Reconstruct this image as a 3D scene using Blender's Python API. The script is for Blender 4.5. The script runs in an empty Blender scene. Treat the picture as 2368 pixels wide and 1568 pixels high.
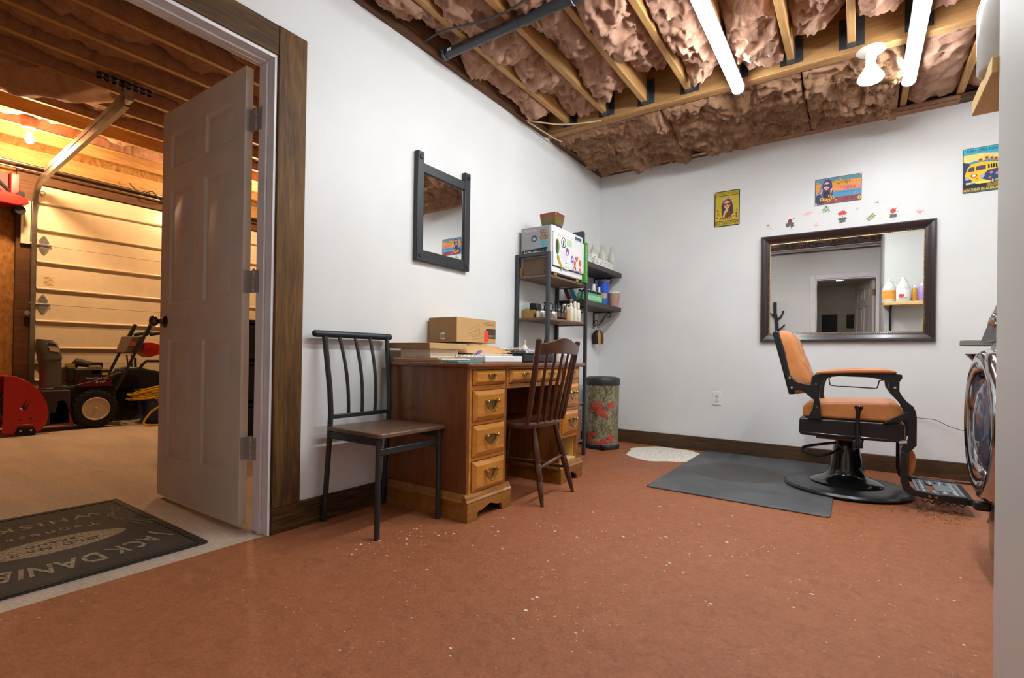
import bpy, bmesh, math, random
import numpy as np
from mathutils import Vector, Matrix

# ------------------------------------------------------------------ camera, world, exposure
scene = bpy.context.scene
COL = scene.collection
random.seed(7)
RNG = np.random.default_rng(7)

YAW, PITCH, ROLL = 0.6038, 0.0045, 0.0153
CAM_H = 0.79
fw = Vector((-math.sin(YAW) * math.cos(PITCH), math.cos(YAW) * math.cos(PITCH), math.sin(PITCH)))
rt = Vector((math.cos(YAW), math.sin(YAW), 0))
up = rt.cross(fw)
r2 = rt * math.cos(ROLL) + up * math.sin(ROLL)
u2 = up * math.cos(ROLL) - rt * math.sin(ROLL)
cam_data = bpy.data.cameras.new('camera')
cam = bpy.data.objects.new('camera', cam_data)
COL.objects.link(cam)
cam.matrix_world = Matrix(((r2.x, u2.x, -fw.x, 0), (r2.y, u2.y, -fw.y, 0), (r2.z, u2.z, -fw.z, CAM_H), (0, 0, 0, 1)))
cam_data.sensor_width = 36.0
cam_data.lens = 36.0 * 1158.9 / 2368.0
cam_data.shift_y = 35.6 / 2368.0
cam_data.clip_start = 0.02
scene.camera = cam

world = bpy.data.worlds.new('world')
scene.world = world
world.use_nodes = True
world.node_tree.nodes['Background'].inputs[0].default_value = (0.8, 0.85, 1.0, 1)
world.node_tree.nodes['Background'].inputs[1].default_value = 0.05

vs = scene.view_settings
vs.view_transform = 'Standard'
vs.look = 'None'
vs.gamma = 1.0
vs.use_curve_mapping = False
vs.exposure = 0.0

SHOP_LIGHT = 85.0     # emission strength of the shop light diffusers
BULB_WATTS = 82.0      # warm garage bulbs

# ------------------------------------------------------------------ materials
MATS = {}

def srgb(r, g, b):
    def f(c):
        c /= 255.0
        return c / 12.92 if c <= 0.04045 else ((c + 0.055) / 1.055) ** 2.4
    return (f(r), f(g), f(b), 1.0)

def newmat(name):
    m = bpy.data.materials.new(name)
    m.use_nodes = True
    nt = m.node_tree
    b = nt.nodes['Principled BSDF']
    MATS[name] = m
    return m, nt, b

def N(nt, typ, **kw):
    n = nt.nodes.new(typ)
    for k, v in kw.items():
        if k.startswith('i_'):
            n.inputs[k[2:].replace('_', ' ')].default_value = v
        else:
            setattr(n, k, v)
    return n

def coords(nt, scale=(1, 1, 1), kind='Object', rot=(0, 0, 0)):
    tc = N(nt, 'ShaderNodeTexCoord')
    mp = N(nt, 'ShaderNodeMapping')
    mp.inputs['Scale'].default_value = scale
    mp.inputs['Rotation'].default_value = rot
    nt.links.new(tc.outputs[kind], mp.inputs['Vector'])
    return mp.outputs['Vector']

def noise_n(nt, vec, scale, detail=4, rough=0.55, dist=0.0):
    n = N(nt, 'ShaderNodeTexNoise')
    n.inputs['Scale'].default_value = scale
    n.inputs['Detail'].default_value = detail
    n.inputs['Roughness'].default_value = rough
    n.inputs['Distortion'].default_value = dist
    nt.links.new(vec, n.inputs['Vector'])
    return n.outputs['Fac']

def ramp(nt, fac, stops, interp='LINEAR'):
    r = N(nt, 'ShaderNodeValToRGB')
    r.color_ramp.interpolation = interp
    el = r.color_ramp.elements
    while len(el) < len(stops):
        el.new(0.5)
    for e, (p, c) in zip(el, stops):
        e.position = p
        e.color = c if len(c) == 4 else (*c, 1)
    nt.links.new(fac, r.inputs['Fac'])
    return r.outputs['Color']

def mixc(nt, fac, a, b, mode='MIX'):
    n = N(nt, 'ShaderNodeMix', data_type='RGBA', blend_type=mode)
    for sock, v in ((n.inputs[0], fac), (n.inputs[6], a), (n.inputs[7], b)):
        if isinstance(v, (float, int)):
            sock.default_value = v
        elif isinstance(v, tuple):
            sock.default_value = v
        else:
            nt.links.new(v, sock)
    return n.outputs[2]

def bump(nt, b, height, strength=0.3, dist=0.01):
    n = N(nt, 'ShaderNodeBump')
    n.inputs['Strength'].default_value = strength
    n.inputs['Distance'].default_value = dist
    nt.links.new(height, n.inputs['Height'])
    nt.links.new(n.outputs['Normal'], b.inputs['Normal'])

def plain(name, c, rough=0.5, metal=0.0, spec=0.5, coat=0.0, bumpy=0.0, bscale=200, vary=0.0, vscale=8):
    if name in MATS:
        return MATS[name]
    m, nt, b = newmat(name)
    b.inputs['Roughness'].default_value = rough
    b.inputs['Metallic'].default_value = metal
    b.inputs['Specular IOR Level'].default_value = spec
    b.inputs['Coat Weight'].default_value = coat
    b.inputs['Coat Roughness'].default_value = 0.12
    vec = coords(nt)
    f = noise_n(nt, vec, vscale, 5)
    v = vary if vary else 0.06
    lo = tuple(max(0, x * (1 - v)) for x in c[:3]) + (1,)
    hi = tuple(min(1, x * (1 + v)) for x in c[:3]) + (1,)
    nt.links.new(ramp(nt, f, [(0.3, lo), (0.7, hi)]), b.inputs['Base Color'])
    if bumpy:
        bump(nt, b, noise_n(nt, vec, bscale, 3), bumpy, 0.004)
    return m

def wood(name, dark, mid, light, axis='z', scale=1.0, rough=0.45, coat=0.0, knots=False, bmp=0.15):
    m, nt, b = newmat(name)
    s = {'x': (0.09, 1, 1), 'y': (1, 0.09, 1), 'z': (1, 1, 0.09)}[axis]
    vec = coords(nt, tuple(k * scale for k in s))
    n1 = noise_n(nt, vec, 22, 6, 0.6, 1.2)
    n2 = noise_n(nt, vec, 110, 3, 0.6, 0.3)
    n3 = noise_n(nt, coords(nt, tuple(0.4 * k + 0.12 for k in s)), 5, 3)
    base = ramp(nt, n1, [(0.28, dark), (0.5, mid), (0.72, light)])
    base = mixc(nt, 0.35, base, ramp(nt, n2, [(0.35, dark), (0.65, light)]))
    base = mixc(nt, 0.3, base, ramp(nt, n3, [(0.35, dark), (0.65, light)]))
    nt.links.new(base, b.inputs['Base Color'])
    b.inputs['Roughness'].default_value = rough
    b.inputs['Coat Weight'].default_value = coat
    b.inputs['Coat Roughness'].default_value = 0.15
    b.inputs['Specular IOR Level'].default_value = 0.3 if name.startswith('stained') else 0.5
    bump(nt, b, n2, bmp, 0.002)
    return m

def emit(name, c, strength):
    m, nt, b = newmat(name)
    b.inputs['Base Color'].default_value = c
    b.inputs['Emission Color'].default_value = c
    b.inputs['Emission Strength'].default_value = strength
    return m

# walls
def wall_mat(name, c, bs=0.08):
    m, nt, b = newmat(name)
    vec = coords(nt)
    f = noise_n(nt, vec, 2.5, 4)
    lo = tuple(x * 0.95 for x in c[:3]) + (1,)
    nt.links.new(ramp(nt, f, [(0.35, lo), (0.65, c)]), b.inputs['Base Color'])
    b.inputs['Roughness'].default_value = 0.42
    b.inputs['Specular IOR Level'].default_value = 0.35
    bump(nt, b, noise_n(nt, vec, 160, 4), bs, 0.003)
    return m
wall_mat('white_paint', (0.80, 0.80, 0.79, 1))
wall_mat('grey_paint', (0.62, 0.62, 0.59, 1))
wall_mat('hall_paint', (0.52, 0.48, 0.43, 1))
plain('trim_white', (0.80, 0.78, 0.80, 1), 0.35)
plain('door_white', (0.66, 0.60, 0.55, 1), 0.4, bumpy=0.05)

# red painted concrete floor
m, nt, b = newmat('red_floor')
vec = coords(nt)
big = noise_n(nt, vec, 1.3, 5, 0.6)
fine = noise_n(nt, vec, 90, 5, 0.65)
mid = noise_n(nt, vec, 9, 6, 0.65, 0.4)
col = ramp(nt, big, [(0.3, srgb(138, 74, 38)), (0.5, srgb(160, 90, 50)), (0.72, srgb(174, 106, 66))])
col = mixc(nt, 0.45, col, ramp(nt, fine, [(0.3, srgb(100, 52, 26)), (0.7, srgb(198, 128, 84))]))
mot = noise_n(nt, vec, 24, 6, 0.7, 0.8)
col = mixc(nt, 0.35, col, ramp(nt, mot, [(0.32, srgb(104, 58, 32)), (0.5, srgb(160, 92, 54)), (0.7, srgb(186, 116, 76))]))
col = mixc(nt, ramp(nt, mid, [(0.60, (0, 0, 0, 1)), (0.78, (0.38, 0.38, 0.38, 1))]), col, srgb(186, 140, 116))
# flecks of bare concrete
for sc, th, seed in ((13.0, 0.055, 3.1), (34.0, 0.11, 7.7), (75.0, 0.16, 1.7)):
    vo = N(nt, 'ShaderNodeTexVoronoi')
    vo.inputs['Scale'].default_value = sc
    mp = N(nt, 'ShaderNodeMapping')
    mp.inputs['Location'].default_value = (seed, seed * 2, 0)
    nt.links.new(vec, mp.inputs['Vector'])
    dn = noise_n(nt, vec, 60, 3)
    va = N(nt, 'ShaderNodeVectorMath', operation='ADD')
    sc_n = N(nt, 'ShaderNodeVectorMath', operation='SCALE')
    sc_n.inputs['Scale'].default_value = 0.03
    cv = N(nt, 'ShaderNodeCombineXYZ')
    nt.links.new(dn, cv.inputs[0]); nt.links.new(fine, cv.inputs[1])
    nt.links.new(cv.outputs[0], sc_n.inputs[0])
    nt.links.new(mp.outputs['Vector'], va.inputs[0]); nt.links.new(sc_n.outputs[0], va.inputs[1])
    nt.links.new(va.outputs[0], vo.inputs['Vector'])
    msk = ramp(nt, vo.outputs['Distance'], [(th * 0.7, (1, 1, 1, 1)), (th, (0, 0, 0, 1))])
    pick = ramp(nt, vo.outputs['Color'], [(0.66, (0, 0, 0, 1)), (0.68, (1, 1, 1, 1))])
    clus = ramp(nt, noise_n(nt, vec, 1.7, 3), [(0.48, (0.0, 0.0, 0.0, 1)), (0.6, (1, 1, 1, 1))])
    mm = mixc(nt, 1.0, msk, pick, 'MULTIPLY')
    mm = mixc(nt, 1.0, mm, clus, 'MULTIPLY')
    col = mixc(nt, mm, col, srgb(232, 214, 200))
nt.links.new(col, b.inputs['Base Color'])
rr = ramp(nt, mid, [(0.3, (0.46, 0.46, 0.46, 1)), (0.7, (0.60, 0.60, 0.60, 1))])
nt.links.new(rr, b.inputs['Roughness'])
b.inputs['Specular IOR Level'].default_value = 0.5
hh = mixc(nt, 0.5, fine, mot)
bump(nt, b, hh, 0.9, 0.010)

# bare concrete of the garage
m, nt, b = newmat('concrete')
vec = coords(nt)
c1 = noise_n(nt, coords(nt, (0.5, 2.2, 1)), 2.2, 6, 0.65, 0.5)
c2 = noise_n(nt, vec, 70, 4, 0.7)
col = ramp(nt, c1, [(0.3, srgb(168, 148, 128)), (0.6, srgb(198, 180, 160)), (0.8, srgb(210, 196, 178))])
col = mixc(nt, 0.35, col, ramp(nt, c2, [(0.35, srgb(150, 130, 112)), (0.65, srgb(220, 206, 190))]))
nt.links.new(col, b.inputs['Base Color'])
b.inputs['Roughness'].default_value = 0.75
bump(nt, b, c2, 0.35, 0.004)

m, nt, b = newmat('white_patch')
vec = coords(nt)
c2 = noise_n(nt, vec, 45, 5, 0.7)
nt.links.new(ramp(nt, c2, [(0.32, srgb(176, 150, 128)), (0.48, srgb(226, 220, 206)), (0.7, srgb(238, 234, 224))]), b.inputs['Base Color'])
b.inputs['Roughness'].default_value = 0.8

# woods
wood('stained_z', srgb(16, 9, 3), srgb(66, 41, 14), srgb(134, 94, 42), 'z', 1.0, 0.6)
wood('stained_y', srgb(16, 9, 3), srgb(62, 39, 14), srgb(128, 90, 42), 'y', 1.0, 0.6)
wood('stained_x', srgb(46, 32, 20), srgb(78, 56, 38), srgb(104, 78, 54), 'x', 1.3, 0.45)
wood('joist_wood', srgb(142, 96, 46), srgb(184, 134, 74), srgb(208, 164, 102), 'y', 1.0, 0.65)
wood('beam_wood', srgb(120, 82, 44), srgb(170, 122, 70), srgb(198, 154, 98), 'x', 1.0, 0.65)
wood('dark_wood_y', srgb(58, 34, 16), srgb(92, 56, 26), srgb(124, 80, 40), 'y', 1.0, 0.7)
wood('dark_wood_x', srgb(58, 34, 18), srgb(92, 58, 30), srgb(124, 82, 46), 'x', 1.0, 0.7)
wood('pale_wood_y', srgb(176, 130, 72), srgb(206, 164, 104), srgb(226, 190, 134), 'y', 1.0, 0.6)
wood('desk_body', srgb(86, 46, 18), srgb(126, 72, 32), srgb(152, 94, 46), 'z', 0.8, 0.32, 0.25)  # darker mahogany tone, with the side's shadow put into the colour
wood('desk_front', srgb(146, 82, 22), srgb(198, 126, 44), srgb(220, 154, 66), 'y', 0.8, 0.3, 0.3)
wood('desk_top', srgb(84, 42, 20), srgb(124, 68, 34), srgb(152, 90, 50), 'y', 0.8, 0.25, 0.4)
wood('desk_base', srgb(96, 56, 18), srgb(146, 92, 34), srgb(176, 120, 52), 'y', 0.8, 0.35, 0.25)
wood('raw_pine', srgb(206, 160, 88), srgb(230, 190, 120), srgb(240, 208, 144), 'y', 1.0, 0.55)
wood('windsor_z', srgb(40, 20, 12), srgb(66, 34, 20), srgb(92, 52, 32), 'z', 1.2, 0.28, 0.4)
wood('windsor_y', srgb(44, 22, 14), srgb(72, 38, 24), srgb(98, 58, 38), 'y', 1.2, 0.28, 0.4)
wood('rustic_seat', srgb(60, 40, 28), srgb(98, 70, 52), srgb(140, 110, 86), 'y', 1.4, 0.35)
wood('shelf_oak', srgb(84, 60, 44), srgb(120, 90, 66), srgb(150, 116, 88), 'y', 1.2, 0.5)
wood('wall_shelf', srgb(34, 30, 28), srgb(58, 50, 46), srgb(82, 72, 66), 'y', 1.2, 0.5)
wood('box_wood', srgb(110, 80, 22), srgb(154, 118, 40), srgb(176, 138, 56), 'y', 1.0, 0.5)

# OSB sheathing
m, nt, b = newmat('osb')
vec = coords(nt, (1, 1.0, 0.5))
vo = N(nt, 'ShaderNodeTexVoronoi'); vo.inputs['Scale'].default_value = 48; vo.inputs['Randomness'].default_value = 1.0
nt.links.new(vec, vo.inputs['Vector'])
n1 = noise_n(nt, vec, 6, 5, 0.7, 1.5)
col = ramp(nt, vo.outputs['Color'], [(0.1, srgb(128, 80, 30)), (0.5, srgb(166, 112, 48)), (0.9, srgb(190, 138, 70))])
col = mixc(nt, 0.5, col, ramp(nt, n1, [(0.3, srgb(110, 62, 24)), (0.7, srgb(192, 138, 66))]))
spots = ramp(nt, noise_n(nt, vec, 4.5, 4, 0.6), [(0.26, (0, 0, 0, 1)), (0.31, (1, 1, 1, 1))])
col = mixc(nt, 1.0, col, spots, 'MULTIPLY')
nt.links.new(col, b.inputs['Base Color'])
b.inputs['Roughness'].default_value = 0.7

# insulation
def insul(name, c_dark, c_mid, c_light, bs):
    m, nt, b = newmat(name)
    vec = coords(nt)
    n1 = noise_n(nt, vec, 7, 6, 0.65, 1.0)
    n2 = noise_n(nt, vec, 38, 8, 0.75, 2.5)
    n3 = noise_n(nt, coords(nt, (1, 2.5, 1)), 120, 4, 0.7, 3.0)
    col = ramp(nt, n1, [(0.25, c_dark), (0.5, c_mid), (0.75, c_light)])
    col = mixc(nt, 0.4, col, ramp(nt, n2, [(0.3, c_dark), (0.7, c_light)]))
    nt.links.new(col, b.inputs['Base Color'])
    b.inputs['Roughness'].default_value = 0.95
    b.inputs['Specular IOR Level'].default_value = 0.1
    b.inputs['Sheen Weight'].default_value = 0.1
    b.inputs['Subsurface Weight'].default_value = 0.0
    bump(nt, b, mixc(nt, 0.5, n2, n3), bs, 0.02)
    return m
insul('pink_insulation', srgb(168, 110, 84), srgb(222, 168, 138), srgb(240, 202, 172), 0.8)
insul('tan_insulation', srgb(132, 82, 54), srgb(212, 160, 120), srgb(236, 192, 150), 1.0)

# misc solids
plain('black_metal', (0.018, 0.020, 0.023, 1), 0.42, 0.0, 0.5)
plain('shelf_metal', (0.035, 0.038, 0.044, 1), 0.45, 0.0, 0.5)
plain('black_gloss', (0.008, 0.008, 0.009, 1), 0.16, 0.0, 0.6, coat=0.5)
plain('black_satin', (0.012, 0.012, 0.014, 1), 0.32, 0.0, 0.5)
plain('rubber', (0.012, 0.012, 0.012, 1), 0.7, 0.0, 0.3)
plain('pipe_black', (0.035, 0.036, 0.042, 1), 0.35)
plain('galv', (0.42, 0.44, 0.47, 1), 0.38, 0.9, vary=0.2, vscale=30)
plain('galv_dark', (0.10, 0.11, 0.13, 1), 0.45, 0.7, vary=0.2, vscale=30)
plain('steel', (0.34, 0.31, 0.27, 1), 0.36, 1.0, vary=0.15, vscale=12)
plain('hinge_metal', (0.46, 0.43, 0.40, 1), 0.5, 0.6)
plain('bronze', (0.12, 0.09, 0.06, 1), 0.28, 0.9)
plain('brass', (0.48, 0.35, 0.14, 1), 0.28, 1.0, vary=0.2, vscale=60)
plain('chrome', (0.75, 0.75, 0.77, 1), 0.12, 1.0)
plain('leather', srgb(200, 128, 72), 0.38, 0.0, 0.5, bumpy=0.12, bscale=180, vary=0.12, vscale=14)
plain('mirror_frame', (0.026, 0.012, 0.011, 1), 0.25, 0.0, 0.5, coat=0.3)
plain('gold', (0.62, 0.50, 0.28, 1), 0.3, 0.9)
plain('cardboard', srgb(194, 154, 100), 0.75, vary=0.07)
plain('cardboard_dark', srgb(150, 116, 76), 0.8, vary=0.07)
plain('kraft', srgb(204, 158, 104), 0.75, vary=0.08, bumpy=0.2, bscale=30)
plain('paper_white', (0.82, 0.82, 0.83, 1), 0.6)
plain('plastic_white', (0.80, 0.80, 0.80, 1), 0.3)
plain('plastic_cream', (0.74, 0.70, 0.58, 1), 0.35)
plain('appliance_grey', (0.30, 0.30, 0.30, 1), 0.4)
plain('ink', (0.02, 0.02, 0.022, 1), 0.6)
plain('porcelain', (0.62, 0.59, 0.52, 1), 0.25)
plain('burlap', srgb(104, 82, 66), 0.9, bumpy=0.6, bscale=420, vary=0.25, vscale=160)
plain('dark_text', (0.05, 0.045, 0.04, 1), 0.7)

m, nt, b = newmat('mirror_glass')
b.inputs['Base Color'].default_value = (0.86, 0.88, 0.88, 1)
b.inputs['Metallic'].default_value = 1.0
b.inputs['Roughness'].default_value = 0.0
bump(nt, b, noise_n(nt, coords(nt), 1.6, 1), 0.05, 0.01)

def glassy(name, c, rough=0.15, trans=0.75):
    m, nt, b = newmat(name)
    f = noise_n(nt, coords(nt), 20, 2)
    lo = tuple(x * 0.94 for x in c[:3]) + (1,)
    nt.links.new(ramp(nt, f, [(0.3, lo), (0.7, c)]), b.inputs['Base Color'])
    b.inputs['Transmission Weight'].default_value = trans
    b.inputs['Roughness'].default_value = rough
    b.inputs['IOR'].default_value = 1.3
    return m
glassy('bottle_clear', (0.84, 0.82, 0.72, 1), 0.25, 0.35)
glassy('bottle_green', (0.20, 0.62, 0.36, 1), 0.2, 0.25)
glassy('bottle_amber', (0.75, 0.42, 0.14, 1), 0.2, 0.3)
glassy('jug_clear', (0.9, 0.89, 0.85, 1), 0.2, 0.35)
glassy('washer_glass', (0.12, 0.13, 0.18, 1), 0.05, 0.2)
emit('tube_light', (0.92, 0.97, 1.0, 1), SHOP_LIGHT)
emit('flood_lamp', (1.0, 0.98, 0.95, 1), 4.0)
emit('warm_bulb', (1.0, 0.62, 0.25, 1), 60.0)

def M_(n):
    return MATS[n] if isinstance(n, str) else n

def flat(name, r, g, b_, rough=0.55):
    return plain(name, srgb(r, g, b_), rough)

# ------------------------------------------------------------------ geometry helpers
class MB:
    def __init__(s):
        s.v = []; s.f = []; s.mi = []
    def add(s, vs_, fs, mi=0, M=None):
        o = len(s.v)
        if M is not None:
            vs_ = [tuple(M @ Vector(p)) for p in vs_]
        s.v.extend([tuple(p) for p in vs_])
        s.f.extend([tuple(i + o for i in f) for f in fs])
        s.mi.extend([mi] * len(fs))
        return s
    def box(s, x0, x1, y0, y1, z0, z1, mi=0, M=None):
        v = [(x0, y0, z0), (x1, y0, z0), (x1, y1, z0), (x0, y1, z0), (x0, y0, z1), (x1, y0, z1), (x1, y1, z1), (x0, y1, z1)]
        return s.add(v, [(0, 3, 2, 1), (4, 5, 6, 7), (0, 1, 5, 4), (1, 2, 6, 5), (2, 3, 7, 6), (3, 0, 4, 7)], mi, M)
    def prism(s, poly, axis, a, b, mi=0, M=None):
        n = len(poly)
        def P(p, t):
            return {'x': (t, p[0], p[1]), 'y': (p[0], t, p[1]), 'z': (p[0], p[1], t)}[axis]
        area = sum(poly[i][0] * poly[(i + 1) % n][1] - poly[(i + 1) % n][0] * poly[i][1] for i in range(n))
        if (area < 0) != (axis == 'y'):
            poly = poly[::-1]
        v = [P(p, a) for p in poly] + [P(p, b) for p in poly]
        fs = [tuple(range(n))[::-1], tuple(range(n, 2 * n))] + [(i, (i + 1) % n, n + (i + 1) % n, n + i) for i in range(n)]
        if b < a:
            fs = [f[::-1] for f in fs]
        return s.add(v, fs, mi, M)
    def tube(s, pts, r, n=8, mi=0, closed=False, M=None):
        pts = [Vector(p) for p in pts]
        k = len(pts)
        rs = r if isinstance(r, (list, tuple)) else [r] * k
        tang = []
        for i in range(k):
            a = pts[(i - 1) % k] if (closed or i > 0) else pts[i]
            c = pts[(i + 1) % k] if (closed or i < k - 1) else pts[i]
            tang.append((c - a).normalized())
        ref = Vector((0, 0, 1)) if abs(tang[0].z) < 0.9 else Vector((1, 0, 0))
        nrm = (ref - tang[0] * ref.dot(tang[0])).normalized()
        v = []
        for i in range(k):
            nrm = (nrm - tang[i] * nrm.dot(tang[i]))
            nrm = nrm.normalized() if nrm.length > 1e-6 else tang[i].orthogonal().normalized()
            bi = tang[i].cross(nrm)
            for j in range(n):
                a = 2 * math.pi * j / n
                v.append(tuple(pts[i] + (nrm * math.cos(a) + bi * math.sin(a)) * rs[i]))
        fs = []
        for i in range(k if closed else k - 1):
            i2 = (i + 1) % k
            for j in range(n):
                j2 = (j + 1) % n
                fs.append((i * n + j, i * n + j2, i2 * n + j2, i2 * n + j))
        if not closed:
            fs.append(tuple(range(n))[::-1])
            fs.append(tuple(range((k - 1) * n, k * n)))
        return s.add(v, fs, mi, M)
    def cyl(s, p0, p1, r0, r1=None, n=16, mi=0, M=None):
        return s.tube([p0, p1], [r0, r0 if r1 is None else r1], n, mi, M=M)
    def lathe(s, prof, n=24, c=(0, 0, 0), mi=0, M=None, caps=True):
        v = []
        for (r, z) in prof:
            for j in range(n):
                a = 2 * math.pi * j / n
                v.append((c[0] + r * math.cos(a), c[1] + r * math.sin(a), c[2] + z))
        fs = []
        k = len(prof)
        for i in range(k - 1):
            for j in range(n):
                j2 = (j + 1) % n
                fs.append((i * n + j, i * n + j2, (i + 1) * n + j2, (i + 1) * n + j))
        if caps:
            fs.append(tuple(range(n))[::-1])
            fs.append(tuple(range((k - 1) * n, k * n)))
        return s.add(v, fs, mi, M)
    def sphere(s, c, r, n=12, mi=0, sz=1.0, M=None):
        prof = []
        for i in range(n // 2 + 1):
            a = -math.pi / 2 + math.pi * i / (n // 2)
            prof.append((max(1e-4, r * math.cos(a)), r * sz * math.sin(a)))
        return s.lathe(prof, n, c, mi, M)
    def torus(s, c, R, r, axis='z', n=20, k=6, mi=0, a0=0, a1=2 * math.pi, M=None):
        full = abs(a1 - a0 - 2 * math.pi) < 1e-3
        cnt = n if full else n + 1
        pts = []
        for i in range(cnt):
            a = a0 + (a1 - a0) * i / n
            u, w = R * math.cos(a), R * math.sin(a)
            pts.append({'z': (c[0] + u, c[1] + w, c[2]), 'y': (c[0] + u, c[1], c[2] + w), 'x': (c[0], c[1] + u, c[2] + w)}[axis])
        return s.tube(pts, r, k, mi, closed=full, M=M)
    def grid(s, P, mi=0):
        P = np.asarray(P)
        a, b_ = P.shape[:2]
        o = len(s.v)
        s.v.extend(map(tuple, P.reshape(-1, 3).tolist()))
        for i in range(a - 1):
            for j in range(b_ - 1):
                s.f.append((o + i * b_ + j, o + i * b_ + j + 1, o + (i + 1) * b_ + j + 1, o + (i + 1) * b_ + j))
                s.mi.append(mi)
        return s

WL = {}      # world location of thing empties

def obj(name, mb, mats, parent=None, bevel=0.0, seg=2, local=False, angle=35, kind=None, label=None, loc=None, subd=0):
    me = bpy.data.meshes.new(name)
    v = mb.v
    off = WL.get(parent.name) if (parent is not None and not local) else None
    if off is not None and off.length > 0:
        v = [(p[0] - off.x, p[1] - off.y, p[2] - off.z) for p in v]
    me.from_pydata(v, [], mb.f)
    mats = mats if isinstance(mats, (list, tuple)) else [mats]
    for q in mats:
        me.materials.append(M_(q))
    if len(mats) > 1:
        me.polygons.foreach_set('material_index', mb.mi)
    me.polygons.foreach_set('use_smooth', [True] * len(me.polygons))
    me.set_sharp_from_angle(angle=math.radians(angle))
    me.update()
    o = bpy.data.objects.new(name, me)
    COL.objects.link(o)
    if parent is not None:
        o.parent = parent
        if off is not None:
            WL[o.name] = off
        elif local and parent.name in WL:
            WL[o.name] = WL[parent.name]
    if loc is not None:
        o.location = loc
    if bevel:
        md = o.modifiers.new('bevel', 'BEVEL')
        md.width = bevel; md.segments = seg; md.limit_method = 'ANGLE'; md.angle_limit = math.radians(40)
    if subd:
        md = o.modifiers.new('sub', 'SUBSURF'); md.levels = subd; md.render_levels = subd
    if kind:
        o['kind'] = kind
    if label:
        o['label'] = label
    return o

def thing(name, label, cat, loc=(0, 0, 0), rz=0.0, group=None):
    o = bpy.data.objects.new(name, None)
    COL.objects.link(o)
    o.empty_display_size = 0.05
    o.location = loc
    o.rotation_euler = (0, 0, rz)
    o['label'] = label
    o['category'] = cat
    if group:
        o['group'] = group
    WL[o.name] = Vector(loc)
    return o

def tag(o, label, cat, group=None):
    o['label'] = label
    o['category'] = cat
    if group:
        o['group'] = group
    return o

def struct(name, mb=None, mats=None, label=None, **kw):
    if mb is None:
        o = bpy.data.objects.new(name, None)
        COL.objects.link(o)
        o.empty_display_size = 0.05
        WL[o.name] = Vector((0, 0, 0))
    else:
        o = obj(name, mb, mats, **kw)
        WL[o.name] = Vector((0, 0, 0))
    o['kind'] = 'structure'
    if label:
        o['label'] = label
    return o

def dup(root, loc, rz=None, label=None, group=None):
    r = root.copy(); COL.objects.link(r)
    r.location = loc
    if rz is not None:
        r.rotation_euler = (0, 0, rz)
    if label:
        r['label'] = label
    if group:
        r['group'] = group
    for ch in list(root.children):
        c = ch.copy(); COL.objects.link(c); c.parent = r
        for g in list(ch.children):
            d = g.copy(); COL.objects.link(d); d.parent = c
    WL[r.name] = Vector(loc)
    return r

def copy_piece(o, loc, rz=None):
    c = o.copy(); COL.objects.link(c); c.parent = o.parent
    c.location = loc
    if rz is not None:
        c.rotation_euler = (0, 0, rz)
    return c

def text_mb(body, size, extrude=0.0004, align='CENTER', sx=1.0, M=None, mb=None, mi=0, spacing=1.0, bold=0.0):
    cu = bpy.data.curves.new('txt', 'FONT')
    cu.body = body; cu.size = size; cu.extrude = extrude; cu.align_x = align; cu.align_y = 'CENTER'
    cu.resolution_u = 3; cu.offset = bold * size; cu.space_character = spacing
    ob = bpy.data.objects.new('txt', cu)
    me = bpy.data.meshes.new_from_object(ob)
    mb = mb or MB()
    vs_ = [(v.co.x * sx, v.co.y, v.co.z) for v in me.vertices]
    mb.add(vs_, [tuple(p.vertices) for p in me.polygons], mi, M)
    bpy.data.objects.remove(ob); bpy.data.curves.remove(cu); bpy.data.meshes.remove(me)
    return mb

def frame(o, ex, ey):
    """matrix with local x -> ex, local y -> ey, origin o"""
    ex = Vector(ex).normalized(); ey = Vector(ey).normalized(); ez = ex.cross(ey)
    return Matrix(((ex.x, ey.x, ez.x, o[0]), (ex.y, ey.y, ez.y, o[1]), (ex.z, ey.z, ez.z, o[2]), (0, 0, 0, 1)))

def vnoise(shape, cells, seed):
    """smooth value noise on a grid, bicubic-ish"""
    r = np.random.default_rng(seed)
    g = r.random((cells[0] + 2, cells[1] + 2))
    u = np.linspace(0, cells[0], shape[0]); w = np.linspace(0, cells[1], shape[1])
    i = np.minimum(u.astype(int), cells[0] - 1 if cells[0] > 0 else 0); j = np.minimum(w.astype(int), cells[1] - 1 if cells[1] > 0 else 0)
    fu = u - i; fv = w - j
    fu = fu * fu * (3 - 2 * fu); fv = fv * fv * (3 - 2 * fv)
    a = g[np.ix_(i, j)]; b_ = g[np.ix_(i + 1, j)]; c = g[np.ix_(i, j + 1)]; d = g[np.ix_(i + 1, j + 1)]
    fu = fu[:, None]; fv = fv[None, :]
    return (a * (1 - fu) + b_ * fu) * (1 - fv) + (c * (1 - fu) + d * fu) * fv

# ------------------------------------------------------------------ room shell
XL, YB, ZC = -2.102, 4.533, 2.565
XR = 1.45
OPN0, OPN1, OPZ = 0.255, 1.2, 2.09          # garage doorway in the left wall

fl = struct('floor', MB().box(XL, XR, -0.06, YB + 0.1, -0.1, 0.0), 'red_floor', 'red painted concrete floor with pale flecks')
# bare white patch in the paint near the back corner
poly = []
for i in range(40):
    a = 2 * math.pi * i / 40
    r = 1 + 0.05 * math.sin(3 * a + 1) + 0.04 * math.sin(7 * a) + RNG.uniform(-0.025, 0.025)
    poly.append((-1.315 + 0.31 * r * math.cos(a), 4.155 + 0.335 * r * math.sin(a)))
obj('bare_patch', MB().prism(poly, 'z', 0.0, 0.0012), 'white_patch', fl, label='worn white patch in the red floor paint')
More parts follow.
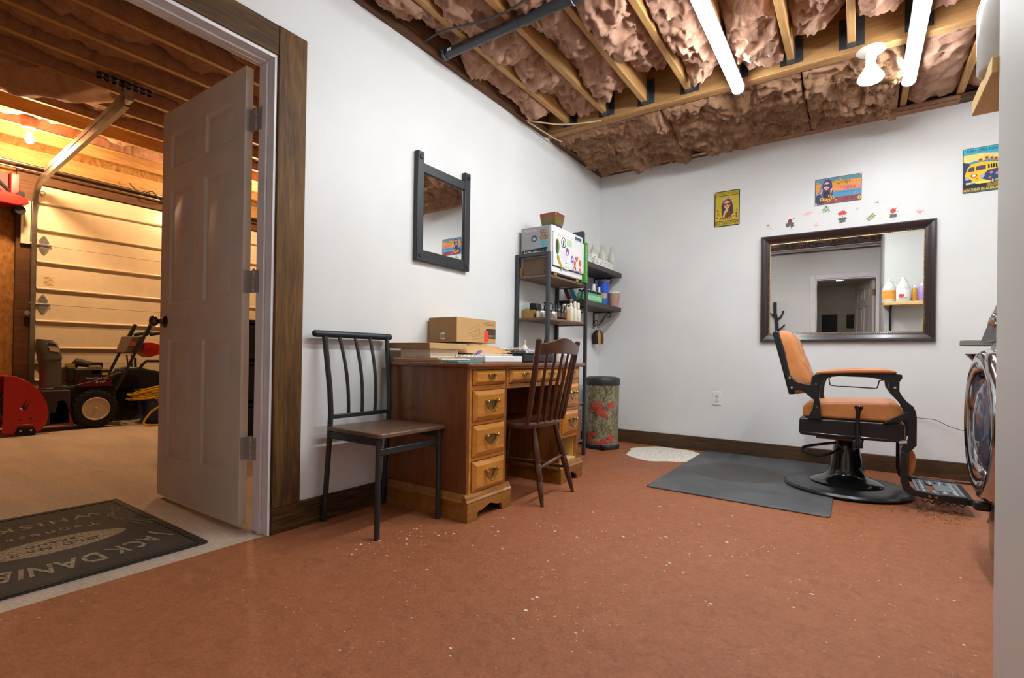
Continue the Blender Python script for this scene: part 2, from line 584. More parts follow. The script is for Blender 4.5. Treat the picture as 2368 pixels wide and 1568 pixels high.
# chips of pale concrete where the paint flaked off
chips = MB()
crng = random.Random(5)
spots = [(-1.66, 1.40, .10, 26), (-1.55, 1.62, .13, 26), (-1.45, 1.30, .16, 16), (-1.30, 1.90, .3, 34), (-1.0, 2.2, .35, 30), (-0.5, 2.3, .3, 24), (-0.75, 1.6, .45, 30), (-0.3, 1.9, .35, 26), (0.1, 2.2, .3, 20), (-0.9, 1.2, .3, 20), (-.15, 2.75, .3, 20)]
for cx, cy, sp, n in spots:
    for _ in range(n):
        x = cx + crng.gauss(0, sp); y = cy + crng.gauss(0, sp * 0.7)
        if x < XL + 0.15 or y > 2.95:
            continue
        r = 0.0014 + 0.0042 * crng.random() ** 3
        k = crng.randint(5, 7); a0 = crng.random() * 6
        st = 1 + crng.random()
        chips.prism([(x + st * r * (0.6 + 0.7 * crng.random()) * math.cos(a0 + 6.283 * i / k), y + r * (0.6 + 0.7 * crng.random()) * math.sin(a0 + 6.283 * i / k)) for i in range(k)], 'z', 0.0, 0.0008)
obj('paint_chips', chips, 'white_patch', fl, kind='stuff', label='pale paint chips and grit scattered on the red floor')

gf = struct('garage_floor', MB().box(-9.5, XL, -3.0, 7.5, -0.1, 0.0), 'concrete', 'bare concrete garage floor')
struct('hall_floor', MB().box(-1.6, XR, -4.0, -0.06, -0.1, 0.0), plain('hall_carpet', srgb(96, 84, 72), 0.9), 'dim hallway floor')

# walls
w = MB()
w.box(XL - 0.12, XL, -0.12, OPN0, 0, ZC).box(XL - 0.12, XL, OPN1, YB + 0.12, 0, ZC).box(XL - 0.12, XL, OPN0, OPN1, OPZ, ZC)
struct('wall_left', w, 'white_paint', 'white wall with the garage doorway, chair and desk')
struct('wall_back', MB().box(XL, XR, YB, YB + 0.12, 0, ZC), 'white_paint', 'white back wall with posters and large mirror')
struct('wall_right', MB().box(XR, XR + 0.12, -0.12, YB + 0.12, 0, ZC + .3), 'white_paint', 'white wall behind the washer')
struct('wall_partition', MB().box(0.257, XR, 0.0, 1.55, 0, ZC), 'grey_paint', 'pale partition wall at the right edge')
w = MB()
RD0, RD1, RDZ = -0.545, 0.225, 2.05
w.box(XL, RD0, -0.12, 0, 0, ZC).box(RD1, XR, -0.12, 0, 0, ZC).box(RD0, RD1, -0.12, 0, RDZ, ZC)
struct('wall_rear', w, 'white_paint', 'white wall with the open hallway doorway, seen in the large mirror')

# baseboards of stained boards
struct('baseboard_left', MB().box(XL, XL + 0.022, OPN1 + 0.002, YB, 0, 0.115), 'stained_y', 'dark stained baseboard under the left wall', bevel=0.003)
struct('baseboard_back', MB().box(XL + 0.022, XR, YB - 0.022, YB, 0, 0.118), 'stained_x', 'dark stained baseboard along the back wall', bevel=0.003)

# stained casing around the garage doorway
t1 = struct('trim_1', label='dark stained board casing around the garage doorway')
obj('casing_board', MB().box(XL, XL + 0.026, 1.2005, 1.333, 0.115, 2.212), 'stained_z', t1, bevel=0.003)
obj('casing_board', MB().box(XL, XL + 0.023, 0.07, 1.200, 2.083, 2.211), 'stained_y', t1, bevel=0.003)
obj('casing_board', MB().box(XL, XL + 0.026, 0.07, 0.2, 0.0, 2.082), 'stained_z', t1, bevel=0.003)
# white jamb with stop
t2 = struct('trim_2', label='white jamb lining the garage doorway')
for nm, a in (('jamb_hinge_side', (1.187, 1.1995)), ('jamb_latch_side', (0.2555, 0.268))):
    obj('jamb', MB().box(XL - 0.11, XL + 0.014, a[0], a[1], 0.0, 2.095), 'trim_white', t2, bevel=0.002)
obj('jamb_head', MB().box(XL - 0.11, XL + 0.014, 0.268, 1.187, 2.068, 2.089), 'trim_white', t2, bevel=0.002)
obj('door_stop', MB().box(XL - 0.066, XL - 0.03, 1.176, 1.187, 0.0, 2.068), 'trim_white', t2, bevel=0.003)
obj('door_stop', MB().box(XL - 0.066, XL - 0.03, 0.268, 0.279, 0.0, 2.068), 'trim_white', t2, bevel=0.003)
obj('door_stop', MB().box(XL - 0.066, XL - 0.03, 0.279, 1.176, 2.057, 2.068), 'trim_white', t2, bevel=0.003)

# six panel door standing open into the garage
def panel_door(parent, x0, x1, y0, y1, z0, z1, cols, rows, mat):
    """stiles and rails with raised panels; door lies in the xz plane"""
    yc = (y0 + y1) / 2
    fr = MB()
    xs = [x0] + [c for col in cols for c in col] + [x1]
    for i in range(0, len(xs), 2):
        fr.box(xs[i], xs[i + 1], y0, y1, z0, z1)
    for (c0, c1) in cols:
        zs = [z0] + [r for row in rows for r in row] + [z1]
        for i in range(0, len(zs), 2):
            fr.box(c0, c1, y0, y1, zs[i], zs[i + 1])
    leaf = obj('door_leaf', fr, mat, parent)
    for (c0, c1) in cols:
        for (a, b_) in rows:
            p = MB()
            e = 0.012
            h = (y1 - y0) / 2
            for sgn in (-1, 1):
                lev = [(0, h - 0.0005), (0.012, h - 0.009), (0.020, h - 0.011), (0.048, h - 0.003)]
                vs_ = []
                for (ins, d) in lev:
                    yy = yc + sgn * d
                    vs_ += [(c0 + ins, yy, a + ins), (c1 - ins, yy, a + ins), (c1 - ins, yy, b_ - ins), (c0 + ins, yy, b_ - ins)]
                fs = []
                for i in range(3):
                    for j in range(4):
                        q = (i * 4 + j, i * 4 + (j + 1) % 4, (i + 1) * 4 + (j + 1) % 4, (i + 1) * 4 + j)
                        fs.append(q if sgn < 0 else q[::-1])
                q = (12, 13, 14, 15)
                fs.append(q if sgn < 0 else q[::-1])
                p.add(vs_, fs)
            obj('door_panel', p, mat, parent, angle=20)
    return leaf

d1 = struct('door_1', label='white six panel door standing open into the garage')
DX0, DX1, DY = -3.112, -2.257, 1.15
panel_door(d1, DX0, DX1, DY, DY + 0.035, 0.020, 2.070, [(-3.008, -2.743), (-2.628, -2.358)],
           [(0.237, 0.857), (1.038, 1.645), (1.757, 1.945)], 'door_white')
for zc in (1.834, 1.108, 0.362):
    h = MB()
    h.box(DX1, DX1 + 0.0025, DY + 0.003, DY + 0.036, zc - 0.05, zc + 0.05)
    h.box(DX1 + 0.0025, -2.228, DY + 0.0335, DY + 0.036, zc - 0.05, zc + 0.05)
    h.box(-2.222, -2.186, 1.1845, 1.187, zc - 0.05, zc + 0.05)
    for k in range(5):
        h.cyl((-2.224, 1.1835, zc - 0.05 + k * 0.02 + 0.0008), (-2.224, 1.1835, zc - 0.05 + (k + 1) * 0.02 - 0.0008), 0.0065, n=12)
    h.sphere((-2.224, 1.1835, zc + 0.052), 0.006, 8)
    for dz in (-0.035, 0.035, 0.0):
        h.cyl((DX1 + 0.0025, DY + 0.015 + (0.008 if dz == 0 else 0), zc + dz), (DX1 + 0.0036, DY + 0.015 + (0.008 if dz == 0 else 0), zc + dz), 0.004, n=8)
    obj('hinge', h, 'hinge_metal', d1)
kb = MB()
kx, kz = -3.048, 0.948
Mk = frame((kx, DY, kz), (1, 0, 0), (0, 0, 1))     # local z -> -y
kb.lathe([(0.033, 0.0), (0.033, 0.004), (0.026, 0.010), (0.013, 0.014), (0.011, 0.03), (0.016, 0.036), (0.026, 0.046), (0.029, 0.056), (0.025, 0.066), (0.012, 0.071)], 24, M=Mk)
Mk2 = frame((kx, DY + 0.035, kz), (-1, 0, 0), (0, 0, 1))
kb.lathe([(0.033, 0.0), (0.033, 0.004), (0.026, 0.010), (0.013, 0.014), (0.011, 0.03), (0.016, 0.036), (0.026, 0.046), (0.029, 0.056), (0.025, 0.066), (0.012, 0.071)], 24, M=Mk2)
obj('knob', kb, 'bronze', d1, label='dark bronze door knob')

# ------------------------------------------------------------------ ceiling of the room
ce = struct('ceiling', MB().box(XL - 0.12, XR + .12, -0.12, YB + 0.12, 2.845, 2.88), 'dark_wood_y', 'open joist ceiling stuffed with pink insulation')
JX = [-1.868 + 0.3035 * i for i in range(11)]
BY0, BY1 = 3.465, 3.545
jm = None
for x in JX:
    if jm is None:
        jm = obj('joist', MB().box(-0.019, 0.019, -0.1, BY0 - 0.003, 2.603, 2.845), 'joist_wood', ce, bevel=0.003, loc=(x, 0, 0))
    else:
        copy_piece(jm, (x, 0, 0))
# joists behind the beam
jm2 = None
for x in [-1.5, -0.9, 0.245, 0.55, 0.85]:
    if jm2 is None:
        jm2 = obj('joist', MB().box(-0.019, 0.019, BY1, YB + 0.05, 2.603, 2.845), 'joist_wood', ce, bevel=0.003, loc=(x, 0, 0))
    else:
        copy_piece(jm2, (x, 0, 0))
hm = None
for x in JX:
    if hm is None:
        h = MB()
        h.box(-0.021, 0.021, BY0 - 0.052, BY0 - 0.001, 2.5985, 2.6035)
        for s in (-1, 1):
            h.box(s * 0.0215 - 0.0015, s * 0.0215 + 0.0015, BY0 - 0.05, BY0 - 0.001, 2.6, 2.77)
            h.box(min(s * 0.0215, s * 0.062), max(s * 0.0215, s * 0.062), BY0 - 0.0025, BY0 - 0.0005, 2.6, 2.775)
            for z in (2.64, 2.69, 2.74):
                h.cyl((s * 0.042, BY0 - 0.0045, z), (s * 0.042, BY0 - 0.002, z), 0.005, n=8)
        hm = obj('joist_hanger', h, 'galv_dark', ce, loc=(x, 0, 0))
    else:
        copy_piece(hm, (x, 0, 0))
obj('beam', MB().box(XL, XR, BY0, BY0 + 0.038, 2.573, 2.845), 'beam_wood', ce, bevel=0.003)
obj('beam', MB().box(XL, XR, BY0 + 0.040, BY1, 2.577, 2.845), 'beam_wood', ce, bevel=0.003)
# rim board and plates above the walls
obj('rim_board', MB().box(XL, XL + 0.04, -0.1, BY0 - .002, 2.605, 2.845), 'dark_wood_y', ce, bevel=0.003)
obj('top_plate', MB().box(XL - 0.1, XL + 0.035, -0.1, BY0 - .002, ZC, 2.604), 'dark_wood_y', ce, bevel=0.003)
obj('top_plate', MB().box(XL - 0.1, XL + 0.06, BY1 + 0.002, YB - 0.002, ZC, 2.63), 'dark_wood_y', ce, bevel=0.003)
obj('rim_board', MB().box(XL + 0.06, XR, YB - 0.045, YB - .003, 2.63, 2.845), 'dark_wood_x', ce, bevel=0.003)
obj('top_plate', MB().box(XL + 0.06, XR, YB - 0.075, YB + 0.1, ZC, 2.60), 'dark_wood_x', ce, bevel=0.003)

def batt(x0, x1, y0, y1, z, amp, seed, nx=30, per=95, sag=0.05, mat='pink_insulation', along='y', parent=None, rough=0.22):
    """lumpy glass wool batt: a pillow that sags out of its bay"""
    L = (y1 - y0) if along == 'y' else (x1 - x0)
    Wd = (x1 - x0) if along == 'y' else (y1 - y0)
    nl = max(16, int(L * per)); nw = nx
    s = np.linspace(0, 1, nl); t = np.linspace(0, 1, nw)
    n1 = vnoise((nl, nw), (max(2, int(L * 5)), max(1, int(Wd * 6))), seed)
    n2 = vnoise((nl, nw), (max(3, int(L * 14)), max(2, int(Wd * 16))), seed + 50)
    n3 = vnoise((nl, nw), (max(6, int(L * 30)), max(3, int(Wd * 32))), seed + 90)
    n4 = vnoise((nl, nw), (max(8, int(L * 60)), max(4, int(Wd * 64))), seed + 130)
    fold3 = np.abs(n3 - 0.5) * 2
    fold = np.abs(n2 - 0.5) * 2
    pil = (1 - np.abs(2 * t - 1) ** 2.6)[None, :]
    d = sag * (0.35 + 0.65 * pil) + amp * ((n1 - 0.4) * 1.7 + (0.45 - fold) * 0.8 + (0.45 - fold3) * 0.38 + (n4 - 0.5) * rough)
    d = d * (0.25 + 0.75 * np.minimum(1, pil * 3))
    zz = z - d
    a = (n1 - 0.5) * 0.05
    S = (y0 if along == 'y' else x0) + s[:, None] * L + (n2 - 0.5) * 0.05 * (np.sin(np.pi * s)[:, None] ** 0.3)
    T = (x0 if along == 'y' else y0) + t[None, :] * Wd + (n3 - 0.5) * 0.015
    P = np.stack([T + 0 * S, S + 0 * T, zz], -1) if along == 'y' else np.stack([S + 0 * T, T + 0 * S, zz], -1)
    mb = MB()
    top = P.copy(); top[..., 2] = 2.84
    if along == 'y':
        mb.grid(P[:, ::-1])
    else:
        mb.grid(P)
    # skirt up to the subfloor so the batt has depth
    for row, rtop in ((P[0], top[0]), (P[-1][::-1], top[-1][::-1]), (P[:, 0][::-1], top[:, 0][::-1]), (P[:, -1], top[:, -1])):
        q = np.stack([row, rtop], 0)
        mb.grid(q)
    return obj('insulation_batt', mb, mat, parent or ce, angle=180)

bays = [(XL + 0.045, JX[0] - 0.02)] + [(JX[i] + 0.02, JX[i + 1] - 0.02) for i in range(len(JX) - 1)]
for k, (a, b_) in enumerate(bays):
    # two batts end to end in every bay
    cut = 1.35 + 0.25 * math.sin(k * 2.1)
    end = 3.30 + 0.10 * math.sin(k * 1.7)
    batt(a, b_, -0.1, cut, 2.715, 0.075, 11 + k, sag=0.06)
    batt(a, b_, cut + 0.01, end, 2.71, 0.085, 111 + k, sag=0.065)
# brown batts behind the beam
seams = [-2.03, -1.18, -0.30, 0.215]
for k in range(3):
    batt(seams[k], seams[k + 1] - 0.012, BY1 + 0.012, YB - 0.10, 2.585, 0.075, 211 + k, nx=110, per=120, sag=0.03, mat='tan_insulation', along='x', rough=0.42)
batt(0.27, 0.525, BY1 + 0.012, YB - 0.08, 2.64, 0.05, 221, nx=18, per=60, sag=0.04)
batt(0.575, 0.83, BY1 + 0.012, YB - 0.08, 2.66, 0.05, 222, nx=18, per=60, sag=0.04)
batt(0.875, 1.40, BY1 + 0.012, YB - 0.08, 2.66, 0.05, 223, nx=18, per=40, sag=0.04)
# loose fibre wisps on the brown batts
wis = MB()
wr = random.Random(3)
for _ in range(420):
    x = wr.uniform(-1.95, 0.2); y = wr.uniform(3.58, 4.4); z = 2.55 + wr.uniform(-0.03, 0.02)
    a = wr.uniform(0, 6.28); L = wr.uniform(0.03, 0.12)
    pts = []
    for i in range(4):
        pts.append((x + L * i / 3 * math.cos(a) + wr.uniform(-.008, .008), y + L * i / 3 * math.sin(a) + wr.uniform(-.008, .008), z - 0.02 * math.sin(i / 3 * 3.1) + wr.uniform(-.012, .012)))
    wis.tube(pts, 0.0008, 3)
obj('fibre_wisps', wis, plain('fibre', srgb(190, 146, 100), 0.9), ce, kind='stuff')
st_ = MB()
for x in (-0.31, -0.62, 0.08):
    st_.tube([(x - 0.03, BY1 + 0.01, 2.572), (x - 0.01, 3.9, 2.50), (x + 0.02, 4.2, 2.50), (x + 0.03, YB - 0.08, 2.572)], 0.0022, 5)
obj('twine', st_, plain('twine_mat', srgb(96, 66, 40), 0.9), ce)
# torn paper tape and brown edging along the back wall top
obj('edge_paper', MB().box(-1.05, 0.55, YB - 0.0785, YB - 0.0755, ZC + 0.004, ZC + 0.030).box(-1.05, 0.55, YB - 0.078, YB - 0.0005, ZC - 0.0015, ZC - 0.0002), plain('tan_paper', srgb(164, 122, 94), 0.8), ce)

# ------------------------------------------------------------------ things on the ceiling
def shop_light(x, y0, y1, z, label):
    t = thing('shop_light', label, 'ceiling light', (x, (y0 + y1) / 2, z), group='shop lights on the ceiling')
    obj('housing', MB().box(x - 0.038, x + 0.038, y0, y1, z + 0.028, z + 0.05), 'plastic_white', t, bevel=0.004)
    prof = []
    for i in range(9):
        a = math.pi * i / 8
        prof.append((x + 0.034 * math.cos(a), z + 0.0275 - 0.030 * math.sin(a)))
    obj('diffuser', MB().prism(prof, 'y', y0 + 0.012, y1 - 0.012), 'tube_light', t)
    for (a, b_) in ((y0, y0 + 0.0115), (y1 - 0.0115, y1)):
        pr = [(x + 0.037 * math.cos(math.pi * i / 8), z + 0.0275 - 0.033 * math.sin(math.pi * i / 8)) for i in range(9)]
        obj('end_cap', MB().prism(pr, 'y', a, b_), 'plastic_white', t)
    for yy in (y0 + 0.15, y1 - 0.15):
        obj('hanging_wire', MB().cyl((x, yy, z + 0.05), (x, yy, 2.62), 0.003, n=6), 'galv', t)
    return t
shop_light(-0.648, 1.25, 3.455, 2.50, 'long white shop light over the rubber mat, left of the two')  # unseen near end lengthened so the near floor gets more light
shop_light(0.242, 2.05, 3.92, 2.50, 'long white shop light beside the round lampholder, right of the two')  # also lengthened past its visible part to brighten the near floor

# porcelain lampholder with flood lamp under the beam
bx, by = 0.045, 3.50
t = thing('lampholder', 'round white lampholder with flood lamp under the wooden beam', 'ceiling light', (bx, by, 2.573))
obj('flange', MB().lathe([(0.07, 0), (0.072, -0.006), (0.06, -0.016), (0.028, -0.022), (0.026, -0.06)][::-1], 28, (bx, by, 2.573)), 'porcelain', t)
obj('flood_lamp', MB().lathe([(0.022, -0.055), (0.024, -0.085), (0.04, -0.115), (0.062, -0.150), (0.066, -0.165), (0.055, -0.178), (0.02, -0.184)][::-1], 28, (bx, by, 2.573)), 'flood_lamp', t)

# black drain pipe crossing under the joists
t = thing('drain_pipe', 'thick black plastic pipe crossing under the joists', 'pipe', (XL + 0.06, 2.2, 2.575))
PZ = 2.572
obj('pipe', MB().cyl((XL + 0.06, 2.2, PZ), (-0.72, 2.19, PZ), 0.0275, n=20), 'pipe_black', t)
obj('coupling', MB().cyl((-1.56, 2.1955, PZ), (-1.50, 2.195, PZ), 0.0295, n=20), 'pipe_black', t)
for px_ in (-2.02, -1.18, -0.8):
    c = MB().torus((px_, 2.195, PZ), 0.031, 0.0045, 'x', 20, 6)
    c.box(px_ - 0.01, px_ + 0.01, 2.155, 2.163, PZ, 2.603)
    obj('pipe_strap', c, 'galv_dark', t)
obj('printed_mark', MB().box(-1.99, -1.96, 2.168, 2.1685, PZ - .008, PZ + .008), 'paper_white', t)

def catmull(pts, smooth=6):
    P = [Vector(p) for p in pts]
    out = []
    for i in range(len(P) - 1):
        p0 = P[max(0, i - 1)]; p1 = P[i]; p2 = P[i + 1]; p3 = P[min(len(P) - 1, i + 2)]
        for k in range(smooth):
            u = k / smooth
            out.append(0.5 * ((2 * p1) + (p2 - p0) * u + (2 * p0 - 5 * p1 + 4 * p2 - p3) * u * u + (3 * p1 - p0 - 3 * p2 + p3) * u ** 3))
    out.append(P[-1])
    return out
def wire(name, pts, r, mat, label, cat='cable', smooth=6):
    o = obj(name, MB().tube(catmull(pts, smooth), r, 8), mat)
    tag(o, label, cat)
    return o
flat('cable_grey', 74, 72, 76); flat('cable_white', 206, 186, 150); flat('cable_black', 22, 22, 24)
wire('electric_cable', [(XL + .03, 2.06, 2.59), (-1.95, 2.05, 2.592), (-1.82, 2.045, 2.575), (-1.64, 2.11, 2.59), (-1.45, 2.10, 2.585), (-1.30, 2.05, 2.59), (-1.12, 1.96, 2.60)], 0.006, 'cable_grey', 'grey cable strung under the joists beside the black pipe')
wire('electric_cable', [(XL + 0.045, 3.13, 2.56), (-1.9, 3.33, 2.57), (-1.75, 3.40, 2.568), (-1.60, 3.455, 2.571)], 0.0055, 'cable_white', 'cream cable looping from the left wall to the beam')
wire('electric_cable', [(XL + 0.045, 3.14, 2.556), (XL + 0.08, 3.5, 2.55), (XL + 0.10, 3.75, 2.575), (XL + 0.075, 4.0, 2.565), (XL + .07, 4.25, 2.60)], 0.005, 'cable_white', 'cream cable stapled along the top of the left wall')

# copper and grey pipes tucked along the top of the back wall
t = thing('water_pipe', 'thin pipe with fittings along the top of the back wall', 'pipe', (-1.55, YB - 0.1, 2.555))
obj('pipe', MB().cyl((-1.95, YB - 0.095, 2.556), (-1.22, YB - 0.095, 2.556), 0.008, n=10), plain('copper', (0.55, 0.36, 0.20, 1), 0.4, 0.6), t)
obj('fitting', MB().cyl((-1.34, YB - 0.095, 2.556), (-1.27, YB - 0.095, 2.556), 0.014, n=10), 'galv_dark', t)
obj('pipe', MB().cyl((-1.22, YB - 0.095, 2.556), (-1.08, YB - 0.095, 2.556), 0.010, n=10), 'plastic_cream', t)
obj('clip', MB().box(-1.25, -1.225, YB - 0.11, YB - 0.08, 2.535, 2.575), 'cable_black', t)


# ------------------------------------------------------------------ garage
GX = -6.97
GZ = 2.83
struct('wall_garage_door_side', MB().box(GX - 0.12, GX - 0.05, -3.0, 1.40, 0, 3.1).box(GX - 0.12, GX - 0.05, 6.34, 7.5, 0, 3.1).box(GX - 0.12, GX - 0.05, 1.40, 6.34, 2.49, 3.1), 'osb', 'bare sheathing board wall around the garage door')
struct('wall_garage_near', MB().box(-9.5, XL - 0.121, -3.1, -3.0, 0, 3.1), 'osb', 'garage side wall')
struct('wall_garage_far', MB().box(-9.5, XL - 0.121, 7.5, 7.6, 0, 3.1), 'osb', 'garage far wall')
struct('wall_garage_house', MB().box(XL - 0.12, XL, -3.0, -0.12, 0, ZC).box(XL - 0.12, XL, YB + .12, 7.5, 0, ZC).box(XL - 0.12, XL, -3., 7.5, ZC, 3.1), 'white_paint', 'garage side of the house wall')
cg = struct('ceiling_garage', MB().box(-9.5, XL - 0.12, -3.0, 7.5, 3.08, 3.12), 'dark_wood_y', 'garage ceiling of bare joists')
gj = None
GJX = [-2.32, -2.68, -3.05, -3.415, -3.78, -4.14, -4.50, -4.86, -5.22, -5.58, -5.94, -6.30, -6.66]
for x in GJX:
    if gj is None:
        gj = obj('joist', MB().box(-0.02, 0.02, -2.98, 7.48, GZ, 3.08), 'joist_wood', cg, bevel=0.003, loc=(x, 0, 0))
    else:
        copy_piece(gj, (x, 0, 0))
for k in range(len(GJX) - 1):
    if k in (9, 11):
        continue
    near = k < 5
    batt(GJX[k + 1] + 0.025, GJX[k] - 0.025, -0.6, 4.6, 2.97 if near else 2.985, 0.055, 311 + k, nx=14, per=34, sag=0.05, parent=cg)
# a batt that has come loose and droops between the joists
drp = MB()
nl, nw = 60, 22
s_ = np.linspace(0, 1, nl)[:, None]; t_ = np.linspace(0, 1, nw)[None, :]
nz = vnoise((nl, nw), (14, 5), 77) - 0.5
Xd = -5.30 + t_ * 0.42 + nz * 0.02
Yd = 0.05 + s_ * 1.55 + (vnoise((nl, nw), (9, 4), 78) - 0.5) * 0.06
Zd = 2.86 - (0.20 * np.sin(np.pi * np.clip(s_ * 1.08, 0, 1)) ** 0.8) * (0.25 + 0.75 * np.sin(np.pi * t_) ** 0.7) + nz * 0.05
P = np.stack([Xd + 0 * s_, Yd + 0 * t_, Zd], -1)
Pt = P.copy(); Pt[..., 2] += 0.03
drp.grid(P[:, ::-1]).grid(Pt)
obj('loose_batt', drp, 'pink_insulation', cg, angle=180, label='pink batt sagging loose below the joists')
obj('header', MB().box(GX - 0.045, GX - 0.005, 1.3, 6.4, 2.50, 2.80), 'dark_wood_y', cg)
obj('ledger', MB().box(GX + 0.0, GX + 0.04, 0.2, 6.4, 2.66, 2.82), 'joist_wood', cg)

# overhead sectional door
gd = struct('door_2', label='cream sectional overhead garage door with ribbed panels')
flat('garage_white', 224, 208, 178, 0.22)
SH = 0.611
pm = None
for k in range(4):
    z0 = 0.035 + k * SH
    if pm is None:
        pr = [(-0.045, 0.0015), (0.020, 0.0015), (0.020, 0.116), (0.001, 0.120), (0.001, 0.150), (0.044, 0.156), (0.045, 0.164), (0.020, 0.176), (0.020, 0.392), (0.001, 0.396), (0.001, 0.426), (0.044, 0.432), (0.045, 0.440), (0.020, 0.452), (0.020, SH - 0.0015), (-0.045, SH - 0.0015)]
        pm = obj('door_section', MB().prism(pr, 'y', 1.452, 6.33), 'garage_white', gd, loc=(GX, 0, z0), angle=25)
    else:
        copy_piece(pm, (GX, 0, z0))
hg = None
for zc in (0.646, 1.257, 1.868):
    if hg is None:
        h = MB()
        h.prism([(1.47, 0), (1.51, 0.025), (1.535, 0.07), (1.51, 0.105), (1.485, 0.07)][:1] + [(1.475, 0.012), (1.465, 0.04), (1.49, 0.085), (1.505, 0.10), (1.52, 0.085), (1.545, 0.04), (1.535, 0.012)], 'x', 0.004, 0.012)
        h.prism([(1.475, -0.012), (1.535, -0.012), (1.545, -0.04), (1.52, -0.085), (1.505, -0.10), (1.49, -0.085), (1.465, -0.04)], 'x', 0.004, 0.012)
        h.cyl((0.016, 1.44, 0), (0.016, 1.56, 0), 0.011, n=10)
        h.cyl((0.02, 1.40, 0.004), (0.02, 1.47, 0.004), 0.006, n=8)
        for (yy, zz) in ((1.49, 0.04), (1.52, 0.04), (1.505, 0.075), (1.49, -0.04), (1.52, -0.04), (1.505, -0.075)):
            h.cyl((0.010, yy, zz), (0.018, yy, zz), 0.006, n=8)
        hg = obj('hinge', h, 'galv', gd, loc=(GX + 0.017, 0, zc))
    else:
        copy_piece(hg, (GX + 0.017, 0, zc))
lb = MB().box(GX + 0.0202, GX + 0.0212, 1.50, 1.60, 1.44, 1.56)
for i in range(7):
    lb.box(GX + 0.0212, GX + 0.0217, 1.51, 1.59 - 0.01 * (i % 3), 1.455 + i * 0.014, 1.459 + i * 0.014, 1)
obj('paper_label', lb, [flat('aged_paper', 226, 204, 160), flat('aged_ink', 150, 118, 84)], gd)
obj('hinge_bolts', MB().cyl((GX + .02, 1.49, 2.43), (GX + .028, 1.49, 2.43), 0.012, n=10).cyl((GX + .02, 1.49, 2.38), (GX + .028, 1.49, 2.38), 0.012, n=10).torus((GX + .024, 1.49, 2.405), .02, .003, 'x', 14, 5), 'galv', gd)

# door track: C channel swept from floor round the bend to the hanging end
def sweep_c(path, y, w_=0.034, d=0.06, th=0.003):
    """C profile: web faces -y, path in xz"""
    mb = MB()
    pts = [Vector((p[0], 0, p[1])) for p in path]
    rows = []
    for i, p in enumerate(pts):
        a = pts[max(0, i - 1)]; c = pts[min(len(pts) - 1, i + 1)]
        tdir = (c - a).normalized()
        nrm = Vector((tdir.z, 0, -tdir.x))
        prof = [(-d / 2, w_), (-d / 2, 0), (d / 2, 0), (d / 2, w_), (d / 2 - th, w_), (d / 2 - th, th), (-d / 2 + th, th), (-d / 2 + th, w_)]
        rows.append([tuple(p + nrm * q[0] + Vector((0, y + q[1], 0))) for q in prof])
    n = 8
    v = [q for r in rows for q in r]
    fs = []
    for i in range(len(rows) - 1):
        for j in range(n):
            j2 = (j + 1) % n
            fs.append((i * n + j, i * n + j2, (i + 1) * n + j2, (i + 1) * n + j))
    fs.append(tuple(range(n))); fs.append(tuple(range((len(rows) - 1) * n, len(rows) * n))[::-1])
    return mb.add(v, fs)
TY = 1.405
path = [(GX + 0.035, 0.02), (GX + 0.035, 1.0), (GX + 0.035, 2.16)]
cxk, czk, R = GX + 0.035 + 0.32, 2.16, 0.32
for i in range(1, 9):
    a = math.radians(83) * i / 8
    path.append((cxk - R * math.cos(a), czk + R * math.sin(a)))
e0 = path[-1]
path.append((-4.50, 2.635))
t = thing('door_track', 'galvanised curved roller track of the garage door', 'track', (GX + 0.035, TY, 0))
obj('track', sweep_c(path, TY), 'steel', t)
obj('angle_brace', MB().prism([(e0[0] + .15, e0[1] + 0.034), (-4.50, 2.669), (-4.50, 2.712), (e0[0] + .15, e0[1] + 0.077)], 'y', TY - 0.004, TY), 'steel', t)
obj('end_stop', MB().box(-4.60, -4.50, TY + 0.001, TY + 0.06, 2.665, 2.73), 'galv', t)
hs = MB()
for i in range(8):      # perforated straps: short bars leave the holes open
    y0 = TY - 0.14 + i * 0.045
    hs.box(-4.60, -4.590, y0, y0 + 0.028, GZ - 0.045, GZ - 0.003)
hs.box(-4.60, -4.590, TY - 0.14, TY + 0.21, GZ - 0.012, GZ - 0.003).box(-4.60, -4.590, TY - 0.14, TY + 0.21, GZ - 0.045, GZ - 0.036).box(-4.60, -4.56, TY - 0.14, TY + 0.21, GZ - 0.006, GZ - 0.002)
obj('perforated_angle', hs, 'galv_dark', t)
hs = MB()
hs.box(-4.589, -4.580, TY + 0.012, TY + 0.020, 2.70, GZ - 0.01).box(-4.589, -4.580, TY + 0.042, TY + 0.05, 2.70, GZ - 0.01)
for i in range(4):
    hs.box(-4.589, -4.580, TY + 0.012, TY + 0.05, 2.71 + i * 0.032, 2.725 + i * 0.032)
hs.cyl((-4.58, TY + 0.031, 2.80), (-4.565, TY + 0.031, 2.80), 0.012, n=10).cyl((-4.58, TY + 0.031, 2.73), (-4.565, TY + 0.031, 2.73), 0.012, n=10)
obj('perforated_drop', hs, 'galv_dark', t)
obj('wall_bracket', MB().box(GX - 0.01, GX + 0.03, 1.33, 1.40, 1.86, 2.30), flat('bracket_white', 224, 214, 186), t)
obj('roller_bracket', MB().cyl((GX + 0.02, 1.385, 1.16), (GX + 0.05, 1.385, 1.16), 0.022, n=12), 'galv', t)
# jamb board beside the track
o_ = obj('jamb_board', MB().box(GX - 0.045, GX - 0.005, 1.30, 1.45, 0.0, 2.50), 'dark_wood_y', bevel=0.003)
tag(o_, 'rough wooden jamb board beside the garage door track', 'board')

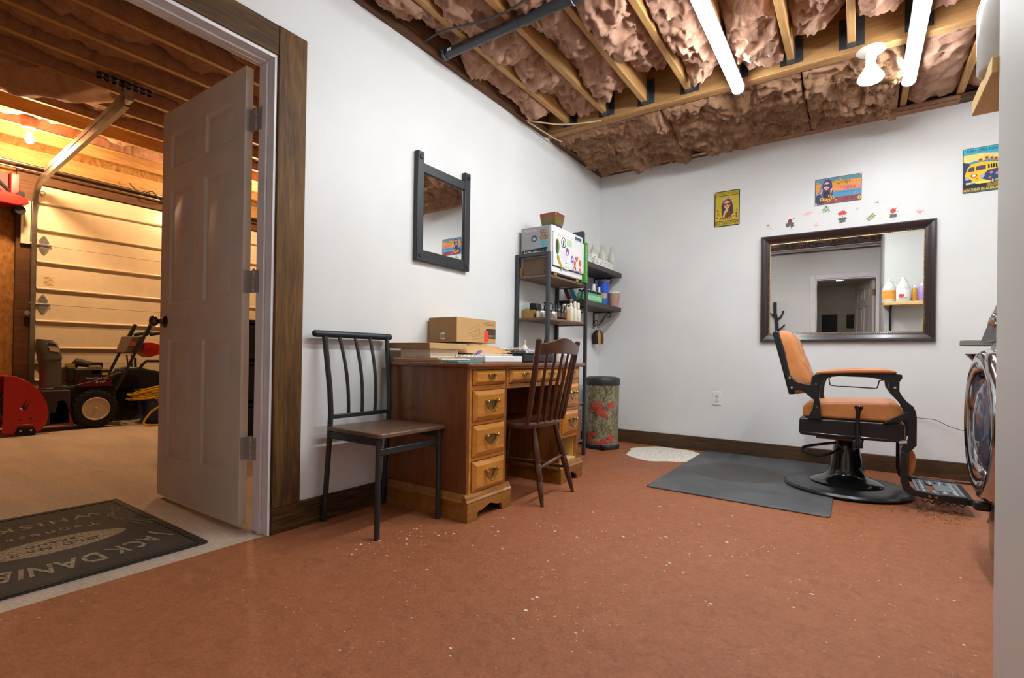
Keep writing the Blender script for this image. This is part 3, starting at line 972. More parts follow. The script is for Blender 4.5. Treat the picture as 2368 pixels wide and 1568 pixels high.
# conduits and cables over the garage door
for i, (zz, xx, r, lab) in enumerate(((2.640, GX + 0.09, 0.014, 'upper grey conduit running above the garage door'), (2.595, GX + 0.075, 0.009, 'lower thin grey conduit running above the garage door'))):
    o_ = obj('conduit', MB().cyl((xx, 0.3, zz), (xx, 6.3, zz), r, n=10), 'steel')
    tag(o_, lab, 'conduit')
wire('loose_cable', [(GX + 0.12, 2.20, 2.70), (GX + 0.16, 2.30, 2.60), (GX + 0.14, 2.42, 2.66), (GX + 0.2, 2.5, 2.56), (GX + 0.15, 2.7, 2.60)], 0.006, 'cable_black', 'tangled dark cable hanging above the garage door', 'cable')

# bare warm bulbs
def bulb(x, y, label):
    t = thing('bare_bulb', label, 'light bulb', (x, y, GZ), group='bare bulbs on the garage ceiling')
    zc = GZ
    obj('socket', MB().lathe([(0.055, 0), (0.055, -0.012), (0.03, -0.02), (0.024, -0.05)][::-1], 20, (x, y, zc)), 'porcelain', t)
    obj('bulb', MB().lathe([(0.014, -0.045), (0.016, -0.065), (0.028, -0.09), (0.033, -0.115), (0.026, -0.14), (0.006, -0.15)][::-1], 20, (x, y, zc)), 'warm_bulb', t)
    ld = bpy.data.lights.new('bulb_light', 'POINT')
    ld.energy = BULB_WATTS; ld.color = (1.0, 0.66, 0.36); ld.shadow_soft_size = 0.05
    lo = bpy.data.objects.new('bulb_light', ld)
    COL.objects.link(lo); lo.parent = t; lo.location = (0, 0, -0.20)
    return t
bulb(-6.29, 1.25, 'glowing bare bulb on the garage joist near the door track')
bulb(-5.94, 3.05, 'glowing bare bulb on the garage ceiling behind the open door')

# red wheeled frame hung high on the wall
t = thing('red_trolley', 'red metal trolley with black wheels hung high by the garage door', 'trolley', (GX + 0.05, 1.15, 2.15))
rm = flat('red_paint', 170, 24, 16, 0.35)
X0 = GX + 0.0
obj('deck', MB().prism([(0.72, 2.30), (1.24, 2.30), (1.335, 2.265), (1.345, 2.22), (1.27, 2.185), (0.72, 2.19)], 'x', X0, X0 + 0.25), rm, t, bevel=0.01)
obj('upright', MB().box(X0, X0 + 0.10, 1.235, 1.305, 2.295, 2.53), rm, t, bevel=0.008)
obj('back_panel', MB().box(X0, X0 + 0.03, 0.72, 1.235, 2.30, 2.53), flat('dark_red', 92, 18, 14), t, bevel=0.004)
obj('strap', MB().tube([(X0 + 0.12, 1.05, 2.53), (X0 + 0.13, 1.12, 2.44), (X0 + 0.12, 1.22, 2.34)], 0.016, 8), 'rubber', t)
for yy in (1.29, 0.85):
    obj('wheel', MB().cyl((X0 + 0.06, yy, 2.155), (X0 + 0.20, yy, 2.155), 0.042, n=18), 'rubber', t)
obj('knob', MB().cyl((X0 + 0.1, 1.30, 2.315), (X0 + 0.17, 1.30, 2.315), 0.03, n=14), 'rubber', t)

# ---------------------------------------------------------------- snow blower
bx0, bx1 = -6.80, -6.235
t = thing('snow_blower', 'red snow blower with grey chute and black handles in front of the garage door', 'snow blower', (-6.52, 1.55, 0))
blr = flat('blower_red', 188, 26, 16, 0.28)
side = [(1.10, 0.04), (1.105, 0.55), (1.18, 0.545), (1.27, 0.49), (1.34, 0.41), (1.39, 0.30), (1.41, 0.20), (1.395, 0.10), (1.35, 0.035), (1.31, 0.015), (1.30, 0.06), (1.20, 0.06), (1.18, 0.02)]
obj('housing_side', MB().prism(side, 'x', bx1 - 0.012, bx1), blr, t, bevel=0.004)
obj('housing_side', MB().prism(side, 'x', bx0, bx0 + 0.012), blr, t, bevel=0.004)
shell = MB()
arc = [(1.105, 0.55), (1.18, 0.545), (1.27, 0.49), (1.34, 0.41), (1.39, 0.30), (1.408, 0.20), (1.395, 0.10), (1.35, 0.035)]
for (a, b_) in zip(arc[:-1], arc[1:]):
    d = Vector((b_[0] - a[0], b_[1] - a[1])).normalized()
    nx_, ny_ = d.y * 0.012, -d.x * 0.012
    shell.prism([a, b_, (b_[0] + nx_, b_[1] + ny_), (a[0] + nx_, a[1] + ny_)], 'x', bx0 + 0.012, bx1 - 0.012)
obj('auger_housing', shell, blr, t)
aug = MB().cyl((bx0 + 0.012, 1.26, 0.25), (bx1 - 0.012, 1.26, 0.25), 0.025, n=10)
hel = []
for i in range(80):
    a = i / 79
    hel.append((bx0 + 0.03 + (bx1 - bx0 - 0.06) * a, 1.26 + 0.13 * math.cos(a * 18), 0.25 + 0.15 * math.sin(a * 18)))
aug.tube(hel, 0.018, 6)
obj('auger', aug, 'galv_dark', t)
obj('skid_shoe', MB().prism([(1.19, 0.0), (1.31, 0.0), (1.325, 0.03), (1.30, 0.085), (1.20, 0.085), (1.18, 0.03)], 'x', bx1, bx1 + 0.012), 'rubber', t, bevel=0.003)
for yy in (1.215, 1.285):
    obj('skid_bolt', MB().cyl((bx1 + 0.012, yy, 0.05), (bx1 + 0.018, yy, 0.05), 0.01, n=8), 'galv', t)
    obj('side_bolt', MB().cyl((bx1, yy, 0.153), (bx1 + 0.006, yy, 0.153), 0.009, n=8), 'ink', t)
dec = MB()
for (a, b_, c) in (((1.235, 0.235), (1.245, 0.30), (1.26, 0.335)), ((1.25, 0.235), (1.262, 0.28), (1.285, 0.325)), ((1.24, 0.235), (1.232, 0.27), (1.225, 0.30))):
    dec.prism([(a[0] - .004, a[1]), (a[0] + .004, a[1]), (b_[0] + .005, b_[1]), c, (b_[0] - .005, b_[1])], 'x', bx1 + 0.0002, bx1 + 0.0012)
obj('grass_decal', dec, 'ink', t)
obj('bird_decal', MB().prism([(1.20, 0.262), (1.222, 0.255), (1.232, 0.24), (1.222, 0.236)], 'x', bx1 + 0.0002, bx1 + 0.0012), 'plastic_white', t)
obj('rib_bead', MB().tube([(bx1 + .002, 1.17, 0.13), (bx1 + .004, 1.19, 0.105), (bx1 + .004, 1.30, 0.10), (bx1 + .002, 1.335, 0.13)], 0.006, 6), blr, t)
# discharge chute
gm = plain('chute_grey', (0.10, 0.095, 0.09, 1), 0.45)
def loft(secs, cap=True):
    mb = MB(); n = len(secs[0]); v = [q for s in secs for q in s]; fs = []
    for i in range(len(secs) - 1):
        for j in range(n):
            j2 = (j + 1) % n
            fs.append((i * n + j, i * n + j2, (i + 1) * n + j2, (i + 1) * n + j))
    if cap:
        fs.append(tuple(range(n))[::-1]); fs.append(tuple(range((len(secs) - 1) * n, len(secs) * n)))
    return mb.add(v, fs)
def rsec(cx, cy, z, wx, wy, rr=0.3, tilt=0.0):
    out = []
    for i in range(16):
        a = 2 * math.pi * i / 16
        c, s = math.cos(a), math.sin(a)
        e = 0.45
        x = math.copysign(abs(c) ** e, c) * wx; y = math.copysign(abs(s) ** e, s) * wy
        out.append((cx + x, cy + y, z + tilt * y))
    return out
obj('chute', loft([rsec(-6.52, 1.485, 0.41, 0.085, 0.078), rsec(-6.52, 1.482, 0.55, 0.08, 0.076), rsec(-6.52, 1.472, 0.70, 0.08, 0.08)]), gm, t, angle=50)
obj('chute_cap', loft([rsec(-6.52, 1.472, 0.695, 0.088, 0.085), rsec(-6.52, 1.468, 0.74, 0.088, 0.084), rsec(-6.52, 1.445, 0.83, 0.085, 0.075, tilt=0.2), rsec(-6.52, 1.432, 0.885, 0.075, 0.055, tilt=-0.1)]), gm, t, angle=50)
obj('chute_decal', MB().prism([(1.43, 0.855), (1.50, 0.84), (1.525, 0.765), (1.455, 0.775)], 'x', -6.434, -6.430), flat('decal_cream', 206, 192, 166), t)
obj('chute_decal_band', MB().prism([(1.435, 0.855), (1.497, 0.842), (1.507, 0.818), (1.44, 0.826)], 'x', -6.4305, -6.429), 'ink', t)
obj('chute_ring', MB().torus((-6.52, 1.49, 0.405), 0.095, 0.014, 'z', 20, 6), 'galv_dark', t)
obj('chute_rod', MB().tube([(-6.42, 1.48, 0.42), (-6.40, 1.62, 0.43), (-6.38, 1.78, 0.475), (-6.36, 1.98, 0.555), (-6.36, 2.06, 0.57)], 0.006, 6), 'galv_dark', t)
# body and engine
obj('gear_case', MB().box(-6.70, -6.36, 1.38, 1.60, 0.06, 0.40), flat('case_dark', 44, 34, 40), t, bevel=0.015)
obj('frame_panel', MB().prism([(1.44, 0.06), (1.63, 0.05), (1.56, 0.30), (1.50, 0.30), (1.48, 0.19), (1.44, 0.19)], 'x', -6.42, -6.36), flat('frame_red', 128, 18, 18, 0.35), t, bevel=0.006)
obj('frame_box', MB().box(-6.72, -6.42, 1.5, 1.98, 0.14, 0.42), 'rubber', t, bevel=0.01)
obj('engine_block', MB().box(-6.70, -6.42, 1.64, 1.92, 0.42, 0.60), flat('engine_black', 26, 24, 24, 0.4), t, bevel=0.012)
obj('shroud', MB().prism([(1.66, 0.42), (1.68, 0.53), (1.75, 0.515), (1.93, 0.515), (1.945, 0.42)], 'x', -6.42, -6.405), flat('shroud_maroon', 104, 14, 20, 0.3), t, bevel=0.004)
obj('shroud_top', MB().prism([(1.68, 0.532), (1.75, 0.518), (1.93, 0.518), (1.925, 0.49), (1.69, 0.49)], 'x', -6.41, -6.400), 'ink', t)
obj('lettering', text_mb('Yard-Machines', 0.036, 0.0008, sx=0.9, M=frame((-6.3985, 1.815, 0.504), (0, 1, 0), (0, 0, 1)), spacing=0.95), 'plastic_white', t)
obj('lettering', text_mb('8 HP', 0.042, 0.0008, sx=1.0, M=frame((-6.4035, 1.845, 0.465), (0, 1, 0), (0, 0, 1))), 'plastic_white', t)
obj('fuel_tank', MB().box(-6.62, -6.44, 1.585, 1.665, 0.47, 0.62), flat('tank_black', 30, 30, 26, 0.45), t, bevel=0.02, seg=3)
obj('fuel_cap', MB().cyl((-6.52, 1.625, 0.62), (-6.52, 1.625, 0.65), 0.04, n=16), flat('cap_yellow', 190, 160, 20), t)
obj('muffler', MB().tube([(-6.56, 1.66, 0.62), (-6.54, 1.69, 0.665), (-6.5, 1.79, 0.64)], [0.035, 0.045, 0.03], 12), flat('muffler_dark', 52, 40, 36), t)
obj('air_cleaner', MB().box(-6.50, -6.42, 1.755, 1.865, 0.53, 0.635), flat('cleaner_grey', 120, 106, 88, 0.4), t, bevel=0.02, seg=3)
obj('spark_cover', MB().box(-6.62, -6.5, 1.81, 1.89, 0.60, 0.665), 'rubber', t, bevel=0.006)
obj('warning_label', MB().box(-6.42, -6.418, 1.86, 1.91, 0.535, 0.56), flat('label_yellow', 214, 186, 30), t)
# wheels
def wheel(xo, sgn):
    A = frame((xo, 1.80, 0.197), (0, sgn, 0), (0, 0, 1))
    tire = MB().lathe([(0.115, -0.09), (0.155, -0.095), (0.18, -0.085), (0.193, -0.06), (0.193, -0.03), (0.18, -0.005), (0.155, 0.003), (0.118, -0.002)], 36, M=A, caps=False)
    for i in range(24):
        a = 2 * math.pi * i / 24
        for zz in ((-0.086, -0.05), (-0.042, -0.006)):
            off = 0.13 if zz[0] < -0.05 else 0
            B = A @ Matrix.Rotation(a + off, 4, 'Z') @ Matrix.Translation((0.193, 0, 0))
            tire.box(-0.006, 0.005, -0.011, 0.011, zz[0], zz[1], 0, B)
    tr = obj('tire', tire, 'rubber', t)
    obj('rim', MB().lathe([(0.118, -0.004), (0.112, 0.004), (0.10, -0.004), (0.088, -0.018), (0.07, -0.024), (0.052, -0.018), (0.045, -0.012), (0.02, -0.012), (0.012, 0.01), (0.004, 0.012)][::-1], 36, M=A), flat('rim_white', 200, 184, 160, 0.35), tr)
wheel(-6.36, 1)
wheel(-6.70, -1)
# handles and controls
for xx, o1 in ((-6.70, 0.0), (-6.36, 0.03)):
    obj('handle', MB().tube([(xx, 1.93 + o1, 0.38), (xx, 2.0 + o1, 0.54), (xx, 2.13 + o1, 0.86), (xx, 2.23 + o1, 1.085)], 0.014, 10), 'black_satin', t)
    obj('grip', MB().tube([(xx, 2.225 + o1, 0.97), (xx, 2.29 + o1, 0.985), (xx, 2.40 + o1, 1.0)], 0.018, 10), 'rubber', t)
    obj('lever', MB().prism([(2.16 + o1, 0.95), (2.20 + o1, 0.95), (2.25 + o1, 1.08), (2.235 + o1, 1.09)], 'x', xx - 0.008, xx + 0.008), 'black_satin', t)
obj('control_panel', MB().prism([(2.10, 0.945), (2.235, 0.95), (2.16, 0.765), (2.045, 0.77)], 'x', -6.68, -6.385), flat('panel_grey', 92, 78, 66, 0.5), t, bevel=0.008)
obj('panel_label', MB().box(-6.385, -6.382, 2.075, 2.14, 0.84, 0.89), flat('label_red', 170, 84, 70), t)
obj('red_dash', MB().prism([(2.23, 0.88), (2.30, 0.89), (2.43, 0.845), (2.43, 0.78), (2.28, 0.72), (2.21, 0.77)], 'x', -6.62, -6.42), blr, t, bevel=0.006)

# dark riding machine partly hidden by the open door
t = thing('yard_machine', 'black wheeled yard machine behind the snow blower, half hidden by the open door', 'machine', (-6.83, 2.45, 0))
obj('deck', MB().prism([(2.06, 0.36), (2.04, 0.50), (2.12, 0.585), (2.30, 0.60), (2.52, 0.55), (2.80, 0.52), (2.82, 0.36)], 'x', -6.91, -6.755), 'rubber', t, bevel=0.02, seg=3)
obj('cover', MB().prism([(2.10, 0.585), (2.2, 0.61), (2.34, 0.60), (2.44, 0.55), (2.30, 0.54), (2.12, 0.55)], 'x', -6.90, -6.77), flat('cover_blue', 40, 46, 58, 0.3), t, bevel=0.01)
obj('handle', MB().tube([(-6.77, 2.27, 0.50), (-6.77, 2.33, 0.63), (-6.77, 2.37, 0.675), (-6.77, 2.60, 0.675)], 0.016, 10), 'black_satin', t)
for yy in (2.2, 2.7):
    obj('wheel', MB().cyl((-6.92, yy, 0.18), (-6.85, yy, 0.18), 0.18, n=24), 'rubber', t)
obj('control_sticks', MB().cyl((-6.80, 2.21, 0.58), (-6.80, 2.19, 0.74), 0.008, n=8).cyl((-6.82, 2.25, 0.58), (-6.82, 2.24, 0.75), 0.008, n=8).cyl((-6.84, 2.29, 0.58), (-6.84, 2.285, 0.71), 0.014, n=8), 'black_satin', t)
# blue tub with a coil of yellow cord
t = thing('blue_tub', 'round blue plastic tub on the floor beside the snow blower wheel', 'tub', (-6.44, 2.42, 0))
obj('tub', MB().lathe([(0.19, 0.0), (0.20, 0.02), (0.235, 0.25), (0.245, 0.255), (0.245, 0.27), (0.225, 0.27), (0.19, 0.04), (0.02, 0.035)], 36, (-6.44, 2.42, 0)), flat('tub_blue', 26, 36, 96, 0.35), t)
cordm = flat('cord_yellow', 206, 160, 30, 0.4)
pts = []
for i in range(150):
    a = i * 0.235
    rr = 0.272 + 0.03 * math.sin(a * 0.37)
    pts.append((-6.44 + rr * math.cos(a), 2.42 + rr * 1.08 * math.sin(a), 0.285 + 0.05 * math.sin(a * 1.01 + 0.6) + 0.0007 * i + 0.012 * math.sin(3.1 * a)))
pts += catmull([pts[-1], (-6.17, 2.30, 0.24), (-6.15, 2.20, 0.14), (-6.15, 2.14, 0.04), (-6.12, 2.18, 0.011), (-6.10, 2.3, 0.011), (-6.12, 2.45, 0.011), (-6.16, 2.6, 0.011)], 5)[1:]
o_ = obj('extension_cord', MB().tube(pts, 0.010, 6), cordm)
tag(o_, 'yellow extension cord coiled over the blue tub', 'cord')
# stacked navy totes, seen through the gap behind the open door
flat('tote_navy', 24, 30, 58, 0.4)
for i, lab in enumerate(('lower navy storage tote seen through the door gap', 'middle navy storage tote seen through the door gap', 'upper navy storage tote seen through the door gap')):
    z0 = i * 0.36
    t = thing('storage_tote', lab, 'storage tote', (-4.55, 2.4, z0), group='navy totes behind the open door')
    obj('bin', loft([[(-4.55 - .2, 2.15, z0), (-4.55 + .2, 2.15, z0), (-4.55 + .2, 2.65, z0), (-4.55 - .2, 2.65, z0)], [(-4.55 - .23, 2.11, z0 + .32), (-4.55 + .23, 2.11, z0 + .32), (-4.55 + .23, 2.69, z0 + .32), (-4.55 - .23, 2.69, z0 + .32)]]), 'tote_navy', t, bevel=0.015)
    obj('lid', MB().box(-4.80, -4.30, 2.09, 2.71, z0 + 0.321, z0 + 0.355), 'tote_navy', t, bevel=0.01)

# ---------------------------------------------------------------- door mat in the doorway
t = thing('door_mat', 'large dark rubber door mat with faded tan lettering in the garage doorway', 'door mat', (-2.7, 0.62, 0))
MX0, MX1, MY0, MY1 = -3.205, -2.20, 0.235, 1.0
m, nt, b = newmat('mat_black')
vec = coords(nt)
nt.links.new(mixc(nt, 0.5, ramp(nt, noise_n(nt, vec, 6, 5, .65), [(0.3, srgb(30, 26, 22)), (0.7, srgb(62, 56, 48))]), ramp(nt, noise_n(nt, vec, 160, 3), [(0.3, srgb(22, 20, 18)), (0.7, srgb(66, 60, 54))])), b.inputs['Base Color'])
b.inputs['Roughness'].default_value = 0.8
bump(nt, b, noise_n(nt, vec, 260, 3), 0.5, 0.003)
obj('mat', MB().box(MX0, MX1, MY0, MY1, 0.0, 0.008), 'mat_black', t, bevel=0.003)
bd = MB()
for (a, b_, c, d) in ((MX0, MX0 + .03, MY0, MY1), (MX1 - .03, MX1, MY0, MY1), (MX0 + .03, MX1 - .03, MY0, MY0 + .03), (MX0 + .03, MX1 - .03, MY1 - .03, MY1)):
    bd.box(a, b_, c, d, 0.008, 0.0105)
obj('border', bd, 'rubber', t)
m, nt, b = newmat('mat_print')
vec = coords(nt)
nt.links.new(ramp(nt, noise_n(nt, vec, 90, 5, .7), [(0.36, srgb(70, 60, 46)), (0.5, srgb(150, 132, 104)), (0.7, srgb(168, 150, 120))]), b.inputs['Base Color'])
b.inputs['Roughness'].default_value = 0.85
lt = MB()
word = "JACK DANIEL'S"
# letters on a shallow arc: the word starts at +y, its top points to +x
pos = {0: 0.925, 1: 0.868, 2: 0.812, 3: 0.752, 5: 0.668, 6: 0.595, 7: 0.523, 8: 0.474, 9: 0.432, 10: 0.382, 11: 0.345, 12: 0.315}
for i, ch in enumerate(word):
    if ch == ' ':
        continue
    y = pos[i]
    x = -2.368 - 0.075 * ((y - 0.62) / 0.3) ** 2
    ang = 0.42 * (y - 0.62) / 0.3
    ex = Vector((math.sin(ang), -math.cos(ang), 0)); ey = Vector((math.cos(ang), math.sin(ang), 0))
    text_mb(ch, 0.14 if i < 4 else 0.15, 0.0006, M=frame((x, y, 0.0088), ex, ey), mb=lt, sx=0.54 if i < 4 else 0.62, bold=0.02)
text_mb('Tennessee', 0.075, 0.0006, M=frame((-2.832, 0.62, 0.0088), (0, -1, 0), (1, 0, 0)), mb=lt, spacing=1.25, bold=0.01)
text_mb('WHISKEY', 0.095, 0.0006, M=frame((-2.995, 0.62, 0.0088), (0, -1, 0), (1, 0, 0)), mb=lt, spacing=1.3, bold=0.012)
ov = []
for i in range(48):
    a = 2 * math.pi * i / 48
    ov.append((-2.64 + 0.10 * math.sin(a), 0.62 + 0.215 * math.cos(a) * (1 + 0.12 * math.cos(a) ** 8)))
lt.prism(ov, 'z', 0.008, 0.0092)
for s in (1, -1):     # corner flourishes
    for q in range(3):
        pp = []
        for i in range(12):
            u = i / 11
            pp.append((-3.06 + 0.42 * u + 0.02 * math.sin(u * 6 + q), 0.62 + s * (0.315 + 0.012 * q - 0.05 * math.sin(u * 3.1) + .02 * q * math.cos(u * 7)), 0.0088))
        lt.tube(pp, 0.0032, 4)
obj('lettering', lt, 'mat_print', t)
oi = MB()
text_mb('OLD No.7', 0.05, 0.0004, M=frame((-2.615, 0.62, 0.0098), (0, -1, 0), (1, 0, 0)), mb=oi, spacing=1.3)
text_mb('BRAND', 0.04, 0.0004, M=frame((-2.675, 0.62, 0.0098), (0, -1, 0), (1, 0, 0)), mb=oi, spacing=1.3)
obj('badge_lettering', oi, 'mat_black', t, kind='stuff')

# ------------------------------------------------------------------ metal dining chair by the doorway
t = thing('metal_chair', 'black metal chair with slatted back and worn wooden seat beside the doorway', 'chair', (-1.85, 1.63, 0))
R_ = 0.0125
def bow(y, z0, z1, x0, x1, yo=0.0, n=8, belly=0.02):
    pts = []
    for i in range(n + 1):
        u = i / n
        pts.append((x0 + (x1 - x0) * u + belly * math.sin(math.pi * u), y + yo * u, z0 + (z1 - z0) * u))
    return pts
YLt, YRt = 1.452, 1.806
obj('back_leg', MB().tube([(-2.068, YLt, 0.0), (-2.045, YLt, 0.25), (-2.03, YLt, 0.44), (-2.026, YLt, 0.52), (-2.03, YLt - 0.004, 0.62), (-2.045, YLt - 0.01, 0.75), (-2.060, YLt - 0.016, 0.875)], R_, 12), 'black_metal', t)
obj('back_leg', MB().tube([(-2.068, YRt, 0.0), (-2.045, YRt, 0.25), (-2.03, YRt, 0.44), (-2.026, YRt, 0.52), (-2.03, YRt + 0.001, 0.62), (-2.045, YRt + 0.004, 0.75), (-2.060, YRt + 0.008, 0.875)], R_, 12), 'black_metal', t)
obj('top_rail', MB().cyl((-2.062, 1.388, 0.884), (-2.062, 1.832, 0.884), 0.0165, n=18).sphere((-2.062, 1.388, .884), .0164, 10).sphere((-2.062, 1.832, .884), .0164, 10), 'black_metal', t)
obj('cross_rail', MB().box(-2.036, -2.016, YLt, YRt, 0.485, 0.505), 'black_metal', t, bevel=0.003)
for k, y in enumerate((1.552, 1.632, 1.712)):
    obj('spindle', MB().tube(bow(y, 0.50, 0.876, -2.026, -2.060, -0.035 + 0.012 * k, 8, 0.022), 0.0085, 10), 'black_metal', t)
obj('front_leg', MB().tube([(-1.679, 1.440, 0.0), (-1.685, 1.448, 0.425)], R_, 12), 'black_metal', t)
obj('front_leg', MB().tube([(-1.665, 1.803, 0.0), (-1.68, 1.818, 0.425)], R_, 12), 'black_metal', t)
fr = MB()
fr.box(-2.03, -1.68, 1.446, 1.466, 0.395, 0.430).box(-2.03, -1.68, 1.800, 1.820, 0.395, 0.430).box(-1.69, -1.672, 1.446, 1.82, 0.355, 0.385).box(-2.035, -2.015, 1.446, 1.82, 0.395, 0.430)
obj('seat_frame', fr, 'black_metal', t, bevel=0.003)
obj('seat', MB().prism([(-2.035, 1.440), (-1.668, 1.428), (-1.655, 1.44), (-1.655, 1.836), (-1.668, 1.844), (-2.035, 1.822)], 'z', 0.431, 0.452), 'rustic_seat', t, bevel=0.006, seg=3)

# ------------------------------------------------------------------ kneehole desk
t = thing('desk', 'brown wooden kneehole desk with brass drawer pulls against the left wall', 'desk', (-1.79, 2.43, 0))
FX = -1.53      # face of the carcass
obj('desk_top', MB().box(-2.078, -1.498, 1.818, 3.043, 0.734, 0.757), 'desk_top', t, bevel=0.008, seg=3)
bd = MB()
bd.box(-2.07, FX, 1.847, 1.867, 0.11, 0.734)           # left side
bd.box(-2.07, FX, 2.158, 2.176, 0.11, 0.734)
bd.box(-2.07, FX, 2.752, 2.770, 0.11, 0.734)
bd.box(-2.07, FX, 2.994, 3.014, 0.11, 0.734)
bd.box(-2.07, -2.055, 1.867, 2.158, 0.11, 0.734).box(-2.07, -2.055, 2.770, 2.994, 0.11, 0.734).box(-1.99, -1.975, 2.176, 2.752, 0.10, 0.734)
obj('carcass', bd, 'desk_body', t, bevel=0.002)
fr = MB()
# face frame: stiles and rails
for (a, b_) in ((1.867, 1.884), (2.149, 2.158), (2.770, 2.777), (2.988, 2.994)):
    fr.box(FX - 0.02, FX, a, b_, 0.11, 0.734)
for (a, b_) in ((1.884, 2.149), (2.777, 2.988)):
    for (z0, z1) in ((0.724, 0.734), (0.622, 0.647), (0.452, 0.470), (0.277, 0.298), (0.11, 0.126)):
        fr.box(FX - 0.02, FX, a, b_, z0, z1)
fr.box(FX - 0.02, FX, 2.176, 2.752, 0.724, 0.734).box(FX - 0.02, FX, 2.176, 2.752, 0.620, 0.645).box(FX - 0.02, FX, 2.463, 2.477, 0.645, 0.724)
fr.box(FX - 0.018, FX + 0.001, 2.176, 2.19, 0.645, 0.724).box(FX - 0.018, FX + 0.001, 2.74, 2.752, 0.645, 0.724)
obj('face_frame', fr, 'desk_front', t, bevel=0.0015)
# open slot of the missing lower right drawer
obj('drawer_runner', MB().box(-2.05, FX - 0.02, 2.790, 2.80, 0.127, 0.276).box(-2.05, FX - 0.005, 2.80, 2.985, 0.126, 0.137).box(-2.05, FX - 0.021, 2.975, 2.986, 0.138, 0.276), 'raw_pine', t)
def drawer(y0, y1, z0, z1, pull=True, small=False):
    mb = MB()
    ins = min(0.022, (z1 - z0) * 0.22)
    lev = [(0.0, FX - 0.015), (0.0, FX + 0.006), (0.004, FX + 0.009), (ins, FX + 0.019)]
    v = []
    for (i_, x) in lev:
        v += [(x, y0 + i_, z0 + i_), (x, y1 - i_, z0 + i_), (x, y1 - i_, z1 - i_), (x, y0 + i_, z1 - i_)]
    fs = []
    for i in range(3):
        for j in range(4):
            j2 = (j + 1) % 4
            fs.append((i * 4 + j, i * 4 + j2, (i + 1) * 4 + j2, (i + 1) * 4 + j))
    fs.append((12, 13, 14, 15)); fs.append((3, 2, 1, 0))
    mb.add(v, fs)
    d = obj('drawer', mb, 'desk_front', t, angle=15)
    yc = (y0 + y1) / 2; zc = (z0 + z1) / 2
    k = 0.62 if small else 1.0
    xf = FX + 0.019
    hp = MB()
    # bat wing back plate
    half = [(0, 0.030), (0.010, 0.024), (0.018, 0.030), (0.030, 0.026), (0.042, 0.032), (0.052, 0.026), (0.050, 0.012), (0.040, 0.004), (0.030, -0.010), (0.016, -0.022), (0.008, -0.020), (0, -0.030)]
    pl = [(yc + a * k, zc + b_ * k) for a, b_ in half] + [(yc - a * k, zc + b_ * k) for a, b_ in half[-2:0:-1]]
    hp.prism(pl, 'x', xf, xf + 0.0016)
    for s in (-1, 1):
        hp.cyl((xf, yc + s * 0.042 * k, zc + 0.020 * k), (xf + 0.014 * k, yc + s * 0.042 * k, zc + 0.020 * k), 0.006 * k, n=10)
        hp.sphere((xf + 0.015 * k, yc + s * 0.042 * k, zc + 0.020 * k), 0.0095 * k, 10)
    bail = []
    for i in range(17):
        a = math.pi * i / 16
        bail.append((xf + 0.012 * k + 0.006 * math.sin(a), yc - 0.042 * k * math.cos(a) * (1 - 0.12 * math.sin(2 * a) ** 2), zc + 0.016 * k - 0.045 * k * (math.sin(a) ** 0.7)))
    hp.tube(bail, 0.0036 * k, 8)
    obj('bail_pull', hp, 'brass', d)
for (z0, z1, sm) in ((0.649, 0.722, True), (0.472, 0.620, False), (0.300, 0.450, False), (0.128, 0.275, False)):
    drawer(1.886, 2.147, z0, z1, small=sm)
drawer(2.192, 2.461, 0.649, 0.722, small=True)
drawer(2.479, 2.738, 0.649, 0.722, small=True)
for (z0, z1, sm) in ((0.649, 0.722, True), (0.472, 0.620, False), (0.300, 0.450, False)):
    drawer(2.779, 2.986, z0, z1, small=sm)
def desk_base(y0, y1):
    f = 0.075
    yc = (y0 + y1) / 2
    arch = [(y0, 0), (y0 + f, 0), (y0 + f + 0.004, 0.030), (y0 + f + 0.018, 0.040), (y0 + f + 0.032, 0.036), (yc - 0.02, 0.052), (yc, 0.058), (yc + 0.02, 0.052), (y1 - f - 0.032, 0.036), (y1 - f - 0.018, 0.040), (y1 - f - 0.004, 0.030), (y1 - f, 0), (y1, 0), (y1, 0.085), (y0, 0.085)]
    b_ = MB().prism(arch, 'x', FX + 0.006, FX + 0.024)
    b_.box(-2.07, FX + 0.006, y0, y0 + 0.018, 0, 0.085).box(-2.07, FX + 0.006, y1 - 0.018, y1, 0, 0.085)
    obj('plinth', b_, 'desk_base', t, bevel=0.0015)
    mo = MB()
    prof = [(0.0, 0.085), (0.020, 0.085), (0.022, 0.094), (0.014, 0.104), (0.012, 0.114), (0.004, 0.126), (-0.004, 0.128)]
    mo.prism([(FX + 0.004 + p, z) for p, z in prof], 'y', y0 - 0.004, y1 + 0.004)
    mo.prism([(y0 + 0.014 - p, z) for p, z in prof], 'x', -2.07, FX + 0.004)
    mo.prism([(y1 - 0.014 + p, z) for p, z in prof], 'x', -2.07, FX + 0.004)
    obj('base_moulding', mo, 'desk_base', t, angle=25)
desk_base(1.832, 2.190)
desk_base(2.738, 3.028)

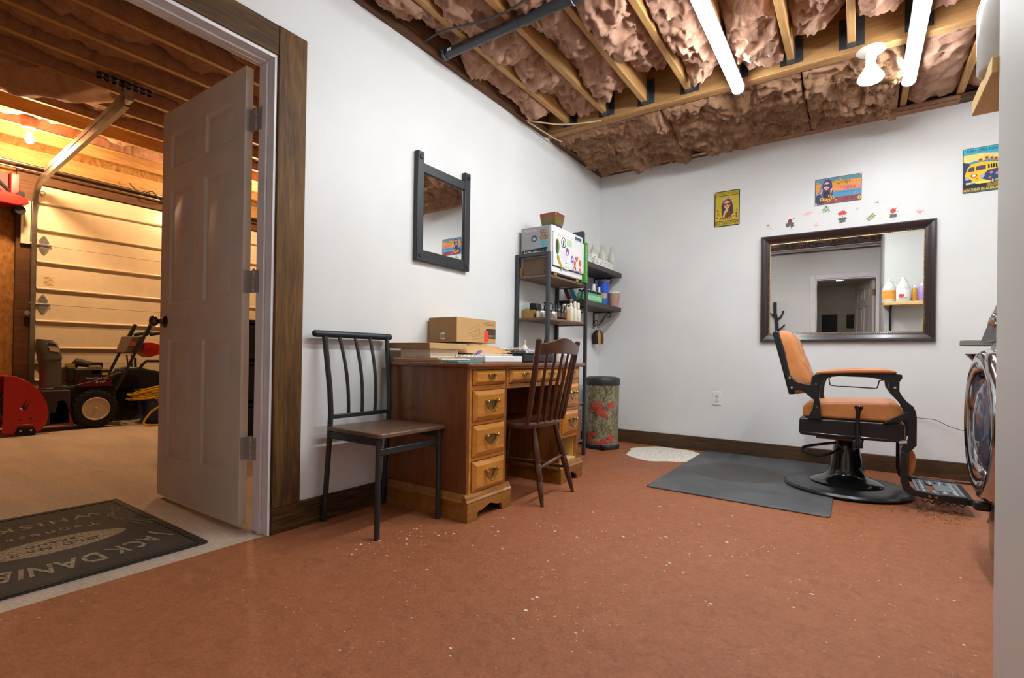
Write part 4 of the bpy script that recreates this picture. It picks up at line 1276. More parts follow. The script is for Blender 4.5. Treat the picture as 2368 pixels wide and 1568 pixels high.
# ------------------------------------------------------------------ windsor chair
t = thing('windsor_chair', 'dark brown spindle back wooden chair pushed up to the desk', 'chair', (-1.55, 2.42, 0))
seat = []
for i in range(36):
    a = 2 * math.pi * i / 36
    e = 0.62
    c, s = math.cos(a), math.sin(a)
    seat.append((-1.60 + math.copysign(abs(c) ** e, c) * 0.205, 2.405 + math.copysign(abs(s) ** e, s) * (0.225 if c < 0 else 0.215)))
sm = MB()
def ring(z, k):
    return [(-1.60 + (p[0] + 1.60) * k, 2.405 + (p[1] - 2.405) * k, z) for p in seat]
lv = [ring(0.405, 0.90), ring(0.412, 0.985), ring(0.430, 1.0), ring(0.440, 0.975), ring(0.434, 0.75), ring(0.428, 0.3)]
obj('seat', loft(lv), 'windsor_y', t, angle=60)
def turned(p0, p1, prof, n=14):
    p0 = Vector(p0); p1 = Vector(p1)
    return MB().tube([tuple(p0.lerp(p1, u)) for u, r in prof], [r for u, r in prof], n)
legp = [(0, 0.009), (0.12, 0.013), (0.28, 0.0175), (0.30, 0.014), (0.315, 0.0185), (0.5, 0.019), (0.52, 0.0155), (0.535, 0.019), (0.75, 0.0165), (0.92, 0.013), (1.0, 0.011)]
LB = [(-1.361, 2.276, 0.0), (-1.372, 2.640, 0.0), (-1.83, 2.235, 0.0), (-1.83, 2.585, 0.0)]
LT = [(-1.45, 2.318, 0.415), (-1.45, 2.545, 0.415), (-1.745, 2.29, 0.415), (-1.745, 2.52, 0.415)]
for a, b_ in zip(LB, LT):
    obj('leg', turned(a, b_, legp), 'windsor_z', t)
def mid(i, u):
    return Vector(LB[i]).lerp(Vector(LT[i]), u)
strp = [(0, 0.007), (0.25, 0.010), (0.5, 0.013), (0.75, 0.010), (1, 0.007)]
obj('stretcher', turned(mid(0, .50), mid(2, .50), strp), 'windsor_y', t)
obj('stretcher', turned(mid(1, .36), mid(3, .36), strp), 'windsor_y', t)
obj('stretcher', turned(mid(0, .46), mid(1, .54), strp), 'windsor_y', t)
PB = [(-1.425, 2.218, 0.43), (-1.428, 2.602, 0.43)]
PT = [(-1.333, 2.174, 0.885), (-1.345, 2.625, 0.885)]
postp = [(0, 0.010), (0.06, 0.012), (0.08, 0.0145), (0.3, 0.016), (0.32, 0.0135), (0.34, 0.0165), (0.6, 0.0155), (0.85, 0.0145), (0.97, 0.016), (0.99, 0.015), (1.0, 0.008)]
for a, b_ in zip(PB, PT):
    obj('back_post', turned(a, b_, postp), 'windsor_z', t)
# crest rail, bowed and humped
NY = 24
outer = []; inner = []
cm = MB()
v = []
for i in range(NY + 1):
    u = i / NY
    y = 2.186 + (2.615 - 2.186) * u
    bowx = 0.030 * math.sin(math.pi * u)
    zt = 0.862 + 0.034 * math.sin(math.pi * u) ** 2.2
    zb = 0.806 + 0.004 * math.sin(math.pi * u)
    xt = -1.338 + bowx; xb = -1.350 + bowx
    v += [(xb - 0.009, y, zb), (xb + 0.009, y, zb), (xt + 0.009, y, zt - 0.004), (xt, y, zt), (xt - 0.009, y, zt - 0.004)]
fs = []
for i in range(NY):
    for j in range(5):
        j2 = (j + 1) % 5
        fs.append((i * 5 + j, i * 5 + j2, (i + 1) * 5 + j2, (i + 1) * 5 + j))
fs.append((4, 3, 2, 1, 0)); fs.append(tuple(NY * 5 + j for j in range(5)))
cm.add(v, fs)
obj('crest_rail', cm, 'windsor_y', t, angle=50)
spp = [(0, 0.007), (0.1, 0.009), (0.28, 0.0115), (0.30, 0.0095), (0.32, 0.012), (0.36, 0.0105), (0.7, 0.0085), (1, 0.0065)]
for k in range(5):
    u = (k + 1) / 6
    a = Vector((-1.415 + 0.012 * math.sin(math.pi * u), 2.235 + 0.355 * u, 0.432))
    b_ = Vector((-1.350 + 0.028 * math.sin(math.pi * u), 2.19 + 0.425 * u, 0.812))
    obj('spindle', turned(a, b_, spp, 10), 'windsor_z', t)

# ------------------------------------------------------------------ barber chair
BC = (-0.052, 3.745)
t = thing('barber_chair', 'black and tan leather barber chair facing right on the rubber mat', 'barber chair', (BC[0], BC[1], 0))
YN, YF = 3.455, 3.985      # near and far side planes
cx, cy = BC
obj('base_plate', MB().lathe([(0.325, 0.009), (0.336, 0.012), (0.337, 0.02), (0.325, 0.031), (0.30, 0.036), (0.28, 0.040), (0.05, 0.046)], 64, (cx, cy, 0)), 'black_satin', t, angle=30)
obj('column', MB().lathe([(0.192, 0.042), (0.193, 0.050), (0.186, 0.056), (0.15, 0.072), (0.115, 0.085), (0.098, 0.105), (0.090, 0.14), (0.076, 0.22), (0.066, 0.285), (0.060, 0.30), (0.055, 0.34)], 48, (cx, cy, 0)), 'black_gloss', t, angle=40)
obj('swivel_plate', MB().box(-0.205, 0.035, 3.60, 3.89, 0.318, 0.338), flat('plate_tan', 120, 92, 70), t, bevel=0.003)
rim = [(-0.286, 0.450), (-0.289, 0.362), (-0.276, 0.348), (-0.014, 0.345), (0.215, 0.350), (0.218, 0.452)]
obj('seat_frame', MB().prism(rim, 'y', YN + 0.02, YF - 0.02), 'black_satin', t, bevel=0.022, seg=4)
obj('seat_lip', MB().prism([(-0.281, 0.368), (-0.281, 0.356), (0.21, 0.352), (0.21, 0.366)], 'y', YN + 0.012, YF - 0.012), 'black_gloss', t, bevel=0.004)
sc = [(-0.270, 0.453), (-0.272, 0.520), (-0.245, 0.540), (-0.154, 0.551), (0.03, 0.562), (0.150, 0.566), (0.190, 0.558), (0.212, 0.530), (0.208, 0.453)]
obj('seat_cushion', MB().prism(sc, 'y', YN + 0.042, YF - 0.042), 'leather', t, bevel=0.020, seg=5, angle=60)
# backrest: shell plus tufted cushion
sh = [(-0.442, 0.962), (-0.428, 0.976), (-0.406, 0.975), (-0.368, 0.839), (-0.332, 0.667), (-0.308, 0.588), (-0.346, 0.584), (-0.398, 0.795)]
obj('back_shell', MB().prism(sh, 'y', YN + 0.045, YF - 0.045), 'black_satin', t, bevel=0.008, seg=3)
prof = [(-0.405, 0.972), (-0.392, 0.984), (-0.372, 0.980), (-0.345, 0.962), (-0.322, 0.938), (-0.302, 0.895), (-0.284, 0.840), (-0.262, 0.785), (-0.244, 0.735), (-0.230, 0.695), (-0.226, 0.662), (-0.240, 0.625), (-0.268, 0.592), (-0.305, 0.586)]
back = [(-0.403, 0.970), (-0.400, 0.955), (-0.395, 0.935), (-0.388, 0.91), (-0.38, 0.885), (-0.370, 0.85), (-0.36, 0.80), (-0.352, 0.76), (-0.344, 0.72), (-0.336, 0.685), (-0.328, 0.655), (-0.320, 0.625), (-0.312, 0.60), (-0.306, 0.588)]
NV = 56; NU = 44
pv = np.linspace(0, len(prof) - 1, NV)
PF = np.array([[np.interp(q, range(len(prof)), [p[k] for p in prof]) for k in (0, 1)] for q in pv])
PBk = np.array([[np.interp(q, range(len(back)), [p[k] for p in back]) for k in (0, 1)] for q in pv])
uu = np.linspace(-1, 1, NU)
ed = (1 - np.abs(uu) ** 8) ** 0.5
ed = np.clip(ed, 0, 1)
tuft = np.zeros((NV, NU))
zz = PF[:, 1]
for (bu, bz) in ((-0.45, 0.86), (0.45, 0.86), (0, 0.785), (-0.45, 0.71), (0.45, 0.71), (0, 0.915), (0, 0.66)):
    rr = np.sqrt(((uu[None, :] - bu) / 0.16) ** 2 + ((zz[:, None] - bz) / 0.028) ** 2)
    tuft += 0.020 * np.exp(-rr ** 2)
for s in (-1, 1):     # pleats between buttons
    for (u0, z0, u1, z1) in ((0, 0.785, 0.45 * s, 0.86), (0, 0.785, 0.45 * s, 0.71), (0, 0.915, 0.45 * s, 0.86), (0, 0.66, 0.45 * s, 0.71), (0.45 * s, 0.86, 1.0 * s, 0.79), (0.45 * s, 0.71, 1.0 * s, 0.79)):
        px_ = (uu[None, :] - u0) / 0.45; pz_ = (zz[:, None] - z0) / 0.075
        dx, dz = (u1 - u0) / 0.45, (z1 - z0) / 0.075
        L2 = dx * dx + dz * dz
        tt = np.clip((px_ * dx + pz_ * dz) / L2, 0, 1)
        dd = (px_ - tt * dx) ** 2 + (pz_ - tt * dz) ** 2
        tuft += 0.007 * np.exp(-dd / 0.012)
w_ = ed[None, :]
tuft = np.minimum(tuft, 0.022)
X = PBk[:, 0:1] + (PF[:, 0:1] - PBk[:, 0:1] - tuft * (np.sin(np.linspace(0, math.pi, NV)) ** 0.5)[:, None]) * w_
Z = PBk[:, 1:2] + (PF[:, 1:2] - PBk[:, 1:2]) * w_
Y = 3.72 + uu[None, :] * 0.212 + 0 * Z
P = np.stack([X, Y, Z], -1)
bm_ = MB().grid(P[:, :])
bk = np.stack([np.repeat(PBk[:, 0:1], NU, 1), Y, np.repeat(PBk[:, 1:2], NU, 1)], -1)
bm_.grid(bk[:, ::-1])
bc = obj('back_cushion', bm_, 'leather', t, angle=80)
bt = MB()
for (bu, bz) in ((-0.45, 0.86), (0.45, 0.86), (0, 0.785), (-0.45, 0.71), (0.45, 0.71)):
    i = int(np.argmin(np.abs(zz - bz))); 
    bt.sphere((PF[i, 0] - 0.018, 3.72 + bu * 0.212, bz), 0.009, 8)
obj('tuft_button', bt, 'leather', bc)
arm_poly = [(-0.224, 0.696), (-0.206, 0.712), (-0.018, 0.724), (0.164, 0.729), (0.201, 0.724), (0.202, 0.704), (0.190, 0.684), (0.190, 0.633), (0.203, 0.606), (0.221, 0.580), (0.251, 0.552), (0.262, 0.525), (0.266, 0.49), (0.266, 0.345), (0.251, 0.324), (0.228, 0.302), (0.198, 0.306), (0.206, 0.345), (0.228, 0.37), (0.231, 0.403), (0.228, 0.470), (0.21, 0.476), (0.116, 0.446), (0.13, 0.462), (0.225, 0.523), (0.209, 0.549), (0.171, 0.593), (0.145, 0.639), (0.139, 0.690), (0.049, 0.704), (-0.086, 0.706), (-0.15, 0.697), (-0.171, 0.665), (-0.181, 0.631), (-0.185, 0.572), (-0.178, 0.53), (-0.172, 0.446), (-0.243, 0.447), (-0.216, 0.511), (-0.210, 0.562), (-0.227, 0.575), (-0.255, 0.600), (-0.283, 0.617), (-0.335, 0.608), (-0.347, 0.700), (-0.334, 0.703), (-0.321, 0.682), (-0.302, 0.668), (-0.262, 0.656), (-0.228, 0.652)]
for (a, b_) in ((YN, YN + 0.03), (YF - 0.03, YF)):
    fa = obj('arm_frame', MB().prism(arm_poly, 'y', a, b_), 'black_satin', t, bevel=0.004)
    bl = MB()
    yy = a if a == YN else b_
    sg = -1 if a == YN else 1
    for (x, z) in ((-0.337, 0.688), (-0.326, 0.630), (-0.200, 0.655), (0.170, 0.652), (-0.195, 0.52)):
        bl.cyl((x, yy, z), (x, yy + sg * 0.004, z), 0.006, n=10)
    obj('bolt', bl, 'chrome', fa)
    pad = [(-0.210, 0.716), (-0.195, 0.729), (-0.156, 0.737), (-0.018, 0.748), (0.145, 0.750), (0.172, 0.743), (0.182, 0.732), (-0.018, 0.726)]
    obj('armrest_pad', MB().prism(pad, 'y', a - 0.012, b_ + 0.016), 'leather', t, bevel=0.006, seg=3)
    yb = (a + b_) / 2
    if a == YN:
        obj('towel_bar', MB().tube([(-0.126, yb, 0.703), (-0.137, yb, 0.690), (-0.132, yb, 0.655), (-0.124, yb, 0.650), (0.085, yb, 0.643), (0.093, yb, 0.648), (0.101, yb, 0.688), (0.13, yb, 0.694)], 0.0035, 8), 'black_gloss', t)
    leg = [(0.198, 0.310), (0.228, 0.302), (0.231, 0.171), (0.241, 0.124), (0.266, 0.105), (0.356, 0.098), (0.475, 0.100), (0.475, 0.060), (0.350, 0.062), (0.246, 0.075), (0.213, 0.098), (0.199, 0.143)]
    yo = 0.03 if a == YN else -0.03
    lg = obj('leg_rest_bar', MB().prism(leg, 'y', a + (0.0 if a == YN else -0.10), b_ + (0.0 if a == YN else -0.10)), 'black_satin', t, bevel=0.005)
    if a == YN:
        obj('bolt', MB().cyl((0.322, YN, 0.083), (0.322, YN - 0.005, 0.083), 0.007, n=10).cyl((0.350, YN, 0.082), (0.350, YN - 0.005, 0.082), 0.007, n=10), 'brass', lg)
obj('bright_link', MB().tube([(0.215, YN + 0.012, 0.44), (0.218, YN + 0.012, 0.38), (0.208, YN + 0.012, 0.355)], 0.006, 8).cyl((0.19, YN + .006, 0.352), (0.225, YN + .006, 0.358), 0.009, n=10), 'chrome', t)
# recline lever on the near side
obj('recline_lever', MB().tube([(0.006, YN - 0.008, 0.318), (0.004, YN - 0.008, 0.40), (0.003, YN - 0.008, 0.46), (0.006, YN - 0.008, 0.512), (0.008, YN - 0.008, 0.530), (0.009, YN - 0.008, 0.541), (0.009, YN - 0.008, 0.545)], [0.016, 0.013, 0.010, 0.013, 0.022, 0.021, 0.008], 14), 'black_gloss', t)
obj('lever_bracket', MB().box(-0.02, 0.03, YN + 0.002, YN + 0.14, 0.30, 0.345), 'black_satin', t, bevel=0.006)
# pump lever loop at the back
obj('pump_lever', MB().tube(catmull([(-0.10, 3.62, 0.300), (-0.19, 3.60, 0.282), (-0.262, 3.585, 0.262), (-0.279, 3.57, 0.248), (-0.262, 3.56, 0.233), (-0.19, 3.55, 0.222), (-0.13, 3.58, 0.236), (-0.08, 3.64, 0.262)], 5), 0.0085, 10), 'black_satin', t)
obj('calf_pad', MB().prism([(0.232, 0.31), (0.250, 0.318), (0.264, 0.29), (0.268, 0.245), (0.262, 0.20), (0.245, 0.168), (0.234, 0.17)], 'y', YN + 0.045, YF - 0.145), 'leather', t, bevel=0.010, seg=3)
obj('calf_panel', MB().box(0.212, 0.2315, YN + 0.035, YF - 0.135, 0.16, 0.30), 'black_satin', t, bevel=0.004)
# ornate open work foot plate
fpm = plain('foot_plate_grey', (0.22, 0.24, 0.26, 1), 0.4, 0.5)
fp = MB()
fx0, fx1, fy0, fy1, fz = 0.272, 0.472, YN + 0.032, YF - 0.135, 0.094
for (a, b_, c, d) in ((fx0, fx0 + .014, fy0, fy1), (fx1 - .014, fx1, fy0, fy1), (fx0 + .014, fx1 - .014, fy0, fy0 + .014), (fx0 + .014, fx1 - .014, fy1 - .014, fy1), (fx0 + 0.085, fx0 + 0.155, fy0 + 0.10, fy1 - 0.10)):
    fp.box(a, b_, c, d, fz - 0.008, fz)
for i in range(4):
    for j in range(8):
        x = fx0 + 0.035 + i * 0.044; y = fy0 + 0.030 + j * 0.0435
        if 1 <= i <= 2 and 2 <= j <= 5:
            continue
        fp.torus((x, y, fz - 0.004), 0.017, 0.0045, 'z', 10, 4)
        fp.box(x - 0.003, x + 0.003, y - 0.024, y + 0.024, fz - 0.007, fz - 0.001, 0, Matrix.Translation((x, y, 0)) @ Matrix.Rotation(0.8 * (1 if (i + j) % 2 else -1), 4, 'Z') @ Matrix.Translation((-x, -y, 0)))
obj('foot_plate', fp, fpm, t)
obj('foot_plate_cap', MB().box(0.475, 0.50, fy0 - 0.02, fy1 + 0.02, 0.058, 0.090), 'rubber', t, bevel=0.004)
ul = MB()
for j in range(6):
    ul.tube([(0.29 + j * 0.03, fy0, 0.055), (0.305 + j * 0.03, fy0, 0.04), (0.32 + j * 0.03, fy0, 0.055)], 0.003, 5)
obj('under_scroll', ul, 'black_satin', t)

# ------------------------------------------------------------------ rubber mat under the barber chair
m, nt, b = newmat('grey_mat')
vec = coords(nt)
w1 = noise_n(nt, vec, 3.2, 6, .65, .8)
c = ramp(nt, w1, [(0.3, srgb(62, 64, 66)), (0.55, srgb(84, 86, 88)), (0.8, srgb(112, 112, 110))])
gr = N(nt, 'ShaderNodeTexGradient', gradient_type='SPHERICAL')
mp = N(nt, 'ShaderNodeMapping'); mp.inputs['Location'].default_value = (1.27, -1.55, 0); mp.inputs['Scale'].default_value = (2.6, 2.6, 1)
tc = N(nt, 'ShaderNodeTexCoord'); nt.links.new(tc.outputs['Object'], mp.inputs['Vector'])
mp.inputs['Location'].default_value = (0.25, 0.0, 0); nt.links.new(mp.outputs['Vector'], gr.inputs['Vector'])
wear = ramp(nt, gr.outputs['Fac'], [(0.18, (0, 0, 0, 1)), (0.26, (1, 1, 1, 1))])
c = mixc(nt, wear, c, mixc(nt, 0.75, c, srgb(70, 62, 54)))
nt.links.new(c, b.inputs['Base Color'])
b.inputs['Roughness'].default_value = 0.55
bump(nt, b, noise_n(nt, vec, 220, 3), 0.25, 0.002)
mc = (-0.59, 3.76, 0)
o_ = thing('rubber_mat', 'grey rubber floor mat under the barber chair', 'floor mat', mc)
obj('mat', MB().prism([(-1.055, 3.022), (-0.133, 2.993), (-0.112, 3.0), (-0.105, 3.02), (-0.118, 4.505), (-1.07, 4.505), (-1.066, 3.032)], 'z', 0.0, 0.009), 'grey_mat', o_, bevel=0.003)

# ------------------------------------------------------------------ pedal bin with camouflage print
m, nt, b = newmat('camo')
vec = coords(nt)
v1 = coords(nt, (1.0, 1.0, 0.32))
n1 = noise_n(nt, v1, 15, 6, .65, 1.4)
n2 = noise_n(nt, coords(nt, (1, 1, 0.5), rot=(0.5, 0.6, 0)), 22, 4, .7, 2.2)
c = ramp(nt, n1, [(0.28, srgb(52, 44, 34)), (0.42, srgb(110, 100, 74)), (0.55, srgb(150, 144, 112)), (0.68, srgb(108, 106, 84)), (0.8, srgb(176, 168, 140))])
tw = ramp(nt, n2, [(0.44, (0, 0, 0, 1)), (0.48, (1, 1, 1, 1)), (0.52, (0, 0, 0, 1))])
c = mixc(nt, tw, c, srgb(46, 36, 28))
tw2 = ramp(nt, noise_n(nt, coords(nt, (1, 1, .45), rot=(-.5, -.4, 0)), 16, 3, .6, 1.5), [(0.47, (0, 0, 0, 1)), (0.49, (.8, .8, .8, 1)), (0.515, (0, 0, 0, 1))])
c = mixc(nt, tw2, c, srgb(196, 182, 150))
nt.links.new(c, b.inputs['Base Color'])
b.inputs['Roughness'].default_value = 0.35
bx, by = -1.868, 4.128
t = thing('pedal_bin', 'round pedal bin with camouflage print and black lid in the back corner', 'trash can', (bx, by, 0))
body = obj('body', MB().lathe([(0.140, 0.03), (0.146, 0.035), (0.148, 0.30), (0.150, 0.555), (0.146, 0.56)], 48, (bx, by, 0)), 'camo', t)
obj('base_ring', MB().lathe([(0.150, 0.0), (0.157, 0.004), (0.157, 0.022), (0.150, 0.032), (0.10, 0.034)], 48, (bx, by, 0)), 'black_satin', t)
obj('lid', MB().lathe([(0.154, 0.555), (0.157, 0.562), (0.157, 0.60), (0.150, 0.615), (0.12, 0.625), (0.02, 0.630)], 48, (bx, by, 0)), flat('lid_black', 44, 46, 48, 0.45), t)
obj('pedal', MB().prism([(-1.81, 3.965), (-1.755, 3.992), (-1.73, 3.955), (-1.775, 3.935)], 'z', 0.03, 0.045).box(-1.80, -1.77, 3.965, 4.0, 0.0, 0.03), 'black_satin', t, bevel=0.003)
# printed red leaves
leaf = MB()
lr = random.Random(4)
for i in range(26):
    if i < 15:
        az = math.radians(lr.uniform(-105, -25)); z = lr.gauss(0.355, 0.035)
    else:
        az = math.radians(lr.uniform(-120, -30)); z = lr.uniform(0.05, 0.13)
    L = lr.uniform(0.022, 0.042); wd = L * 0.42; ang = lr.uniform(0, 6.28)
    pts2 = [(L, 0), (L * .3, wd * .8), (-L * .3, wd), (-L * .8, wd * .35), (-L, 0), (-L * .8, -wd * .5), (-L * .2, -wd), (L * .3, -wd * .7)]
    ring_ = []
    for (p, q) in pts2:
        u = p * math.cos(ang) - q * math.sin(ang); w2 = p * math.sin(ang) + q * math.cos(ang)
        a2 = az + u / 0.15
        zc = min(.55, max(0.036, z + w2))
        ring_.append((bx + 0.1512 * math.cos(a2), by + 0.1512 * math.sin(a2), zc))
    ctr = tuple(sum(q[k] for q in ring_) / 8 for k in range(3))
    cc = Vector((ctr[0] - bx, ctr[1] - by)); cc = cc.normalized() * 0.1516
    ring_.append((bx + cc.x, by + cc.y, ctr[2]))
    leaf.add(ring_, [(j, (j + 1) % 8, 8) for j in range(8)])
obj('printed_leaves', leaf, flat('leaf_red', 196, 62, 46), body)

# hair clippings swept under the foot rest
hc_ = MB()
hr = random.Random(21)
for _ in range(260):
    x = hr.gauss(0.33, 0.14); y = hr.gauss(3.52, 0.12)
    if (x + 0.052) ** 2 + (y - 3.745) ** 2 < 0.35 ** 2 or x > 0.47 or y < 3.2:
        continue
    a = hr.uniform(0, 6.28); L = hr.uniform(0.006, 0.02)
    hc_.tube([(x, y, 0.001), (x + L * math.cos(a), y + L * math.sin(a), 0.0025), (x + 1.7 * L * math.cos(a + .5), y + 1.7 * L * math.sin(a + .5), 0.001)], 0.0007, 3)
o_ = obj('hair_clippings', hc_, flat('hair_dark', 40, 28, 22))
tag(o_, 'dark hair clippings on the floor under the foot rest', 'hair')
o_['kind'] = 'stuff'

# ------------------------------------------------------------------ wall mirror on the left wall
t = thing('wall_mirror', 'small black framed mirror with square studs on the left wall', 'mirror', (XL, 2.265, 1.33))
X1 = XL + 0.032
my0, my1, mz0, mz1 = 2.03, 2.502, 1.333, 1.962
for (a, b_) in ((my0, my0 + 0.052), (my1 - 0.052, my1)):
    s = obj('stile', MB().box(XL + 0.002, X1, a, b_, mz0, mz1), 'black_metal', t, bevel=0.004)
    st = MB()
    for zz in (mz0 + 0.033, mz1 - 0.033):
        st.box(X1, X1 + 0.006, (a + b_) / 2 - 0.009, (a + b_) / 2 + 0.009, zz - 0.011, zz + 0.011)
    obj('stud', st, 'black_gloss', s, bevel=0.002)
obj('rail', MB().box(XL + 0.002, X1 - 0.003, my0 + 0.052, my1 - 0.052, 1.848, 1.902), 'black_metal', t, bevel=0.003)
obj('rail', MB().box(XL + 0.002, X1 - 0.003, my0 + 0.052, my1 - 0.052, mz0, mz0 + 0.066), 'black_metal', t, bevel=0.003)
obj('glass', MB().box(XL + 0.004, X1 - 0.014, my0 + 0.052, my1 - 0.052, mz0 + 0.066, 1.848), 'mirror_glass', t)

# ------------------------------------------------------------------ large framed mirror on the back wall
t = thing('framed_mirror', 'large dark wood framed mirror with gold beading on the back wall', 'mirror', (-0.107, YB, 0.94))
ax0, ax1, az0, az1 = -0.657, 0.443, 0.941, 1.794
FWD = 0.066
prof = [(0.0, 0.0), (0.0, 0.026), (0.008, 0.034), (0.022, 0.032), (0.040, 0.022), (0.054, 0.020), (FWD, 0.016), (FWD, 0.0)]   # (inset, depth)
def frame_side(p, q, inx, inz):
    v = []
    for (e, (cx_, cz_), (sx, sz)) in ((0, p, inx), (1, q, inz)):
        for (ins, d) in prof:
            v.append((cx_ + sx * ins, YB - 0.002 - d, cz_ + sz * ins))
    n = len(prof)
    fs = [(j, (j + 1) % n, n + (j + 1) % n, n + j) for j in range(n)]
    fs += [tuple(range(n))[::-1], tuple(range(n, 2 * n))]
    return MB().add(v, fs)
cor = [(ax0, az0, 1, 1), (ax1, az0, -1, 1), (ax1, az1, -1, -1), (ax0, az1, 1, -1)]
for i in range(4):
    a = cor[i]; c = cor[(i + 1) % 4]
    obj('frame_rail', frame_side(a[:2], c[:2], a[2:], c[2:]), 'mirror_frame', t, angle=50)
bd = MB()
ix0, ix1, iz0, iz1 = ax0 + FWD - 0.004, ax1 - FWD + 0.004, az0 + FWD - 0.004, az1 - FWD + 0.004
oct_f = [(0, 2, 4), (2, 1, 4), (1, 3, 4), (3, 0, 4), (2, 0, 5), (1, 2, 5), (3, 1, 5), (0, 3, 5)]
def bead(x, z, r=0.0048):
    y = YB - 0.019
    bd.add([(x + r, y, z), (x - r, y, z), (x, y, z + r), (x, y, z - r), (x, y - r, z), (x, y + r, z)], oct_f)
st = 0.0125
k = int((ix1 - ix0) / st)
for i in range(k + 1):
    bead(ix0 + i * st, iz0); bead(ix0 + i * st, iz1)
for i in range(1, int((iz1 - iz0) / st)):
    bead(ix0, iz0 + i * st); bead(ix1, iz0 + i * st)
for (a, b_, c, d) in ((ix0 - .004, ix1 + .004, iz0 + .005, iz0 + .009), (ix0 - .004, ix1 + .004, iz1 - .009, iz1 - .005), (ix0 + .005, ix0 + .009, iz0, iz1), (ix1 - .009, ix1 - .005, iz0, iz1)):
    bd.box(a, b_, YB - 0.018, YB - 0.010, c, d)
obj('gold_beading', bd, 'gold', t)
obj('glass', MB().box(ax0 + FWD - 0.006, ax1 - FWD + 0.006, YB - 0.012, YB - 0.004, az0 + FWD - 0.006, az1 - FWD + 0.006), 'mirror_glass', t)

# ------------------------------------------------------------------ tin signs
def sign(name, label, x0, x1, z0, z1, boardmat):
    t = thing(name, label, 'sign', ((x0 + x1) / 2, YB, z0), group='tin signs on the back wall')
    r = 0.008
    c = []
    for (cx_, cz_, a0) in ((x1 - r, z1 - r, 0), (x0 + r, z1 - r, 90), (x0 + r, z0 + r, 180), (x1 - r, z0 + r, 270)):
        for k in range(4):
            a = math.radians(a0 + 30 * k)
            c.append((cx_ + r * math.cos(a), cz_ + r * math.sin(a)))
    obj('tin_plate', MB().prism(c, 'y', YB - 0.004, YB - 0.001), boardmat, t)
    return t
class Art:
    """flat printed artwork: layered coloured shapes in sign coordinates (0..1)"""
    def __init__(s, x0, x1, z0, z1):
        s.mb = MB(); s.mats = []; s.lay = 0; s.b = (x0, x1, z0, z1)
    def mi(s, m):
        if m not in s.mats:
            s.mats.append(m)
        return s.mats.index(m)
    def P(s, u, v):
        x0, x1, z0, z1 = s.b
        return (x0 + (x1 - x0) * u, z0 + (z1 - z0) * v)
    def poly(s, pts, m):
        s.lay += 1
        y = YB - 0.0041 - s.lay * 0.00003
        q = [s.P(*p) for p in pts]
        n = len(q)
        ar = sum(q[i][0] * q[(i + 1) % n][1] - q[(i + 1) % n][0] * q[i][1] for i in range(n))
        if ar < 0:
            q = q[::-1]
        s.mb.add([(a, y, b_) for a, b_ in q], [tuple(range(n))], s.mi(m))
    def rect(s, u0, u1, v0, v1, m):
        s.poly([(u0, v0), (u1, v0), (u1, v1), (u0, v1)], m)
    def disc(s, u, v, ru, rv, m, n=14):
        s.poly([(u + ru * math.cos(2 * math.pi * i / n), v + rv * math.sin(2 * math.pi * i / n)) for i in range(n)], m)
    def flower(s, u, v, r, asp, petal, heart, n=9):
        pts = []
        for i in range(n * 2):
            a = math.pi * i / n
            k = r if i % 2 == 0 else r * 0.62
            pts.append((u + k * math.cos(a), v + k * asp * math.sin(a)))
        s.poly(pts, petal)
        s.disc(u, v, r * 0.42, r * 0.42 * asp, heart, 8)
    def text(s, body, u, v, size, m, sx=1.0, spacing=1.0):
        s.lay += 1
        x, z = s.P(u, v)
        text_mb(body, size, 0.00002, M=frame((x, YB - 0.0041 - s.lay * 0.00003, z), (1, 0, 0), (0, 0, 1)), mb=s.mb, mi=s.mi(m), sx=sx, spacing=spacing)
    def done(s, parent, name='artwork'):
        return obj(name, s.mb, s.mats, parent)
for nm, c in dict(p_olive=(196, 176, 30), p_dkol=(92, 80, 26), p_black=(28, 22, 26), p_skin=(224, 178, 112), p_hair=(66, 40, 52), p_brown=(98, 60, 34), p_yellow=(244, 200, 40), p_gold=(226, 160, 30), p_orange=(236, 150, 74), p_salmon=(236, 140, 110), p_blue=(76, 150, 190), p_teal=(92, 140, 158), p_maroon=(150, 60, 70), p_purple=(70, 54, 96), p_pink=(232, 180, 176), p_white=(236, 232, 224), p_sky=(70, 180, 206), p_cream=(238, 222, 130), p_navy=(44, 52, 92), p_deep=(40, 70, 120), p_red=(196, 70, 50), p_grass=(150, 120, 40), p_green=(74, 96, 52), p_glass=(84, 62, 96), p_chrome=(180, 180, 196)).items():
    flat(nm, *c)

# sign 1: portrait among sunflowers
s1 = (-1.028, -0.827, 1.928, 2.229)
t = sign('tin_sign', 'yellow tin sign of a woman in sunglasses among sunflowers, left of the mirror', *s1, 'p_black')
A = Art(*s1); asp = (s1[1] - s1[0]) / (s1[3] - s1[2])
A.rect(0.025, 0.975, 0.015, 0.985, 'p_dkol'); A.rect(0.04, 0.96, 0.155, 0.855, 'p_olive')
A.rect(0.04, 0.96, 0.875, 0.975, 'p_olive'); A.rect(0.04, 0.96, 0.025, 0.135, 'p_olive')
A.poly([(0.30, 0.32), (0.28, 0.55), (0.33, 0.72), (0.5, 0.80), (0.66, 0.74), (0.74, 0.55), (0.76, 0.35), (0.62, 0.27), (0.4, 0.24)], 'p_hair')
A.poly([(0.30, 0.20), (0.34, 0.40), (0.5, 0.48), (0.68, 0.38), (0.72, 0.2)], 'p_brown')
A.poly([(0.37, 0.58), (0.38, 0.68), (0.50, 0.73), (0.62, 0.68), (0.63, 0.57), (0.56, 0.49), (0.50, 0.475), (0.43, 0.50)], 'p_skin')
A.disc(0.435, 0.615, 0.065, 0.038, 'p_maroon'); A.disc(0.575, 0.62, 0.065, 0.038, 'p_maroon')
